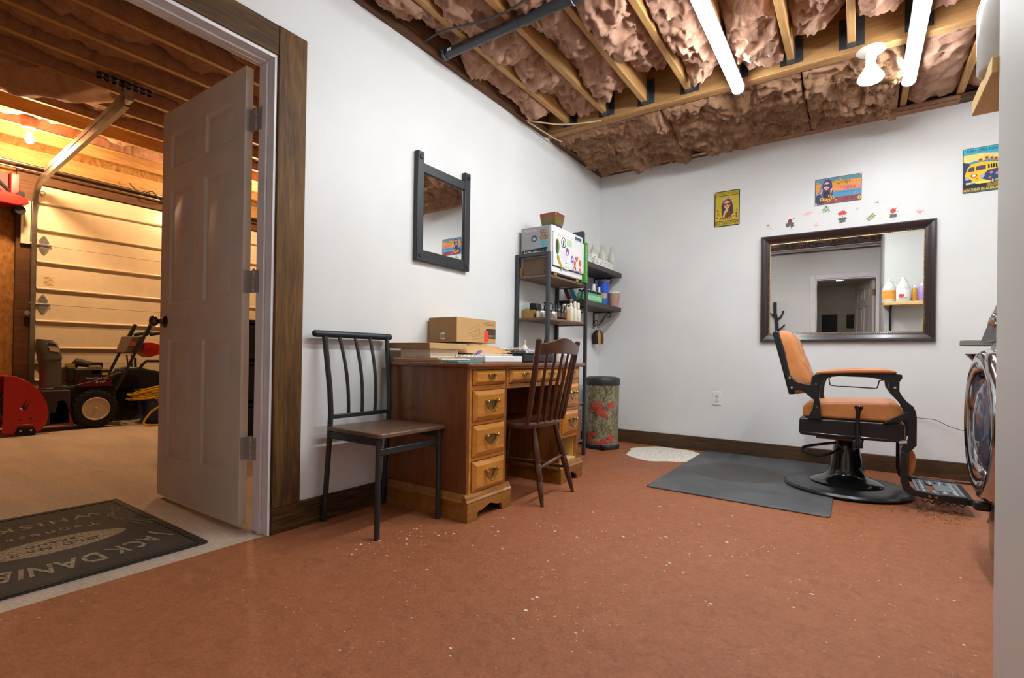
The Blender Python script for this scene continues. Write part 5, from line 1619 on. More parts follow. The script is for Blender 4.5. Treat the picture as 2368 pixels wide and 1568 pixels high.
A.rect(0.38, 0.63, 0.632, 0.642, 'p_hair')
A.poly([(0.45, 0.545), (0.5, 0.556), (0.55, 0.545), (0.5, 0.53)], 'p_red')
A.poly([(0.33, 0.26), (0.40, 0.42), (0.48, 0.50), (0.56, 0.47), (0.54, 0.42), (0.44, 0.36), (0.40, 0.25)], 'p_skin')
for (u, v, r) in ((0.37, 0.74, .06), (0.46, 0.78, .065), (0.58, 0.79, .075), (0.68, 0.73, .06), (0.30, 0.68, .05), (0.73, 0.68, .045)):
    A.flower(u, v, r, asp, 'p_pink', 'p_brown')
for (u, v, r) in ((0.12, 0.25, .10), (0.25, 0.22, .09), (0.45, 0.20, .08), (0.60, 0.21, .08), (0.77, 0.26, .10), (0.90, 0.24, .08), (0.13, 0.45, .09), (0.90, 0.43, .07)):
    A.flower(u, v, r, asp, 'p_gold' if r < .1 else 'p_yellow', 'p_brown')
A.poly([(0.12, 0.19), (0.2, 0.40), (0.14, 0.38)], 'p_green'); A.poly([(0.86, 0.19), (0.92, 0.38), (0.84, 0.36)], 'p_green')
A.text('IN A WORLD FULL OF ROSES', 0.5, 0.925, 0.0235, 'p_black', 0.545); A.text('BE A SUNFLOWER', 0.5, 0.08, 0.034, 'p_black', 0.68)
A.done(t)
obj('tape', MB().sphere((s1[0] + .008, YB - .006, s1[3] - .010), .009, 8).sphere((s1[1] - .010, YB - .006, s1[2] + .012), .009, 8), flat('putty', 232, 160, 110), t)

# sign 2: striped sign
s2 = (-0.285, 0.012, 1.999, 2.199)
t = sign('tin_sign', 'wide striped tin sign with dark haired figure above the mirror', *s2, 'p_navy')
A = Art(*s2); asp = (s2[1] - s2[0]) / (s2[3] - s2[2])
A.rect(0.012, 0.988, 0.015, 0.985, 'p_teal')
A.rect(0.36, 0.985, 0.64, 0.83, 'p_orange'); A.rect(0.36, 0.7, 0.64, 0.83, 'p_gold'); A.rect(0.36, 0.985, 0.45, 0.64, 'p_salmon'); A.rect(0.36, 0.55, 0.45, 0.64, 'p_orange')
A.rect(0.40, 0.985, 0.22, 0.45, 'p_blue'); A.rect(0.10, 0.985, 0.02, 0.22, 'p_maroon')
A.poly([(0.015, 0.45), (0.015, 0.80), (0.14, 0.80), (0.10, 0.55), (0.04, 0.38)], 'p_orange')
A.poly([(0.015, 0.02), (0.02, 0.35), (0.12, 0.40), (0.20, 0.05)], 'p_navy')
A.poly([(0.15, 0.45), (0.17, 0.78), (0.22, 0.92), (0.30, 0.95), (0.36, 0.88), (0.38, 0.66), (0.40, 0.42), (0.36, 0.22), (0.18, 0.22)], 'p_purple')
A.poly([(0.195, 0.62), (0.20, 0.80), (0.265, 0.86), (0.315, 0.79), (0.31, 0.62), (0.255, 0.52)], 'p_pink')
A.disc(0.225, 0.72, 0.034, 0.055, 'p_navy'); A.disc(0.292, 0.71, 0.034, 0.055, 'p_navy')
A.poly([(0.225, 0.60), (0.255, 0.615), (0.285, 0.60), (0.255, 0.575)], 'p_red')
A.poly([(0.19, 0.25), (0.20, 0.45), (0.255, 0.54), (0.32, 0.44), (0.33, 0.25)], 'p_black')
A.poly([(0.12, 0.42), (0.15, 0.62), (0.17, 0.60), (0.155, 0.42)], 'p_pink'); A.poly([(0.335, 0.42), (0.345, 0.56), (0.40, 0.62), (0.375, 0.50), (0.355, 0.40)], 'p_pink')
for (u, v, r) in ((0.15, 0.20, .055), (0.225, 0.18, .045), (0.305, 0.14, .048), (0.325, 0.30, .045), (0.385, 0.22, .045), (0.47, 0.84, .025), (0.53, 0.88, .03), (0.575, 0.87, .025), (0.055, 0.85, .03), (0.06, 0.74, .03), (0.455, 0.47, .026), (0.86, 0.31, .026), (0.46, 0.10, .03), (0.955, 0.10, .05), (0.95, 0.70, .035), (0.89, 0.74, .03)):
    A.flower(u, v, r, asp, 'p_yellow', 'p_brown')
A.text('GYPSY', 0.63, 0.735, 0.030, 'p_black', 0.95, 1.1); A.text('THE HEART OF A', 0.66, 0.60, 0.011, 'p_maroon', 0.9, 1.1); A.text('HIPPIE', 0.75, 0.52, 0.030, 'p_maroon', 0.85, 1.1)
A.text('& THE SPIRIT OF A', 0.68, 0.38, 0.011, 'p_deep', 0.9, 1.1); A.text('FAIRY', 0.76, 0.12, 0.032, 'p_purple', 0.95, 1.1)
A.done(t)
obj('tape', MB().sphere((s2[0] + .006, YB - .006, s2[2] + .006), .010, 8).sphere((s2[1] - .008, YB - .006, s2[3] - .004), .010, 8), flat('putty_white', 226, 220, 200), t)

# sign 3: yellow van
s3 = (0.576, 0.776, 1.943, 2.243)
t = sign('tin_sign', 'tin sign of a yellow van carrying sunflowers at the right edge of the back wall', *s3, 'p_black')
A = Art(*s3); asp = (s3[1] - s3[0]) / (s3[3] - s3[2])
A.rect(0.015, 0.985, 0.01, 0.99, 'p_sky'); A.poly([(0.015, 0.68), (0.015, 0.85), (0.5, 0.86), (0.985, 0.80), (0.985, 0.68)], 'p_cream')
A.poly([(0.015, 0.66), (0.3, 0.70), (0.5, 0.69), (0.7, 0.72), (0.985, 0.68), (0.985, 0.5), (0.015, 0.5)], 'p_blue')
A.poly([(0.015, 0.70), (0.2, 0.64), (0.4, 0.55), (0.4, 0.15), (0.015, 0.15)], 'p_navy'); A.rect(0.015, 0.985, 0.10, 0.22, 'p_black'); A.rect(0.6, 0.985, 0.10, 0.2, 'p_grass')
A.poly([(0.06, 0.42), (0.12, 0.56), (0.20, 0.635), (0.45, 0.665), (0.95, 0.62), (0.975, 0.60), (0.975, 0.25), (0.6, 0.18), (0.12, 0.20), (0.06, 0.28)], 'p_yellow')
A.poly([(0.62, 0.46), (0.975, 0.50), (0.975, 0.27), (0.72, 0.22), (0.62, 0.24), (0.45, 0.30)], 'p_deep')
A.poly([(0.06, 0.37), (0.22, 0.28), (0.24, 0.22), (0.12, 0.20), (0.06, 0.26)], 'p_deep')
A.poly([(0.11, 0.47), (0.165, 0.565), (0.295, 0.575), (0.29, 0.475)], 'p_glass'); A.poly([(0.325, 0.48), (0.335, 0.578), (0.575, 0.585), (0.575, 0.49)], 'p_glass')
for k in range(6):
    u = 0.63 + k * 0.062
    A.poly([(u, 0.50), (u - 0.005, 0.59), (u + 0.035, 0.592), (u + 0.045, 0.502)], 'p_black')
A.disc(0.28, 0.375, 0.085, 0.045, 'p_red'); A.disc(0.28, 0.375, 0.05, 0.03, 'p_white')
A.disc(0.485, 0.35, 0.065, 0.045, 'p_chrome'); A.disc(0.11, 0.325, 0.05, 0.04, 'p_chrome')
A.disc(0.745, 0.215, 0.045, 0.065, 'p_black'); A.disc(0.745, 0.215, 0.028, 0.045, 'p_chrome')
A.rect(0.08, 0.66, 0.19, 0.23, 'p_cream'); A.rect(0.41, 0.445, 0.17, 0.26, 'p_cream'); A.rect(0.18, 0.32, 0.185, 0.215, 'p_blue')
for (u, v, r) in ((0.71, 0.40, .05), (0.86, 0.37, .06), (0.93, 0.43, .05), (0.68, 0.29, .04), (0.36, 0.30, .03)):
    A.flower(u, v, r, asp, 'p_salmon', 'p_red')
for (u, v, r) in ((0.44, 0.71, .075), (0.60, 0.74, .08), (0.72, 0.72, .07), (0.82, 0.70, .07), (0.91, 0.67, .06)):
    A.flower(u, v, r, asp, 'p_orange', 'p_brown')
A.rect(0.015, 0.985, 0.015, 0.105, 'p_dkol')
A.text('EVERY LITTLE THING', 0.5, 0.925, 0.025, 'p_black', 0.68); A.text('GONNA BE ALRIGHT', 0.52, 0.058, 0.0265, 'p_cream', 0.66)
A.done(t)
obj('tape', MB().sphere((s3[0] + .012, YB - .006, s3[2] + .014), .009, 8).sphere((s3[1] - .012, YB - .006, s3[3] - .014), .009, 8), 'putty', t)

# ------------------------------------------------------------------ flower decals over the mirror
for nm, c in dict(d_red=(214, 64, 62), d_maroon=(140, 46, 62), d_pink=(240, 196, 196), d_green=(120, 140, 108), d_dkgreen=(86, 96, 86), d_olive=(140, 150, 80), d_lilac=(196, 188, 214), d_cream=(232, 206, 140), d_brown=(90, 56, 30), d_sage=(176, 206, 170), d_stem=(196, 176, 150), d_navy=(70, 76, 120)).items():
    flat(nm, *c)
def decal(x, z, label, build):
    mb = MB(); mats = []
    class D: pass
    cnt = [0]
    def mi(m):
        if m not in mats:
            mats.append(m)
        return mats.index(m)
    def poly(pts, m):
        cnt[0] += 1
        n = len(pts); q = [(x + a, z + c) for a, c in pts]
        ar = sum(q[i][0] * q[(i + 1) % n][1] - q[(i + 1) % n][0] * q[i][1] for i in range(n))
        mb.prism(q, 'y', YB - 0.0006 - cnt[0] * 0.00006, YB - 0.0001, mi(m))
    def petals(u, v, r, n, m, k=0.6, ph=0.0):
        poly([(u + (r if i % 2 == 0 else r * k) * math.cos(math.pi * i / n + ph), v + (r if i % 2 == 0 else r * k) * math.sin(math.pi * i / n + ph)) for i in range(2 * n)], m)
    def leaf(u, v, L, ang, m, w_=0.3):
        c, s = math.cos(ang), math.sin(ang)
        pts = [(0, 0), (0.4 * L, w_ * L * .6), (0.7 * L, w_ * L * .5), (L, 0), (0.7 * L, -w_ * L * .5), (0.4 * L, -w_ * L * .6)]
        poly([(u + a * c - b_ * s, v + a * s + b_ * c) for a, b_ in pts], m)
    build(poly, petals, leaf)
    o = obj('flower_decal', mb, mats)
    tag(o, label, 'wall decal', 'flower decals above the large mirror')
def st1(poly, petals, leaf):
    leaf(0, 0, 0.055, -0.9, 'd_stem', 0.05); petals(0, 0, 0.016, 9, 'd_cream'); petals(0, 0, 0.005, 6, 'd_brown')
def rose_dark(poly, petals, leaf):
    leaf(0.0, -0.02, 0.045, -1.2, 'd_dkgreen', .08)
    for a in (2.9, 3.5, 0.4, -0.4, 1.9): leaf(0, -0.018, 0.034, a, 'd_dkgreen', .6)
    petals(0, 0.012, 0.018, 6, 'd_maroon', .8); petals(0.027, 0.028, 0.005, 5, 'd_dkgreen')
def spray_pink(poly, petals, leaf):
    for a in (3.5, 0.3, 3.2, 0.1): leaf(0, 0, 0.042, a, 'd_pink', .12)
    petals(0, 0, 0.016, 6, 'd_pink', .8)
def pale(poly, petals, leaf):
    petals(0, 0, 0.016, 6, 'd_pink', .6); petals(0.006, -0.006, 0.008, 6, 'd_cream'); leaf(0, 0, .028, 1.2, 'd_pink', .2)
def bouquet(poly, petals, leaf):
    for a in range(8): leaf(0, 0, 0.022 + 0.006 * (a % 3), a * 0.78, 'd_sage' if a % 2 else 'd_green', .5)
    petals(0, 0.004, .010, 6, 'd_sage'); petals(0.022, -0.012, .005, 5, 'd_dkgreen')
def lily(poly, petals, leaf):
    for a in (0.5, 1.1, 1.57, 2.1, 2.7): leaf(0, 0.012, 0.034, a, 'd_red', .55)
    leaf(0, 0.02, 0.06, -1.57, 'd_green', .1)
    for a in (-0.3, -0.9, -2.2, -2.8, -1.57): leaf(0, -0.012, 0.032, a, 'd_dkgreen', .45)
    poly([(-0.02, -0.05), (0.02, -0.045), (0.018, -0.035), (-0.018, -0.038)], 'd_dkgreen')
def lilac(poly, petals, leaf):
    petals(0, 0, .012, 5, 'd_lilac', .5); petals(.012, .004, .008, 5, 'd_lilac', .5)
def sprig(poly, petals, leaf):
    leaf(-.022, -.02, .062, .7, 'd_olive', .06)
    for i in range(5):
        u = -.015 + i * .009; leaf(u, u * .85 - .004, .018, .7 + 1.2, 'd_olive', .5); leaf(u, u * .85 - .004, .018, .7 - 1.2, 'd_olive', .5)
def rose_red(poly, petals, leaf):
    leaf(0, 0, .05, -1.5, 'd_dkgreen', .07); petals(-.002, .014, .019, 7, 'd_red', .85); leaf(0.008, .02, .02, 1.0, 'd_green', .3)
    for a in (-.3, .5, 2.6, 3.5): leaf(0, -.022, .024, a, 'd_dkgreen', .6)
    petals(.024, .004, .005, 5, 'd_green')
def pinkrose(poly, petals, leaf):
    for a in (2.0, 2.6, .6, .2, 3.0): leaf(0, -.004, .028, a, 'd_pink', .3)
    petals(0, -.004, .015, 6, 'd_pink', .8); petals(0, -.004, .008, 5, 'd_red', .5)
def bluebell(poly, petals, leaf):
    petals(0, 0, .010, 5, 'd_navy', .4); petals(-.016, -.002, .006, 5, 'd_lilac', .5); leaf(0, 0, .02, -1.2, 'd_lilac', .1)
decal(-0.612, 1.889, 'tiny cream daisy decal nearest the left end of the mirror', st1)
decal(-0.454, 1.892, 'maroon rose decal with dark leaves above the mirror', rose_dark)
decal(-0.333, 1.946, 'faint pink spray decal left of the green bouquet decal', spray_pink)
decal(-0.277, 1.847, 'pale peach blossom decal just over the mirror frame', pale)
decal(-0.212, 1.958, 'green bouquet decal under the striped sign', bouquet)
decal(-0.106, 1.892, 'red lily decal with green leaves above the mirror centre', lily)
decal(-0.017, 1.934, 'faint lilac blossom decal right of the red lily decal', lilac)
decal(0.065, 1.858, 'slanting green sprig decal above the mirror', sprig)
decal(0.202, 1.872, 'red rose decal with dark green leaves above the mirror', rose_red)
decal(0.351, 1.859, 'pale pink rose decal nearest the right end of the mirror', pinkrose)
decal(0.110, 1.962, 'small blue flower decal, highest of the decals', bluebell)

# ------------------------------------------------------------------ tall metal shelf unit
EX0, EX1, EY0, EY1 = -2.084, -1.820, 3.078, 3.680
t = thing('shelf_unit', 'tall black metal shelf unit with wooden shelves beside the desk', 'shelf', ((EX0 + EX1) / 2, (EY0 + EY1) / 2, 0))
h = 0.0125
for x in (EX0, EX1):
    for y in (EY0, EY1):
        obj('post', MB().box(x - h, x + h, y - h, y + h, 0, 1.545 if y == EY0 else 1.40), 'shelf_metal', t, bevel=0.002)
obj('top_rail', MB().box(EX0 + h, EX1 - h, EY0 - h, EY0 + h, 1.52, 1.545), 'shelf_metal', t, bevel=0.002)
SZ = [1.385, 1.075, 0.742, 0.430, 0.13]
for z in SZ:
    obj('shelf_board', MB().box(EX0 - 0.012, EX1 + 0.0, EY0 + h + 0.0005, EY1 - h - 0.0005, z - 0.016, z), 'shelf_oak', t, bevel=0.002)
    obj('shelf_rail', MB().box(EX0 + h, EX1 - h, EY0 - 0.008, EY0 + 0.008, z - 0.026, z - 0.017).box(EX0 + h, EX1 - h, EY1 - 0.008, EY1 + 0.008, z - 0.026, z - 0.017), 'shelf_metal', t)
bo = MB()
for z in SZ[:2]:
    for dz in (-0.012, 0.012):
        bo.cyl((EX0, EY0 - h, z + dz), (EX0, EY0 - h - 0.002, z + dz), 0.005, n=8)
obj('screws', bo, 'ink', t)

# towel warmer cabinet on the top shelf
wx0, wx1, wy0, wy1, wz0, wz1 = -2.072, -1.792, 3.10, 3.585, 1.402, 1.742
t = thing('towel_warmer', 'white towel warmer cabinet covered in stickers on the top shelf', 'towel warmer', (-1.93, 3.34, 1.385))
obj('cabinet', MB().box(wx0, wx1 - 0.035, wy0, wy1, wz0, wz1), 'appliance_grey', t, bevel=0.006)
obj('face_frame', MB().box(wx1 - 0.0345, wx1 - 0.014, wy0 + .001, wy1 - .001, wz0 + .002, wz1 + .001), 'plastic_white', t, bevel=0.006)
dr = obj('door', MB().box(wx1 - 0.0135, wx1, wy0 + 0.004, wy1 - 0.004, wz0 + 0.048, wz1 - 0.052), 'plastic_white', t, bevel=0.005)
obj('gasket', MB().box(wx1 - 0.0138, wx1 - 0.0102, wy0 + 0.003, wy1 - 0.003, wz0 + 0.044, wz0 + 0.0478).box(wx1 - 0.0138, wx1 - 0.0102, wy0 + 0.003, wy1 - 0.003, wz1 - 0.0518, wz1 - 0.048), 'ink', t)
obj('control_plate', MB().box(wx1 - 0.0138, wx1 - 0.012, wy1 - 0.13, wy1 - 0.03, wz1 - 0.040, wz1 - 0.018), flat('plate_blue', 70, 90, 120), t)
ov = [(wy0 + 0.056 + 0.028 * math.cos(a), (wz0 + wz1) / 2 + 0.018 + 0.056 * math.sin(a)) for a in [2 * math.pi * i / 24 for i in range(24)]]
obj('handle_recess', MB().prism(ov, 'x', wx1 - 0.001, wx1 + 0.0006), flat('recess_green', 110, 150, 60), dr)
ov2 = [(wy0 + 0.046 + 0.017 * math.cos(a), (wz0 + wz1) / 2 + 0.020 + 0.052 * math.sin(a)) for a in [2 * math.pi * i / 24 for i in range(24)]]
obj('handle_shade', MB().prism(ov2, 'x', wx1 + 0.0006, wx1 + 0.0009), flat('recess_dark', 60, 66, 50), dr)
fe = MB()
for yy in (wy0 + 0.07, wy1 - 0.07):
    for xx in (wx0 + 0.04, wx1 - 0.05):
        fe.box(xx - 0.03, xx + 0.03, yy - 0.02, yy + 0.02, 1.3855, wz0)
obj('foot', fe, flat('foot_tan', 140, 120, 60), t)
# stickers on the door: (kind, y, z, size, colour)
for nm, c in dict(k_black=(30, 30, 32), k_purple=(160, 70, 170), k_violet=(120, 90, 190), k_mint=(176, 214, 176), k_peach=(236, 200, 150), k_red=(206, 66, 48), k_orange=(232, 140, 50), k_yellow=(226, 190, 60), k_green=(120, 160, 60), k_teal=(40, 170, 180), k_navy=(60, 80, 120), k_lilac=(200, 188, 214), k_brown=(150, 104, 52), k_grey=(176, 176, 178), k_cloud=(226, 226, 230)).items():
    flat(nm, *c)
def xdisc(y, z, ry, rz, m, lay, nm='sticker', n=20, par=None):
    return obj(nm, MB().prism([(y + ry * math.cos(2 * math.pi * i / n), z + rz * math.sin(2 * math.pi * i / n)) for i in range(n)], 'x', wx1 + 0.0002, wx1 + 0.0004 + 0.0003 * lay), m, par or dr)
def xbox(y0, y1, z0, z1, m, lay, nm='sticker', par=None):
    return obj(nm, MB().box(wx1 + 0.0002, wx1 + 0.0004 + 0.0003 * lay, y0, y1, z0, z1), m, par or dr)
# measured roughly across the door, y from left to right
xdisc(3.245, 1.635, 0.036, 0.040, 'k_black', 0); xdisc(3.245, 1.635, 0.028, 0.032, 'plastic_white', 1)
obj('sticker', MB().prism([(3.232, 1.612), (3.24, 1.655), (3.258, 1.65), (3.25, 1.612)], 'x', wx1 + .001, wx1 + .0014), 'k_black', dr)
xbox(3.295, 3.375, 1.622, 1.672, 'k_mint', 0); xbox(3.305, 3.345, 1.648, 1.662, 'k_peach', 1)
xdisc(3.305, 1.578, 0.026, 0.030, 'k_purple', 0); xdisc(3.305, 1.566, 0.012, 0.012, 'plastic_white', 1)
xbox(3.155, 3.205, 1.668, 1.682, 'k_peach', 0); xbox(3.158, 3.198, 1.650, 1.658, 'k_peach', 0)
xdisc(3.255, 1.53, 0.052, 0.045, 'k_cloud', 0)
xdisc(3.385, 1.535, 0.024, 0.027, 'k_violet', 0); xdisc(3.385, 1.535, 0.010, 0.012, 'k_cloud', 1)
obj('sticker', MB().prism([(3.430, 1.565), (3.48, 1.565), (3.478, 1.548), (3.455, 1.525), (3.432, 1.548)], 'x', wx1 + .0002, wx1 + .0005), 'k_red', dr)
obj('sticker', MB().prism([(3.440, 1.560), (3.470, 1.560), (3.466, 1.548), (3.455, 1.538), (3.444, 1.548)], 'x', wx1 + .0005, wx1 + .0008), 'k_orange', dr)
xdisc(3.515, 1.525, 0.024, 0.028, 'k_orange', 0); obj('sticker', MB().prism([(3.493, 1.52), (3.515, 1.552), (3.515, 1.505)], 'x', wx1 + .0006, wx1 + .0009), 'k_red', dr)
obj('sticker', MB().torus((wx1 + .0006, 3.425, 1.515), 0.012, 0.004, 'x', 12, 4).tube([(wx1 + .0006, 3.417, 1.506), (wx1 + .0006, 3.442, 1.465)], 0.005, 4).tube([(wx1 + .0006, 3.433, 1.506), (wx1 + .0006, 3.408, 1.468)], 0.005, 4), 'k_red', dr)
obj('sticker', MB().prism([(3.15, 1.535), (3.175, 1.53), (3.215, 1.475), (3.245, 1.44), (3.235, 1.432), (3.17, 1.478), (3.148, 1.505)], 'x', wx1 + .0002, wx1 + .0006), 'k_green', dr)
obj('sticker', MB().prism([(3.17, 1.515), (3.185, 1.52), (3.225, 1.455), (3.18, 1.482)], 'x', wx1 + .0006, wx1 + .0009), 'k_orange', dr)
xbox(3.255, 3.335, 1.445, 1.505, 'plastic_white', 1); xbox(3.268, 3.30, 1.488, 1.492, 'k_black', 2)
for k in range(4):
    xbox(3.265 + k * .018, 3.272 + k * .018, 1.455, 1.463, ('k_red', 'k_navy', 'k_grey', 'k_navy')[k], 2)
obj('lettering', text_mb('TOWEL WARMER', 0.024, 0.0002, M=frame((wx1 + .0005, 3.43, 1.455 - .004), (0, 1, 0), (0, 0, 1)), sx=0.72), 'k_navy', dr)
obj('sticker', MB().prism([(3.485, 1.485), (3.52, 1.488), (3.545, 1.46), (3.53, 1.445), (3.50, 1.465)], 'x', wx1 + .0002, wx1 + .0006), flat('k_pinkred', 228, 120, 110), dr)
# stickers on the grey side
def side_M(x, z):
    return frame((x, wy0 - 0.0004, z), (1, 0, 0), (0, 0, 1))
obj('lettering', text_mb('FRAMAR', 0.030, 0.0003, M=side_M(-1.99, 1.715), sx=0.95), 'k_lilac', t)
hx = MB()
for (dx, dz) in ((0, 0), (0.028, 0), (0.014, 0.024), (0.042, 0.024), (0.0, 0.048), (0.028, 0.048), (0.042, 0.0)):
    hx.torus((-1.895 + dx, wy0 - 0.0008, 1.655 + dz), 0.0125, 0.0022, 'y', 6, 4)
obj('sticker', hx, 'k_brown', t)
def sd(x, z, r, m, lay):
    obj('sticker', MB().prism([(x + r * math.cos(2 * math.pi * i / 18), z + r * math.sin(2 * math.pi * i / 18)) for i in range(18)], 'y', wy0 - 0.0004 - .0003 * lay, wy0 - 0.0001), m, t)
sd(-1.957, 1.655, 0.026, 'k_navy', 0); sd(-1.957, 1.652, 0.012, 'k_grey', 1)
for r in range(3):
    for k in range(4):
        obj('sticker', MB().box(-1.895 + k * 0.0135, -1.884 + k * 0.0135, wy0 - 0.0006, wy0 - 0.0001, 1.615 - r * 0.02, 1.630 - r * 0.02), 'k_teal', t)
obj('sticker', MB().prism([(-2.065, 1.575), (-1.845, 1.585), (-1.862, 1.53), (-2.060, 1.53)], 'y', wy0 - 0.0006, wy0 - 0.0001), 'k_black', t)
obj('lettering', text_mb('Hi-Neighbor !', 0.038, 0.0003, M=side_M(-1.958, 1.553) @ Matrix.Translation((0, 0, 0.0004)), sx=0.78), 'plastic_white', t)

o_ = obj('fabric_bin', MB().box(-2.045, -1.838, 3.092, 3.0985, 1.3865, 1.512), 'burlap', bevel=0.002)
tag(o_, 'brown woven panel standing at the end of the top shelf', 'panel')
o_ = obj('wood_block', MB().box(-2.075, -2.05, 3.092, 3.0985, 1.3865, 1.445), 'box_wood', bevel=0.002)
tag(o_, 'small mustard wood block beside the woven panel on the top shelf', 'block')
o_ = obj('black_tray', MB().prism([(-2.02, 1.386), (-1.82, 1.386), (-1.82, 1.795), (-1.835, 1.812), (-2.005, 1.812), (-2.02, 1.795)], 'y', 3.642, 3.655), 'black_gloss', bevel=0.003)
tag(o_, 'glossy black tray standing behind the green box on the top shelf', 'tray')
t = thing('green_box', 'tall thin green box standing beside the towel warmer', 'box', (-1.81, 3.612, 1.385))
obj('carton', MB().box(-1.99, -1.782, 3.589, 3.632, 1.386, 1.705), flat('box_green', 74, 150, 62), t, bevel=0.003)
gl = MB()
for k in range(14):
    gl.box(-1.782, -1.7815, 3.606, 3.614, 1.41 + k * 0.02, 1.42 + k * 0.02)
obj('printing', gl, flat('print_pale', 190, 220, 150), t)

# square glazed planter on the warmer
t = thing('planter', 'square glazed olive and rust planter on top of the towel warmer', 'planter', (-1.885, 3.235, 1.743))
def sq(cx_, cy_, z, w_, r=0.12):
    out = []
    for i in range(32):
        a = 2 * math.pi * i / 32 + math.pi / 32
        c, s = math.cos(a), math.sin(a); e = 0.22
        out.append((cx_ + math.copysign(abs(c) ** e, c) * w_, cy_ + math.copysign(abs(s) ** e, s) * w_, z))
    return out
m, nt, b = newmat('glaze')
vec = coords(nt)
sep = N(nt, 'ShaderNodeSeparateXYZ'); nt.links.new(vec, sep.inputs[0])
nn = noise_n(nt, coords(nt, (1, 1, .15)), 60, 4, .7)
ad = N(nt, 'ShaderNodeMath', operation='MULTIPLY_ADD'); nt.links.new(nn, ad.inputs[0]); ad.inputs[1].default_value = 0.06; nt.links.new(sep.outputs['Z'], ad.inputs[2])
mr = N(nt, 'ShaderNodeMapRange'); mr.inputs['From Min'].default_value = 0.0; mr.inputs['From Max'].default_value = 0.135; nt.links.new(ad.outputs[0], mr.inputs['Value'])
nt.links.new(ramp(nt, mr.outputs['Result'], [(0.34, srgb(70, 42, 62)), (0.44, srgb(104, 92, 34)), (0.74, srgb(112, 88, 38)), (0.86, srgb(122, 62, 42))]), b.inputs['Base Color'])
b.inputs['Roughness'].default_value = 0.15
pc = (-1.885, 3.235)
obj('pot', loft([sq(*pc, 1.7435, 0.052), sq(*pc, 1.77, 0.061), sq(*pc, 1.81, 0.069), sq(*pc, 1.845, 0.073), sq(*pc, 1.85, 0.071), sq(*pc, 1.849, 0.064), sq(*pc, 1.80, 0.058), sq(*pc, 1.765, 0.05)]), 'glaze', t, angle=60)

# ---------------- things on the second shelf
sz = SZ[1] + 0.0005
o_ = obj('wood_block', MB().box(-2.06, -1.955, 3.10, 3.135, sz, sz + 0.062), 'box_wood', bevel=0.003)
tag(o_, 'mottled yellow wood box at the end of the second shelf', 'box')
o_ = obj('display_box', MB().prism([(-2.055, sz), (-1.965, sz), (-1.985, sz + 0.118), (-2.045, sz + 0.122)], 'y', 3.19, 3.26), flat('box_black', 24, 24, 26, .4), bevel=0.004)
tag(o_, 'slanted black display box behind the tins on the second shelf', 'box')
def tin(x, y, label):
    t = thing('product_tin', label, 'tin', (x, y, sz), group='round tins on the second shelf')
    obj('tin', MB().lathe([(0.035, 0), (0.037, 0.003), (0.037, 0.026), (0.034, 0.028)], 28, (x, y, sz)), plain('tin_metal', (0.62, 0.60, 0.55, 1), 0.28, 0.9), t)
    obj('lid', MB().lathe([(0.0385, 0.0285), (0.0385, 0.046), (0.036, 0.05), (0.01, 0.0505)], 28, (x, y, sz)), 'tin_metal', t)
tin(-1.905, 3.125, 'round silver tin nearest the wood box on the second shelf')
tin(-1.862, 3.215, 'round silver tin beside the dropper bottles')
def dropper(x, y, hgt, label):
    t = thing('dropper_bottle', label, 'bottle', (x, y, sz), group='dark dropper bottles on the second shelf')
    obj('bottle', MB().lathe([(0.014, 0), (0.0155, 0.003), (0.0155, hgt * 0.55), (0.008, hgt * 0.66), (0.007, hgt * 0.70)], 18, (x, y, sz)), flat('amber_dark', 34, 22, 18, 0.2), t)
    obj('cap', MB().lathe([(0.009, hgt * 0.701), (0.009, hgt * 0.82), (0.006, hgt * 0.86), (0.005, hgt * 0.98), (0.002, hgt)], 14, (x, y, sz)), 'ink', t)
    obj('paper_band', MB().lathe([(0.0158, hgt * .12), (0.0158, hgt * .42)], 18, (x, y, sz), caps=False), flat('band_brown', 96, 66, 52), t)
dl = 'dark dropper bottle in the row between the tin and the cream bottles'
ORD = ['first', 'second', 'third', 'fourth', 'fifth', 'sixth', 'seventh', 'eighth']
for k, (x, y, hh) in enumerate(((-1.848, 3.285, 0.125), (-1.842, 3.325, 0.118), (-1.838, 3.362, 0.112), (-1.90, 3.29, 0.118), (-1.90, 3.34, 0.12))):
    dropper(x, y, hh, ('dark dropper bottle in the front row, %s from the tin' % ORD[k]) if k < 3 else ('dark dropper bottle in the back row, %s one' % ('left', 'right')[k - 3]))
def spray(x, y, label):
    t = thing('spray_bottle', label, 'bottle', (x, y, sz), group='black pump bottles on the second shelf')
    obj('bottle', MB().lathe([(0.019, 0), (0.02, 0.003), (0.02, 0.075), (0.009, 0.09), (0.008, 0.10)], 18, (x, y, sz)), 'black_satin', t)
    obj('pump', MB().lathe([(0.010, 0.1005), (0.010, 0.112), (0.005, 0.115), (0.005, 0.128)], 12, (x, y, sz)).box(x - 0.008, x + 0.022, y - 0.006, y + 0.006, sz + 0.1285, sz + 0.138), 'ink', t)
spray(-1.985, 3.315, 'black pump bottle behind the silver tins, left one')
spray(-1.985, 3.37, 'black pump bottle behind the silver tins, right one')
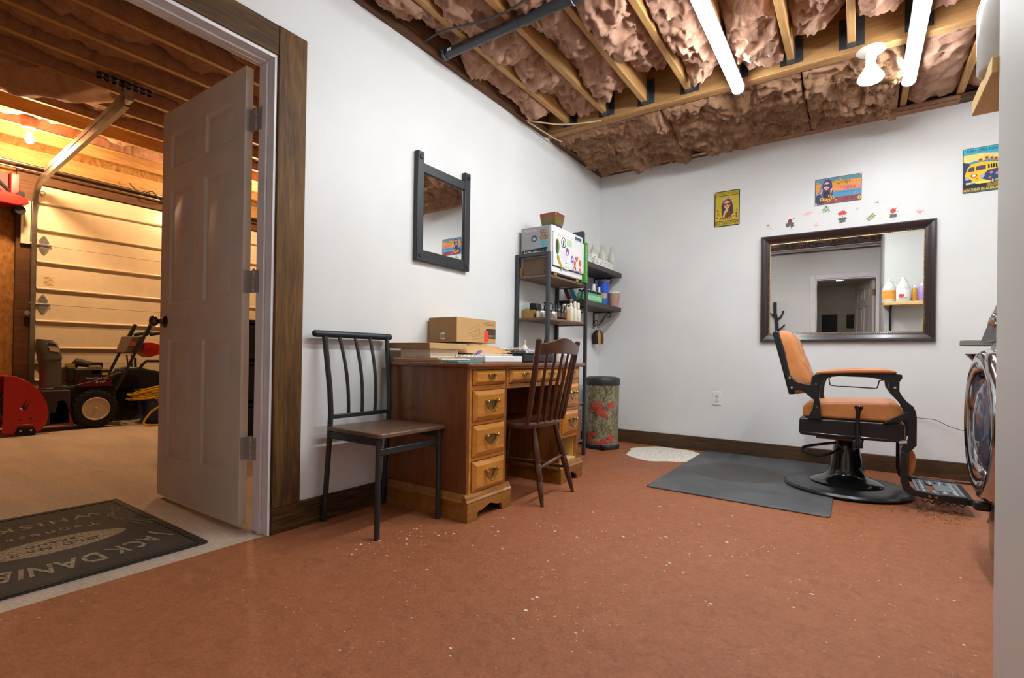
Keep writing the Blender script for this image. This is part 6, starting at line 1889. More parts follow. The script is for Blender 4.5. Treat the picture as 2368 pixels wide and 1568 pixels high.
def lotion(x, y, hgt, pump, label, mat='plastic_cream', r=0.022):
    t = thing('lotion_bottle', label, 'bottle', (x, y, sz), group='cream bottles on the second shelf')
    obj('bottle', MB().lathe([(r * .92, 0), (r, 0.004), (r, hgt * 0.58), (r * .85, hgt * 0.64), (r * .45, hgt * 0.68)], 22, (x, y, sz)), mat, t)
    if pump:
        obj('pump', MB().lathe([(r * .5, hgt * .681), (r * .6, hgt * .80), (r * .25, hgt * .86), (r * .22, hgt * .96)], 16, (x, y, sz)).box(x - .006, x + .012, y - .020, y + .012, sz + hgt * .961, sz + hgt), 'plastic_cream', t)
    else:
        obj('cap', MB().lathe([(r * .62, hgt * .681), (r * .60, hgt * .97), (r * .5, hgt)], 16, (x, y, sz)), 'plastic_cream', t)
lotion(-1.842, 3.412, 0.125, True, 'small amber bottle with cream pump beside the dropper bottles', 'bottle_amber', 0.018)
lotion(-1.90, 3.47, 0.135, False, 'cream capped bottle behind the three tall cream bottles')
lotion(-1.845, 3.475, 0.165, True, 'tall cream bottle with pump top on the second shelf')
lotion(-1.843, 3.535, 0.158, False, 'tall cream capped bottle in the middle of the front row')
lotion(-1.843, 3.592, 0.152, False, 'tall cream capped bottle nearest the right shelf post')
# boxes stored low on the unit
o_ = obj('storage_box', MB().box(-2.05, -1.835, 3.36, 3.655, SZ[4] + .001, SZ[4] + 0.24), plain('box_rust', srgb(128, 84, 60), .7), bevel=0.004)
tag(o_, 'rust brown storage box on the bottom shelf of the unit', 'box')

# ------------------------------------------------------------------ wall shelves with scroll brackets
def wall_shelf(ztop, label):
    t = thing('wall_shelf', label, 'shelf', (XL, 4.11, ztop))
    obj('board', MB().box(XL + 0.002, -1.852, 3.722, 4.500, ztop - 0.042, ztop), 'wall_shelf', t, bevel=0.003)
    for yb in (3.86, 4.42):
        b_ = MB()
        zb = ztop - 0.043
        b_.box(XL + 0.001, XL + 0.009, yb - 0.009, yb + 0.009, zb - 0.155, zb)
        b_.box(XL + 0.009, -1.90, yb - 0.009, yb + 0.009, zb - 0.007, zb)
        # S scroll brace
        pts = []
        for i in range(15):
            a = math.radians(200 - 330 * i / 14)
            pts.append((XL + 0.030 + 0.017 * math.cos(a), yb, zb - 0.095 + 0.017 * math.sin(a)))
        b_.tube(pts, 0.0045, 6)
        main = [(XL + 0.008, yb, zb - 0.128), (XL + 0.035, yb, zb - 0.132), (XL + 0.065, yb, zb - 0.115), (XL + 0.09, yb, zb - 0.085), (XL + 0.115, yb, zb - 0.045), (XL + 0.14, yb, zb - 0.017)]
        for i in range(1, 14):
            a = math.radians(130 - 280 * i / 13)
            main.append((XL + 0.158 + 0.021 * math.cos(a), yb, zb - 0.030 + 0.021 * math.sin(a)))
        b_.tube(main, [0.0045] * 2 + [0.006, 0.009, 0.006] + [0.0045] * (len(main) - 5), 6)
        obj('scroll_bracket', b_, 'black_metal', t)
    return t
wall_shelf(1.595, 'upper dark wooden wall shelf in the corner with white bottles')
wall_shelf(1.270, 'lower dark wooden wall shelf in the corner with green bottles')
# ---- upper wall shelf
uz = 1.5955
def big_bottle(x, y, hgt, r, label, capm='bottle_clear'):
    t = thing('clear_bottle', label, 'bottle', (x, y, uz), group='translucent bottles on the upper wall shelf')
    obj('bottle', MB().lathe([(r * .95, 0), (r, 0.004), (r, hgt * .62), (r * .85, hgt * .72), (r * .45, hgt * .80), (r * .42, hgt * .82)], 26, (x, y, uz)), 'bottle_clear', t)
    obj('cap', MB().lathe([(r * .5, hgt * .821), (r * .5, hgt * .97), (r * .42, hgt)], 18, (x, y, uz)), plain('cap_cream', (0.58, 0.55, 0.44, 1), .35), t)
    return t
big_bottle(-1.955, 4.10, 0.205, 0.037, 'squat translucent bottle at the left behind the white carton')
big_bottle(-2.03, 4.22, 0.20, 0.028, 'narrow translucent bottle half hidden in the middle')
big_bottle(-1.945, 4.265, 0.235, 0.038, 'tallest translucent bottle in the middle of the upper shelf')
tb = big_bottle(-1.905, 4.385, 0.235, 0.034, 'translucent bottle with blue print at the right end of the upper shelf')
obj('blue_print', MB().box(-1.884, -1.8795, 4.3535, 4.362, uz + 0.05, uz + 0.085), 'k_teal', tb)
sb = flat('speck_white', 232, 230, 226)
specks = random.Random(2)
def carton(x, y, z, w_, d, hh, label, grp='small white cartons on the upper wall shelf'):
    t = thing('product_carton', label, 'carton', (x, y, z), group=grp)
    obj('carton', MB().box(x - d / 2, x + d / 2, y - w_ / 2, y + w_ / 2, z, z + hh), sb, t, bevel=0.0015)
    pr = MB()
    for _ in range(5):
        yy = y + specks.uniform(-.38, .30) * w_; zz = z + specks.uniform(.1, .8) * hh
        pr.box(x + d / 2, x + d / 2 + .0006, yy, yy + w_ * .16, zz, zz + hh * .08)
    for _ in range(3):
        xx = x + specks.uniform(-.38, .30) * d; zz = z + specks.uniform(.1, .8) * hh
        pr.box(xx, xx + d * .16, y - w_ / 2 - .0006, y - w_ / 2, zz, zz + hh * .08)
    obj('printing', pr, 'k_navy', t)
carton(-1.92, 3.79, uz, 0.075, 0.085, 0.135, 'tall white carton beside the green box')
carton(-1.925, 3.985, uz, 0.10, 0.075, 0.098, 'wide white carton in front of the squat bottle')
cl = 'small white carton in the front row on the upper wall shelf'
for k in range(8):
    carton(-1.872, 3.765 + k * 0.066 + (0.05 if k > 1 else 0), uz, 0.050, 0.030, (0.045, 0.042, 0.06, 0.062, 0.058, 0.062, 0.06, 0.055)[k], 'small white carton, %s from the left in the front row on the upper wall shelf' % ORD[k])
o_ = obj('hair_clip', MB().tube([(-1.872, 3.862, uz + .008), (-1.868, 3.876, uz + .02), (-1.872, 3.89, uz + .008)], 0.007, 8).sphere((-1.872, 3.878, uz + .008), .0075, 8), 'gold')
tag(o_, 'small gold clip between the white cartons', 'clip')
# ---- lower wall shelf
lz = 1.2705
def green_bottle(x, y, label):
    t = thing('green_bottle', label, 'bottle', (x, y, lz), group='small green bottles on the lower wall shelf')
    obj('bottle', MB().lathe([(0.0165, 0), (0.018, 0.003), (0.018, 0.062), (0.009, 0.072), (0.008, 0.074)], 18, (x, y, lz)), 'bottle_green', t)
    obj('cap', MB().lathe([(0.011, 0.0745), (0.011, 0.092), (0.009, 0.094)], 14, (x, y, lz)), flat('cap_dkgreen', 20, 44, 34, .35), t)
    obj('paper_label', MB().lathe([(0.0183, 0.012), (0.0183, 0.05)], 18, (x, y, lz), caps=False), flat('label_green', 150, 206, 160), t)
gl1 = 'small green bottle in the front row on the lower wall shelf'
gl2 = 'small green bottle in the back row on the lower wall shelf'
for k in range(8):
    green_bottle(-1.876, 3.76 + k * 0.0445, 'small green bottle, %s from the left in the front row of the lower wall shelf' % ORD[k])
for k in range(5):
    green_bottle(-1.925, 3.775 + k * 0.05, 'small green bottle, %s from the left in the back row of the lower wall shelf' % ORD[k])
def bottle2(x, y, hgt, r, label):
    t = thing('white_bottle', label, 'bottle', (x, y, lz), group='white bottles on the lower wall shelf')
    obj('bottle', MB().lathe([(r * .95, 0), (r, 0.004), (r, hgt * .6), (r * .5, hgt * .75)], 22, (x, y, lz)), plain('bottle_offwhite', (0.62, 0.60, 0.54, 1), .35), t)
    obj('cap', MB().lathe([(r * .5, hgt * .7505), (r * .5, hgt * .96), (r * .4, hgt)], 16, (x, y, lz)), 'plastic_white', t)
bottle2(-1.97, 4.04, 0.13, 0.03, 'short white bottle behind the green bottles, left')
bottle2(-1.965, 4.13, 0.185, 0.032, 'tall white bottle behind the green bottles')
bottle2(-1.94, 4.19, 0.165, 0.022, 'slim white bottle beside the blue tub')
t = thing('blue_tub_small', 'blue plastic tub with grey lid on the lower wall shelf', 'tub', (-1.965, 4.335, lz))
obj('tub', MB().lathe([(0.042, 0), (0.043, 0.004), (0.054, 0.225)], 30, (-1.965, 4.335, lz)), flat('blue_plastic', 44, 92, 206, .3), t)
obj('lid', MB().lathe([(0.058, 0.2255), (0.060, 0.23), (0.058, 0.244), (0.05, 0.246)], 30, (-1.965, 4.335, lz)), flat('lid_grey', 128, 122, 124), t)
t = thing('small_cup', 'small tan and teal paper cup beside the brown coffee cup', 'cup', (-1.892, 4.175, lz))
obj('cup', MB().lathe([(0.022, 0), (0.023, 0.002), (0.028, 0.05), (0.029, 0.055)], 22, (-1.892, 4.175, lz)), flat('cup_teal', 40, 126, 170), t)
obj('cup_band', MB().lathe([(0.0292, 0.0555), (0.034, 0.098), (0.030, 0.099)], 22, (-1.892, 4.175, lz)), flat('cup_tan', 206, 168, 128), t)
t = thing('coffee_cup', 'brown paper cup with white rim at the end of the lower wall shelf', 'cup', (-1.90, 4.43, lz))
obj('cup', MB().lathe([(0.042, 0), (0.043, 0.003), (0.056, 0.128)], 28, (-1.90, 4.43, lz)), plain('cup_brown', srgb(186, 146, 128), .6, vary=.15, vscale=25), t)
obj('rim', MB().lathe([(0.058, 0.1285), (0.060, 0.132), (0.058, 0.140), (0.05, 0.141)], 28, (-1.90, 4.43, lz)), 'plastic_white', t)
for k, (mm, lab) in enumerate((('b_maroon', 'leaning maroon booklet at the left end of the lower wall shelf'), ('b_teal', 'leaning teal booklet at the left end of the lower wall shelf'))):
    flat('b_maroon', 112, 34, 52); flat('b_teal', 52, 130, 160)
    y0 = 3.735 + k * 0.012
    o_ = obj('booklet', MB().box(-.016, .016, -.003, .003, 0, .105, 0, Matrix.Translation((-2.0 + k * .05, y0 + .004, lz + .006)) @ Matrix.Rotation(-.42, 4, 'Y')), mm)
    tag(o_, lab, 'booklet')
o_ = obj('white_card', MB().box(-2.07, -1.945, 3.765, 3.768, lz, lz + 0.115), 'paper_white')
tag(o_, 'white card standing behind the booklets on the lower wall shelf', 'card')
# hair colour swatches hanging on rings from the lower bracket
t = thing('swatch_ring', 'bunch of hair colour swatches hanging on metal rings under the wall shelf', 'hair swatches', (-2.05, 4.41, 0.95))
sx, sy, szz = XL + 0.065, 4.395, 1.075
obj('ring', MB().torus((sx - 0.02, sy, szz + 0.01), 0.032, 0.0022, 'y', 24, 6).torus((sx + 0.012, sy + .01, szz + 0.01), 0.036, 0.0022, 'y', 24, 6), 'chrome', t)
sw = random.Random(8)
cols = ['w_black', 'w_dbrown', 'w_brown', 'w_blond', 'w_auburn']
for nm, c in zip(cols, ((20, 16, 18), (44, 26, 22), (84, 50, 34), (196, 160, 96), (120, 54, 30))):
    flat(nm, *c, rough=.4)
for k in range(12):
    a = -1 + 2 * k / 11
    yy = sy + sw.uniform(-.02, .02)
    x = sx + a * 0.042
    tp = (sx + a * 0.018, sy, szz - 0.02)
    obj('swatch', MB().tube([tp, (x, yy, szz - 0.055), (x * 1.0 + a * .004, yy, szz - 0.10), (x + a * .004, yy, szz - 0.155)], [0.006, 0.0105, 0.011, 0.008], 8), cols[[0, 0, 1, 0, 1, 0, 2, 3, 1, 3, 2, 4][k]], t)

# ------------------------------------------------------------------ things on the desk
dz = 0.7575
t = thing('printed_carton', 'brown printed cardboard box with red sticker on the desk against the wall', 'box', (-1.96, 2.32, 0.868))
cb = (-2.085, -1.868, 2.155, 2.525, 0.8705, 1.012)
obj('carton', MB().box(*cb), 'cardboard', t, bevel=0.002)
fxx = cb[1]
pr = MB()
for (y0, z0, y1, z1, y2, z2, y3, z3) in ((2.25, .94, 2.35, .975, 2.36, .955, 2.26, .915), (2.25, .915, 2.36, .955, 2.365, .925, 2.255, .905), (2.29, .90, 2.39, .925, 2.39, .905, 2.29, .885)):
    P4 = [(fxx + .0006, y0, z0), (fxx + .0006, y1, z1), (fxx + .0006, y2, z2), (fxx + .0006, y3, z3)]
    pr.tube(P4, 0.0006, 4, closed=True)
obj('line_drawing', pr, 'cardboard_dark', t)
tx = MB().box(fxx, fxx + .0005, 2.425, 2.522, .898, .958)
obj('dark_panel', tx, flat('ink_brown', 66, 50, 36), t)
obj('lettering', text_mb('Scotch', 0.026, 0.0002, M=frame((fxx + .0008, 2.482, 0.9125), (0, -1, 0), (0, 0, -1)), sx=0.9), 'cardboard', t)
obj('small_print', MB().box(fxx, fxx + .0005, 2.43, 2.515, .995, .999).box(fxx, fxx + .0005, 2.40, 2.515, .986, .990).box(fxx, fxx + .0005, 2.42, 2.515, .977, .981), 'cardboard_dark', t)
obj('red_sticker', MB().box(fxx + .0005, fxx + .0012, 2.408, 2.447, .876, .945, 0), flat('sticker_red', 236, 60, 44), t)
obj('barcode_label', MB().box(-1.99, -1.955, cb[2] - .0008, cb[2], .885, .922), 'paper_white', t)
bc_ = MB()
for k in range(4):
    bc_.box(-1.985 + k * .007, -1.981 + k * .007, cb[2] - .0012, cb[2] - .0008, .889, .916)
obj('barcode', bc_, 'ink', t)
obj('shade_sheet', MB().box(cb[0], cb[1] - .004, cb[2] - .0006, cb[2], cb[4] + .001, cb[5] - .001), 'cardboard_dark', t)  # dark sheet laid over the carton's end in place of shade
# flat box lid lying on a white box
o_ = obj('envelope_stack', MB().box(-2.04, -1.70, 1.845, 2.065, dz, dz + 0.010, 0).box(-2.03, -1.69, 1.84, 2.062, dz + 0.0105, dz + 0.017, 1).box(-2.045, -1.715, 1.835, 2.06, dz + 0.0175, dz + 0.021, 0), ['kraft', 'paper_white'], bevel=0.001)
tag(o_, 'stack of brown and white envelopes under the white box', 'envelopes')
o_ = obj('teal_folder', MB().box(-1.685, -1.585, 1.84, 2.03, dz, dz + 0.006), flat('folder_teal', 64, 150, 160), bevel=0.001)
tag(o_, 'teal folder near the front left corner of the desk', 'folder')
o_ = obj('white_card_box', MB().box(-2.02, -1.80, 1.875, 2.09, dz + 0.0215, dz + 0.066), plain('box_offwhite', srgb(222, 210, 190), .7), bevel=0.002)
tag(o_, 'white cardboard box under the tan box lid', 'box')
t = thing('box_lid', 'tan cardboard box lid resting on the white box', 'box lid', (-1.9, 1.98, dz + .0665))
obj('lid', MB().box(-2.07, -1.775, 1.842, 2.135, dz + 0.0668, dz + 0.0975), 'cardboard', t, bevel=0.002)
obj('flap', MB().box(-2.07, -1.776, 1.8405, 1.8418, dz + 0.068, dz + 0.096), 'cardboard_dark', t)
o_ = obj('ring_binder', MB().box(-1.86, -1.60, 2.075, 2.43, dz, dz + 0.036), plain('binder_white', (0.80, 0.81, 0.84, 1), .4), bevel=0.006, seg=3)
tag(o_, 'white ring binder lying at the front of the desk', 'binder')
# coil along the binder edge
co = MB()
for k in range(20):
    co.torus((-1.86 + k * 0.0125, 2.0705, dz + 0.034), 0.005, 0.0012, 'x', 8, 4)
o_ = obj('spiral_coil', co, 'chrome')
tag(o_, 'row of wire rings along the edge of the white binder', 'wire rings')
o_ = obj('paper_sheaf', MB().box(-1.95, -1.70, 2.13, 2.47, dz + 0.0365, dz + 0.042, 0).box(-1.96, -1.72, 2.17, 2.50, dz + 0.0425, dz + 0.0465, 1), ['kraft', 'paper_white'], bevel=0.001)
tag(o_, 'loose sheaf of papers on top of the white binder', 'papers')
o_ = obj('purple_pouch', MB().prism([(2.095, dz + .043), (2.12, dz + .06), (2.128, dz + .066), (2.125, dz + .05), (2.105, dz + .0425)], 'x', -1.69, -1.66), flat('pouch_purple', 134, 110, 160), bevel=0.003)
tag(o_, 'small purple packet between the box lid and the paper bag', 'packet')
# crumpled brown paper bag
nl, nw = 40, 26
uu_ = np.linspace(0, 1, nl)[:, None]; vv_ = np.linspace(0, 1, nw)[None, :]
nz = vnoise((nl, nw), (8, 5), 41); nz2 = vnoise((nl, nw), (18, 10), 42)
hh = (0.058 * (np.sin(np.pi * uu_) ** 0.35) * (np.sin(np.pi * vv_) ** 0.35)) * (0.75 + 0.35 * nz) + 0.006 * (nz2 - .5)
hh = np.maximum(hh, 0.0005)
P = np.stack([-2.04 + vv_ * 0.28 + 0 * uu_, 2.13 + uu_ * 0.44 + 0 * vv_ + 0.01 * (nz - .5), dz + 0.047 + hh], -1)
Pb = P.copy(); Pb[..., 2] = dz + 0.047
o_ = obj('paper_bag', MB().grid(P[:, ::-1]).grid(Pb), 'kraft', angle=50)
tag(o_, 'crumpled brown paper bag under the printed cardboard box', 'paper bag')
# spiral notebooks, black machine, hook and bottle
t = thing('spiral_notebooks', 'stack of spiral notebooks with wire binding beside the paper bag', 'notebooks', (-1.9, 2.70, dz))
obj('notebook', MB().box(-2.03, -1.83, 2.585, 2.80, dz, dz + 0.045), flat('note_grey', 74, 74, 76), t, bevel=0.002)
obj('notebook', MB().box(-2.03, -1.825, 2.595, 2.81, dz + 0.0455, dz + 0.075), flat('note_dark', 56, 54, 50), t, bevel=0.002)
co = MB()
for lay in range(3):
    for k in range(12):
        co.torus((-1.826, 2.60 + k * 0.0165, dz + 0.055 + lay * .014), 0.006, 0.0014, 'y', 8, 4)
obj('wire_binding', co, plain('wire_gold', (.62, .5, .3, 1), .3, .9), t)
o_ = obj('white_hook', MB().tube([(-1.90, 2.62, dz + .079), (-1.88, 2.70, dz + .085), (-1.86, 2.78, dz + .088), (-1.84, 2.84, dz + .082), (-1.84, 2.90, dz + .072), (-1.84, 2.96, dz + .076)], 0.004, 6), 'plastic_white')
tag(o_, 'white cord lying over the spiral notebooks', 'cord')
t = thing('black_case', 'black plastic clipper case on the desk beside the white binder', 'case', (-1.75, 2.66, dz))
obj('case', MB().box(-1.82, -1.64, 2.50, 2.86, dz, dz + 0.048), 'black_satin', t, bevel=0.008, seg=3)
obj('lid', MB().box(-1.815, -1.645, 2.505, 2.855, dz + 0.0485, dz + 0.058), flat('lid_slate', 54, 62, 70, .3), t, bevel=0.004)
o_ = obj('silver_clippers', MB().box(-1.95, -1.88, 2.80, 2.96, dz, dz + 0.06), 'chrome', bevel=0.01)
tag(o_, 'silver box behind the black clipper case', 'box')
def small_bottle(x, y, hgt, r, mat, label, capmat='ink'):
    t = thing('small_bottle', label, 'bottle', (x, y, dz))
    obj('bottle', MB().lathe([(r * .9, 0), (r, .003), (r, hgt * .6), (r * .4, hgt * .78)], 18, (x, y, dz)), mat, t)
    obj('cap', MB().lathe([(r * .5, hgt * .7805), (r * .4, hgt)], 14, (x, y, dz)), capmat, t)
small_bottle(-1.96, 3.0, 0.155, 0.024, 'plastic_cream', 'cream bottle standing behind the spindle back chair', flat('cone_cream', 190, 176, 140))
small_bottle(-1.90, 2.88, 0.09, 0.014, 'black_satin', 'tiny black bottle behind the notebooks')
small_bottle(-1.60, 2.96, 0.08, 0.022, 'paper_white', 'white bottle at the right end of the desk', 'plastic_white')
small_bottle(-1.68, 2.99, 0.10, 0.024, 'plastic_cream', 'cream jar bottle behind the chair spindles at the desk end', 'plastic_white')
o_ = obj('teal_box', MB().box(-1.76, -1.68, 2.89, 2.97, dz, dz + 0.055), flat('box_teal', 40, 84, 92, .4), bevel=0.003)
tag(o_, 'dark teal box at the right end of the desk', 'box')

# cord hanging from the second shelf
wire('power_cord', [(-2.03, 3.40, 1.05), (-2.03, 3.41, 0.98), (-2.04, 3.40, 0.90), (-2.05, 3.38, 0.84), (-2.04, 3.34, 0.80), (-2.02, 3.30, 0.765)], 0.004, 'cable_black', 'black power cord hanging behind the desk under the shelf', 'cord')

# ------------------------------------------------------------------ wall outlet and loose cords on the back wall
t = thing('wall_outlet', 'white double wall outlet low on the back wall', 'outlet', (-0.988, YB, 0.46))
ox, oz = -0.988, 0.461
obj('cover_plate', MB().box(ox - 0.036, ox + 0.036, YB - 0.006, YB - 0.0005, oz - 0.058, oz + 0.058), 'plastic_white', t, bevel=0.003)
for k in (-1, 1):
    s = obj('socket', MB().prism([(ox + 0.0165 * math.cos(a) * (1.0), oz + k * 0.021 + min(0.0135, max(-0.0135, 0.0165 * math.sin(a)))) for a in [2 * math.pi * i / 24 for i in range(24)]], 'y', YB - 0.0085, YB - 0.0062), plain('socket_white', (.7, .7, .7, 1), .3), t)
    zz = oz + k * 0.021
    obj('slots', MB().box(ox - 0.007, ox - 0.005, YB - 0.0092, YB - 0.0086, zz - 0.001, zz + 0.007).box(ox + 0.005, ox + 0.007, YB - 0.0092, YB - 0.0086, zz, zz + 0.006).cyl((ox, YB - .0086, zz - .007), (ox, YB - .0092, zz - .007), .0025, n=8), 'ink', s)
obj('screw', MB().cyl((ox, YB - 0.006, oz), (ox, YB - 0.0072, oz), 0.003, n=10), 'galv', t)
wire('thin_cord', [(0.20, YB - 0.02, 0.44), (0.343, YB - 0.02, 0.406), (0.441, YB - 0.03, 0.399), (0.521, YB - 0.05, 0.361), (0.62, YB - 0.10, 0.345), (0.80, YB - 0.2, 0.40)], 0.0022, 'cable_grey', 'thin grey cord sagging along the back wall behind the barber chair', 'cord')
wire('floor_cord', [(0.28, 4.44, 0.006), (0.40, 4.40, 0.006), (0.55, 4.39, 0.006), (0.8, 4.42, 0.006)], 0.005, 'cable_black', 'black cord lying on the floor along the back baseboard', 'cord')

# ------------------------------------------------------------------ front loading washer at the right
t = thing('washer', 'dark grey front loading washer with chrome ringed door at the right edge', 'washer', (0.82, 2.63, 0))
wm = plain('washer_grey', (0.045, 0.042, 0.042, 1), 0.22, 0.6, coat=0.4)
WX = 0.475
y0, y1 = 2.285, 2.972
fr_ = []
for i in range(13):      # gently bowed front
    u = i / 12
    fr_.append((WX - 0.03 * math.sin(math.pi * u), y0 + (y1 - y0) * u))
obj('cabinet', MB().prism(fr_ + [(1.15, y1), (1.15, y0)], 'z', 0.02, 0.879), wm, t, bevel=0.004)
obj('control_panel', MB().prism([(WX - 0.034, 0.880), (WX - 0.030, 0.895), (WX + 0.018, 1.05), (WX + 0.05, 1.058), (1.15, 1.05), (1.15, 0.932), (WX + 0.04, 0.932), (WX + .01, .88)], 'y', y0, y1 + 0.004), plain('panel_dark', (0.09, 0.088, 0.085, 1), 0.3, 0.5), t, bevel=0.004)
for k, yy in enumerate((2.60, 2.80)):
    A = frame((WX - 0.008, yy, 0.97), (0, -1, 0), (0.30, 0, 0.954))
    obj('dial', MB().lathe([(0.030, 0), (0.030, 0.012), (0.026, 0.022), (0.01, 0.024)], 24, M=A), 'chrome', t)
RC = (2.625, 0.555)
A = frame((WX - 0.026, RC[0], RC[1]), (0, -1, 0), (0, 0, 1))     # local z -> -x
dr = obj('door_ring', MB().lathe([(0.285, -0.01), (0.292, 0.02), (0.290, 0.045), (0.278, 0.062), (0.255, 0.070), (0.225, 0.062), (0.20, 0.045), (0.192, 0.03)], 64, M=A, caps=False), plain('washer_chrome', (0.50, 0.50, 0.53, 1), 0.10, 1.0), t, angle=50)
obj('door_glass', MB().lathe([(0.195, 0.028), (0.17, 0.045), (0.12, 0.062), (0.06, 0.070), (0.01, 0.072)], 48, M=A, caps=True), 'washer_glass', t, angle=80)
obj('outer_rim', MB().lathe([(0.30, -0.02), (0.312, 0.0), (0.305, 0.018), (0.291, 0.021)], 64, M=A, caps=False), plain('rim_silver', (0.62, 0.64, 0.66, 1), .2, .9), t)
obj('door_handle', MB().box(WX - 0.10, WX - 0.05, RC[0] - 0.02, RC[0] + 0.02, RC[1] - 0.33, RC[1] - 0.295), 'black_satin', t, bevel=0.008)
obj('kick_panel', MB().prism([(p[0] + 0.012, p[1]) for p in fr_] + [(0.6, y1), (0.6, y0)], 'z', 0.0, 0.0195), 'rubber', t)

# portable shampoo basin behind the washer
t = thing('shampoo_basin', 'black shampoo basin with pouring lip on a stand behind the washer', 'basin', (0.60, 3.40, 0))
bxx, byy = 0.600, 3.40
bas = []
for k, (rr, zz) in enumerate(((0.05, 0.70), (0.07, 0.715), (0.085, 0.77), (0.095, 0.82), (0.10, 0.838), (0.095, 0.840), (0.08, 0.79), (0.05, 0.73))):
    ring_ = []
    for i in range(32):
        a = 2 * math.pi * i / 32
        lip = 1 + (0.55 * max(0, math.cos(a - math.pi)) ** 6) * max(0, (zz - 0.74) / 0.1)
        ring_.append((bxx + rr * lip * math.cos(a), byy + rr * math.sin(a), zz))
    bas.append(ring_)
obj('bowl', loft(bas), 'black_gloss', t, angle=60)
obj('stand', MB().cyl((bxx, byy, 0.03), (bxx, byy, 0.70), 0.018, n=14).lathe([(0.06, 0.0), (0.06, 0.02), (0.03, 0.035)], 32, (bxx, byy, 0)), 'black_satin', t)
o_ = thing('oval_tray', 'flat grey oval tray on a stand above the shampoo basin', 'tray', (0.72, 3.62, 0))
ovl = [(0.625 + 0.17 * math.cos(2 * math.pi * i / 40), 3.62 + 0.09 * math.sin(2 * math.pi * i / 40)) for i in range(40)]
obj('tray', MB().prism(ovl, 'z', 0.885, 0.915), flat('tray_grey', 122, 122, 116, .45), o_, bevel=0.004)
obj('tray_stem', MB().cyl((0.72, 3.62, 0.02), (0.72, 3.62, 0.885), 0.012, n=12).lathe([(0.07, 0.0), (0.07, 0.015), (0.02, 0.03)], 28, (0.72, 3.62, 0)), 'chrome', o_)

# ------------------------------------------------------------------ behind the camera, seen in the large mirror
t3 = struct('trim_3', label='white casing of the hallway doorway')
for (a, b_, c, d) in ((RD0 - 0.075, RD0, 0, RDZ + 0.075), (RD1, RD1 + 0.03, 0, RDZ + 0.075)):
    obj('casing_board', MB().box(a, b_, 0.0, 0.016, c, d), 'trim_white', t3, bevel=0.004)
obj('casing_board', MB().box(RD0, RD1, 0.0, 0.016, RDZ, RDZ + 0.075), 'trim_white', t3, bevel=0.004)
obj('jamb', MB().box(RD0, RD0 + 0.015, -0.12, 0.0, 0, RDZ).box(RD1 - 0.015, RD1, -0.12, 0, 0, RDZ).box(RD0 + .015, RD1 - .015, -0.12, 0, RDZ - 0.015, RDZ), 'trim_white', t3)
# hallway box
struct('wall_hall_left', MB().box(-1.62, -1.5, -4.0, -0.12, 0, 2.42), 'hall_paint', 'hallway left wall')
struct('wall_hall_right', MB().box(1.0, 1.12, -4.0, -0.12, 0, 2.42), 'hall_paint', 'hallway right wall')
struct('wall_hall_end', MB().box(-1.5, 1.0, -4.0, -3.9, 0, 2.42), 'hall_paint', 'hallway end wall with dark pictures')
hc = struct('ceiling_hall', MB().box(-1.62, 1.12, -4.0, -0.12, 2.42, 2.46), 'white_paint', 'white hallway ceiling')
vt = MB()
for k in range(5):
    vt.box(-0.55, -0.25, -1.58 + k * 0.035, -1.565 + k * 0.035, 2.413, 2.419)
obj('ceiling_vent', vt, 'appliance_grey', hc)
d3 = struct('door_3', label='white panel door standing open into the hallway')
hd = MB()
hx_ = 0.195
# leaf swung into the hallway, at right angles to the wall
class _: pass
def leaf_door(parent, x0, x1, ya, yb, z0, z1):
    fr = MB()
    L = yb - ya
    cols = [(ya + 0.11, ya + L * 0.45), (ya + L * 0.55, yb - 0.11)]
    rows = [(0.24, 0.86), (1.04, 1.64), (1.75, 1.93)]
    ys = [ya] + [c for col in cols for c in col] + [yb]
    for i in range(0, len(ys), 2):
        fr.box(x0, x1, ys[i], ys[i + 1], z0, z1)
    for (c0, c1) in cols:
        zs = [z0] + [r for row in rows for r in row] + [z1]
        for i in range(0, len(zs), 2):
            fr.box(x0, x1, c0, c1, zs[i], zs[i + 1])
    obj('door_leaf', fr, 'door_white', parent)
    for (c0, c1) in cols:
        for (a, b_) in rows:
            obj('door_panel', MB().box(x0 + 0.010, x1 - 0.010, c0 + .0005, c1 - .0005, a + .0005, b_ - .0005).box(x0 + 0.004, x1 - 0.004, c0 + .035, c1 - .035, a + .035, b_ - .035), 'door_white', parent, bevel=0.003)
d3.location = (0.205, -0.135, 0); d3.rotation_euler = (0, 0, math.radians(-17))
leaf_door(d3, -0.035, 0.0, -0.76, -0.004, 0.015, 2.03)
obj('hinge', MB().box(-0.034, -0.001, -0.004, 0.0, 1.78, 1.88), 'brass', d3)
for (x0, x1, z0, z1, lab) in ((-0.66, -0.37, 1.44, 1.81, 'larger dark picture on the hallway end wall, seen in the mirror'), (-0.205, -0.01, 1.52, 1.80, 'smaller dark picture on the hallway end wall, seen in the mirror')):
    t = thing('picture', lab, 'picture', ((x0 + x1) / 2, -3.9, z0), group='hallway pictures')
    obj('frame', MB().box(x0, x1, -3.9, -3.88, z0, z0 + 0.02).box(x0, x1, -3.9, -3.88, z1 - 0.02, z1).box(x0, x0 + 0.02, -3.9, -3.88, z0 + .02, z1 - .02).box(x1 - 0.02, x1, -3.9, -3.88, z0 + .02, z1 - .02), 'black_satin', t)
    obj('print', MB().box(x0 + 0.02, x1 - 0.02, -3.9, -3.893, z0 + 0.02, z1 - 0.02), plain('print_dark', srgb(40, 40, 46), .3, vary=.6, vscale=20), t)

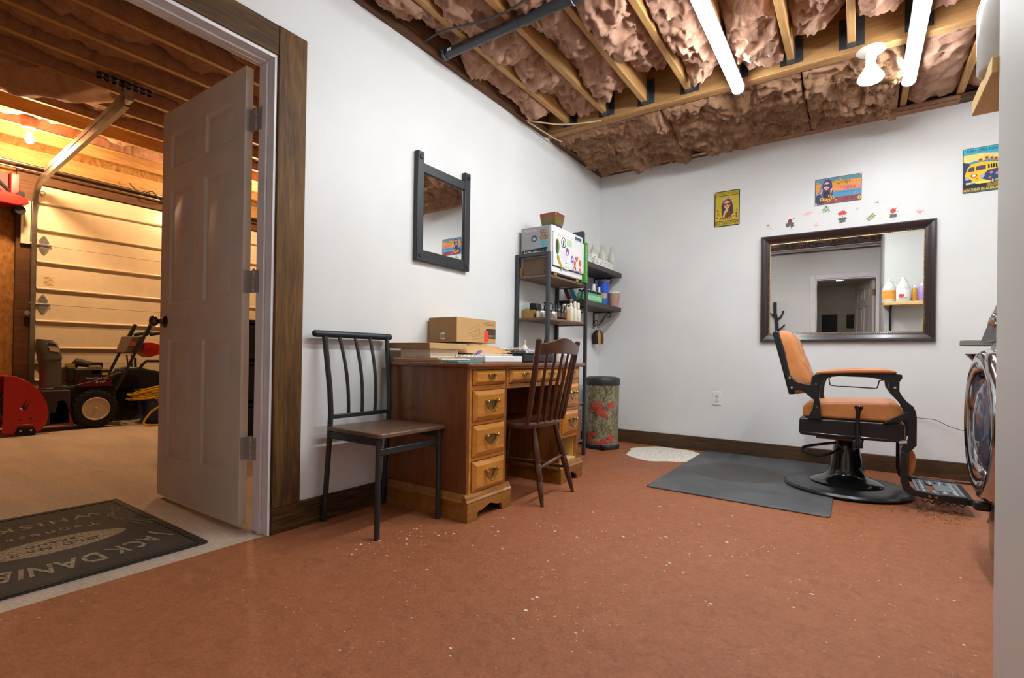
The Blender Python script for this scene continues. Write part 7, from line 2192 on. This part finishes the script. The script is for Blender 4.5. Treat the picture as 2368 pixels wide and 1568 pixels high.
# pipes along the rear wall
for (pts, r, mt, lab) in (
        ([(-2.0, 0.10, 2.535), (0.9, 0.10, 2.535)], 0.016, 'chrome', 'shiny pipe along the top of the rear wall, seen in the mirror'),
        ([(-2.0, 0.06, 2.47), (-0.8, 0.06, 2.485), (0.9, 0.06, 2.475)], 0.011, 'cable_grey', 'grey cable bundle under the shiny pipe, seen in the mirror')):
    o_ = obj('wall_pipe', MB().tube(pts, r, 12), mt)
    tag(o_, lab, 'pipe')

# branch shaped coat hook
t = thing('coat_hook', 'black branch shaped coat hook on the rear wall, seen in the mirror', 'coat hook', (-1.07, 0, 1.15))
yk = 0.022
obj('trunk', MB().tube([(-1.08, yk, 1.12), (-1.068, yk, 1.30), (-1.075, yk, 1.42), (-1.098, yk, 1.56), (-1.105, yk, 1.725)], [0.024, 0.026, 0.026, 0.024, 0.025], 10), 'black_metal', t)
for (pts) in ([(-1.085, yk, 1.47), (-1.13, yk + .02, 1.52), (-1.165, yk + .05, 1.555), (-1.17, yk + .055, 1.575)], [(-1.075, yk, 1.44), (-1.02, yk + .02, 1.48), (-0.99, yk + .04, 1.53), (-0.975, yk + .05, 1.58)], [(-1.07, yk, 1.28), (-1.01, yk + .02, 1.31), (-0.965, yk + .05, 1.35), (-0.955, yk + .055, 1.365)]):
    obj('branch', MB().tube(pts, [0.016, 0.013, 0.011, 0.014], 8), 'black_metal', t)

# shelf on the partition with jugs and bottles
t = thing('supply_shelf', 'pale wooden shelf on black brackets at the upper right edge', 'shelf', (0.7, 1.55, 1.45))
obj('board', MB().box(0.245, 1.2, 1.552, 1.80, 1.453, 1.490), 'raw_pine', t, bevel=0.002)
for bx_ in (0.315, 1.05):
    obj('bracket', MB().prism([(1.552, 1.452), (1.78, 1.452), (1.78, 1.442), (1.60, 1.428), (1.575, 1.25), (1.552, 1.17)], 'x', bx_ - 0.012, bx_ + 0.012), 'black_metal', t)
jz = 1.4905
def jug(x, y, label, tint, lab_m, hgt=0.285, a0=20):
    t = thing('gallon_jug', label, 'jug', (x, y, jz), group='jugs on the supply shelf')
    r = 0.068
    obj('jug', MB().lathe([(r * .95, 0), (r, .005), (r, hgt * .55), (r * .85, hgt * .68), (r * .45, hgt * .85), (r * .28, hgt * .90)], 28, (x, y, jz)), tint, t)
    obj('cap', MB().lathe([(r * .33, hgt * .901), (r * .33, hgt), (r * .28, hgt * 1.005)], 18, (x, y, jz)), 'plastic_white', t)
    obj('handle', MB().tube([(x + r * .30, y, jz + hgt * .88), (x + r * .8, y, jz + hgt * .85), (x + r * 1.0, y, jz + hgt * .72), (x + r * .92, y, jz + hgt * .58)], .009, 8), tint, t)
    lb_ = MB()
    pts = [(x + (r + .0008) * math.cos(a), y + (r + .0008) * math.sin(a)) for a in [math.radians(a0 + (140 if a0 == 20 else 200) * i / 12) for i in range(13)]]
    q = [(p[0], p[1], jz + .04) for p in pts] + [(p[0], p[1], jz + .145) for p in pts]
    lb_.add(q, [(i, i + 1, 14 + i, 13 + i) for i in range(12)])
    obj('paper_label', lb_, lab_m, t)
    return t
jl = jug(0.428, 1.712, 'clear jug with white and red label on the supply shelf, seen in the mirror', 'jug_clear', 'paper_white')
obj('label_art', MB().box(0.382, 0.432, 1.7805, 1.7815, jz + .055, jz + .085).box(0.382, 0.462, 1.7807, 1.7817, jz + .044, jz + .05), 'k_red', jl)
jug(0.299, 1.636, 'white jug with orange label at the left end of the shelf, upper right edge', 'jug_clear', flat('label_orange', 226, 150, 50))
def sb_(x, y, hgt, r, mat, label):
    t = thing('supply_bottle', label, 'bottle', (x, y, jz), group='bottles on the supply shelf')
    obj('bottle', MB().lathe([(r * .95, 0), (r, .004), (r, hgt * .75), (r * .8, hgt * .82), (r * .4, hgt * .85)], 24, (x, y, jz)), mat, t)
    obj('cap', MB().lathe([(r * .45, hgt * .851), (r * .45, hgt * .96), (r * .3, hgt)], 16, (x, y, jz)), 'plastic_white', t)
sb_(0.53, 1.72, 0.185, 0.026, flat('gold_liquid', 190, 138, 50, .3), 'gold bottle on the supply shelf, seen in the mirror')
sb_(0.598, 1.72, 0.205, 0.036, flat('purple_bottle', 170, 134, 206, .35), 'purple bottle on the supply shelf, seen in the mirror')
o_ = obj('wooden_crate', MB().box(0.645, 0.81, 1.60, 1.76, jz, jz + 0.205), 'box_wood', bevel=0.003)
tag(o_, 'brown wooden crate on the supply shelf, seen in the mirror', 'crate')
t = thing('open_carton', 'open cardboard box on top of the washer, seen in the mirror', 'box', (0.66, 2.45, 1.0585))
cbx = MB()
cbx.box(0.545, 0.80, 2.32, 2.325, 1.0585, 1.24).box(0.545, 0.80, 2.555, 2.56, 1.0585, 1.24).box(0.545, 0.55, 2.325, 2.555, 1.0585, 1.24).box(0.795, 0.80, 2.325, 2.555, 1.0585, 1.24).box(0.55, 0.795, 2.325, 2.555, 1.0585, 1.0625)
obj('box', cbx, 'cardboard', t)
obj('flap', MB().add([(0.545, 2.56, 1.24), (0.80, 2.56, 1.24), (0.80, 2.62, 1.20), (0.545, 2.62, 1.20), (0.545, 2.563, 1.243), (0.80, 2.563, 1.243), (0.80, 2.622, 1.203), (0.545, 2.622, 1.203)], [(0, 3, 2, 1), (4, 5, 6, 7), (0, 1, 5, 4), (1, 2, 6, 5), (2, 3, 7, 6), (3, 0, 4, 7)]), 'cardboard_dark', t)

# round lamp added on the hallway ceiling to brighten the dim hall
t = thing('hall_fill_light', 'round fill light added on the hallway ceiling', 'ceiling light', (-0.3, -2.6, 2.42))
obj('dish', MB().lathe([(0.02, -0.05), (0.09, -0.04), (0.12, -0.015), (0.125, 0.0)], 28, (-0.3, -2.6, 2.42)), emit('hall_fill_glow', (1.0, 0.9, 0.78, 1), 30.0), t)
obj('trim_ring', MB().torus((-0.3, -2.6, 2.415), 0.13, 0.008, 'z', 28, 6), 'plastic_white', t)
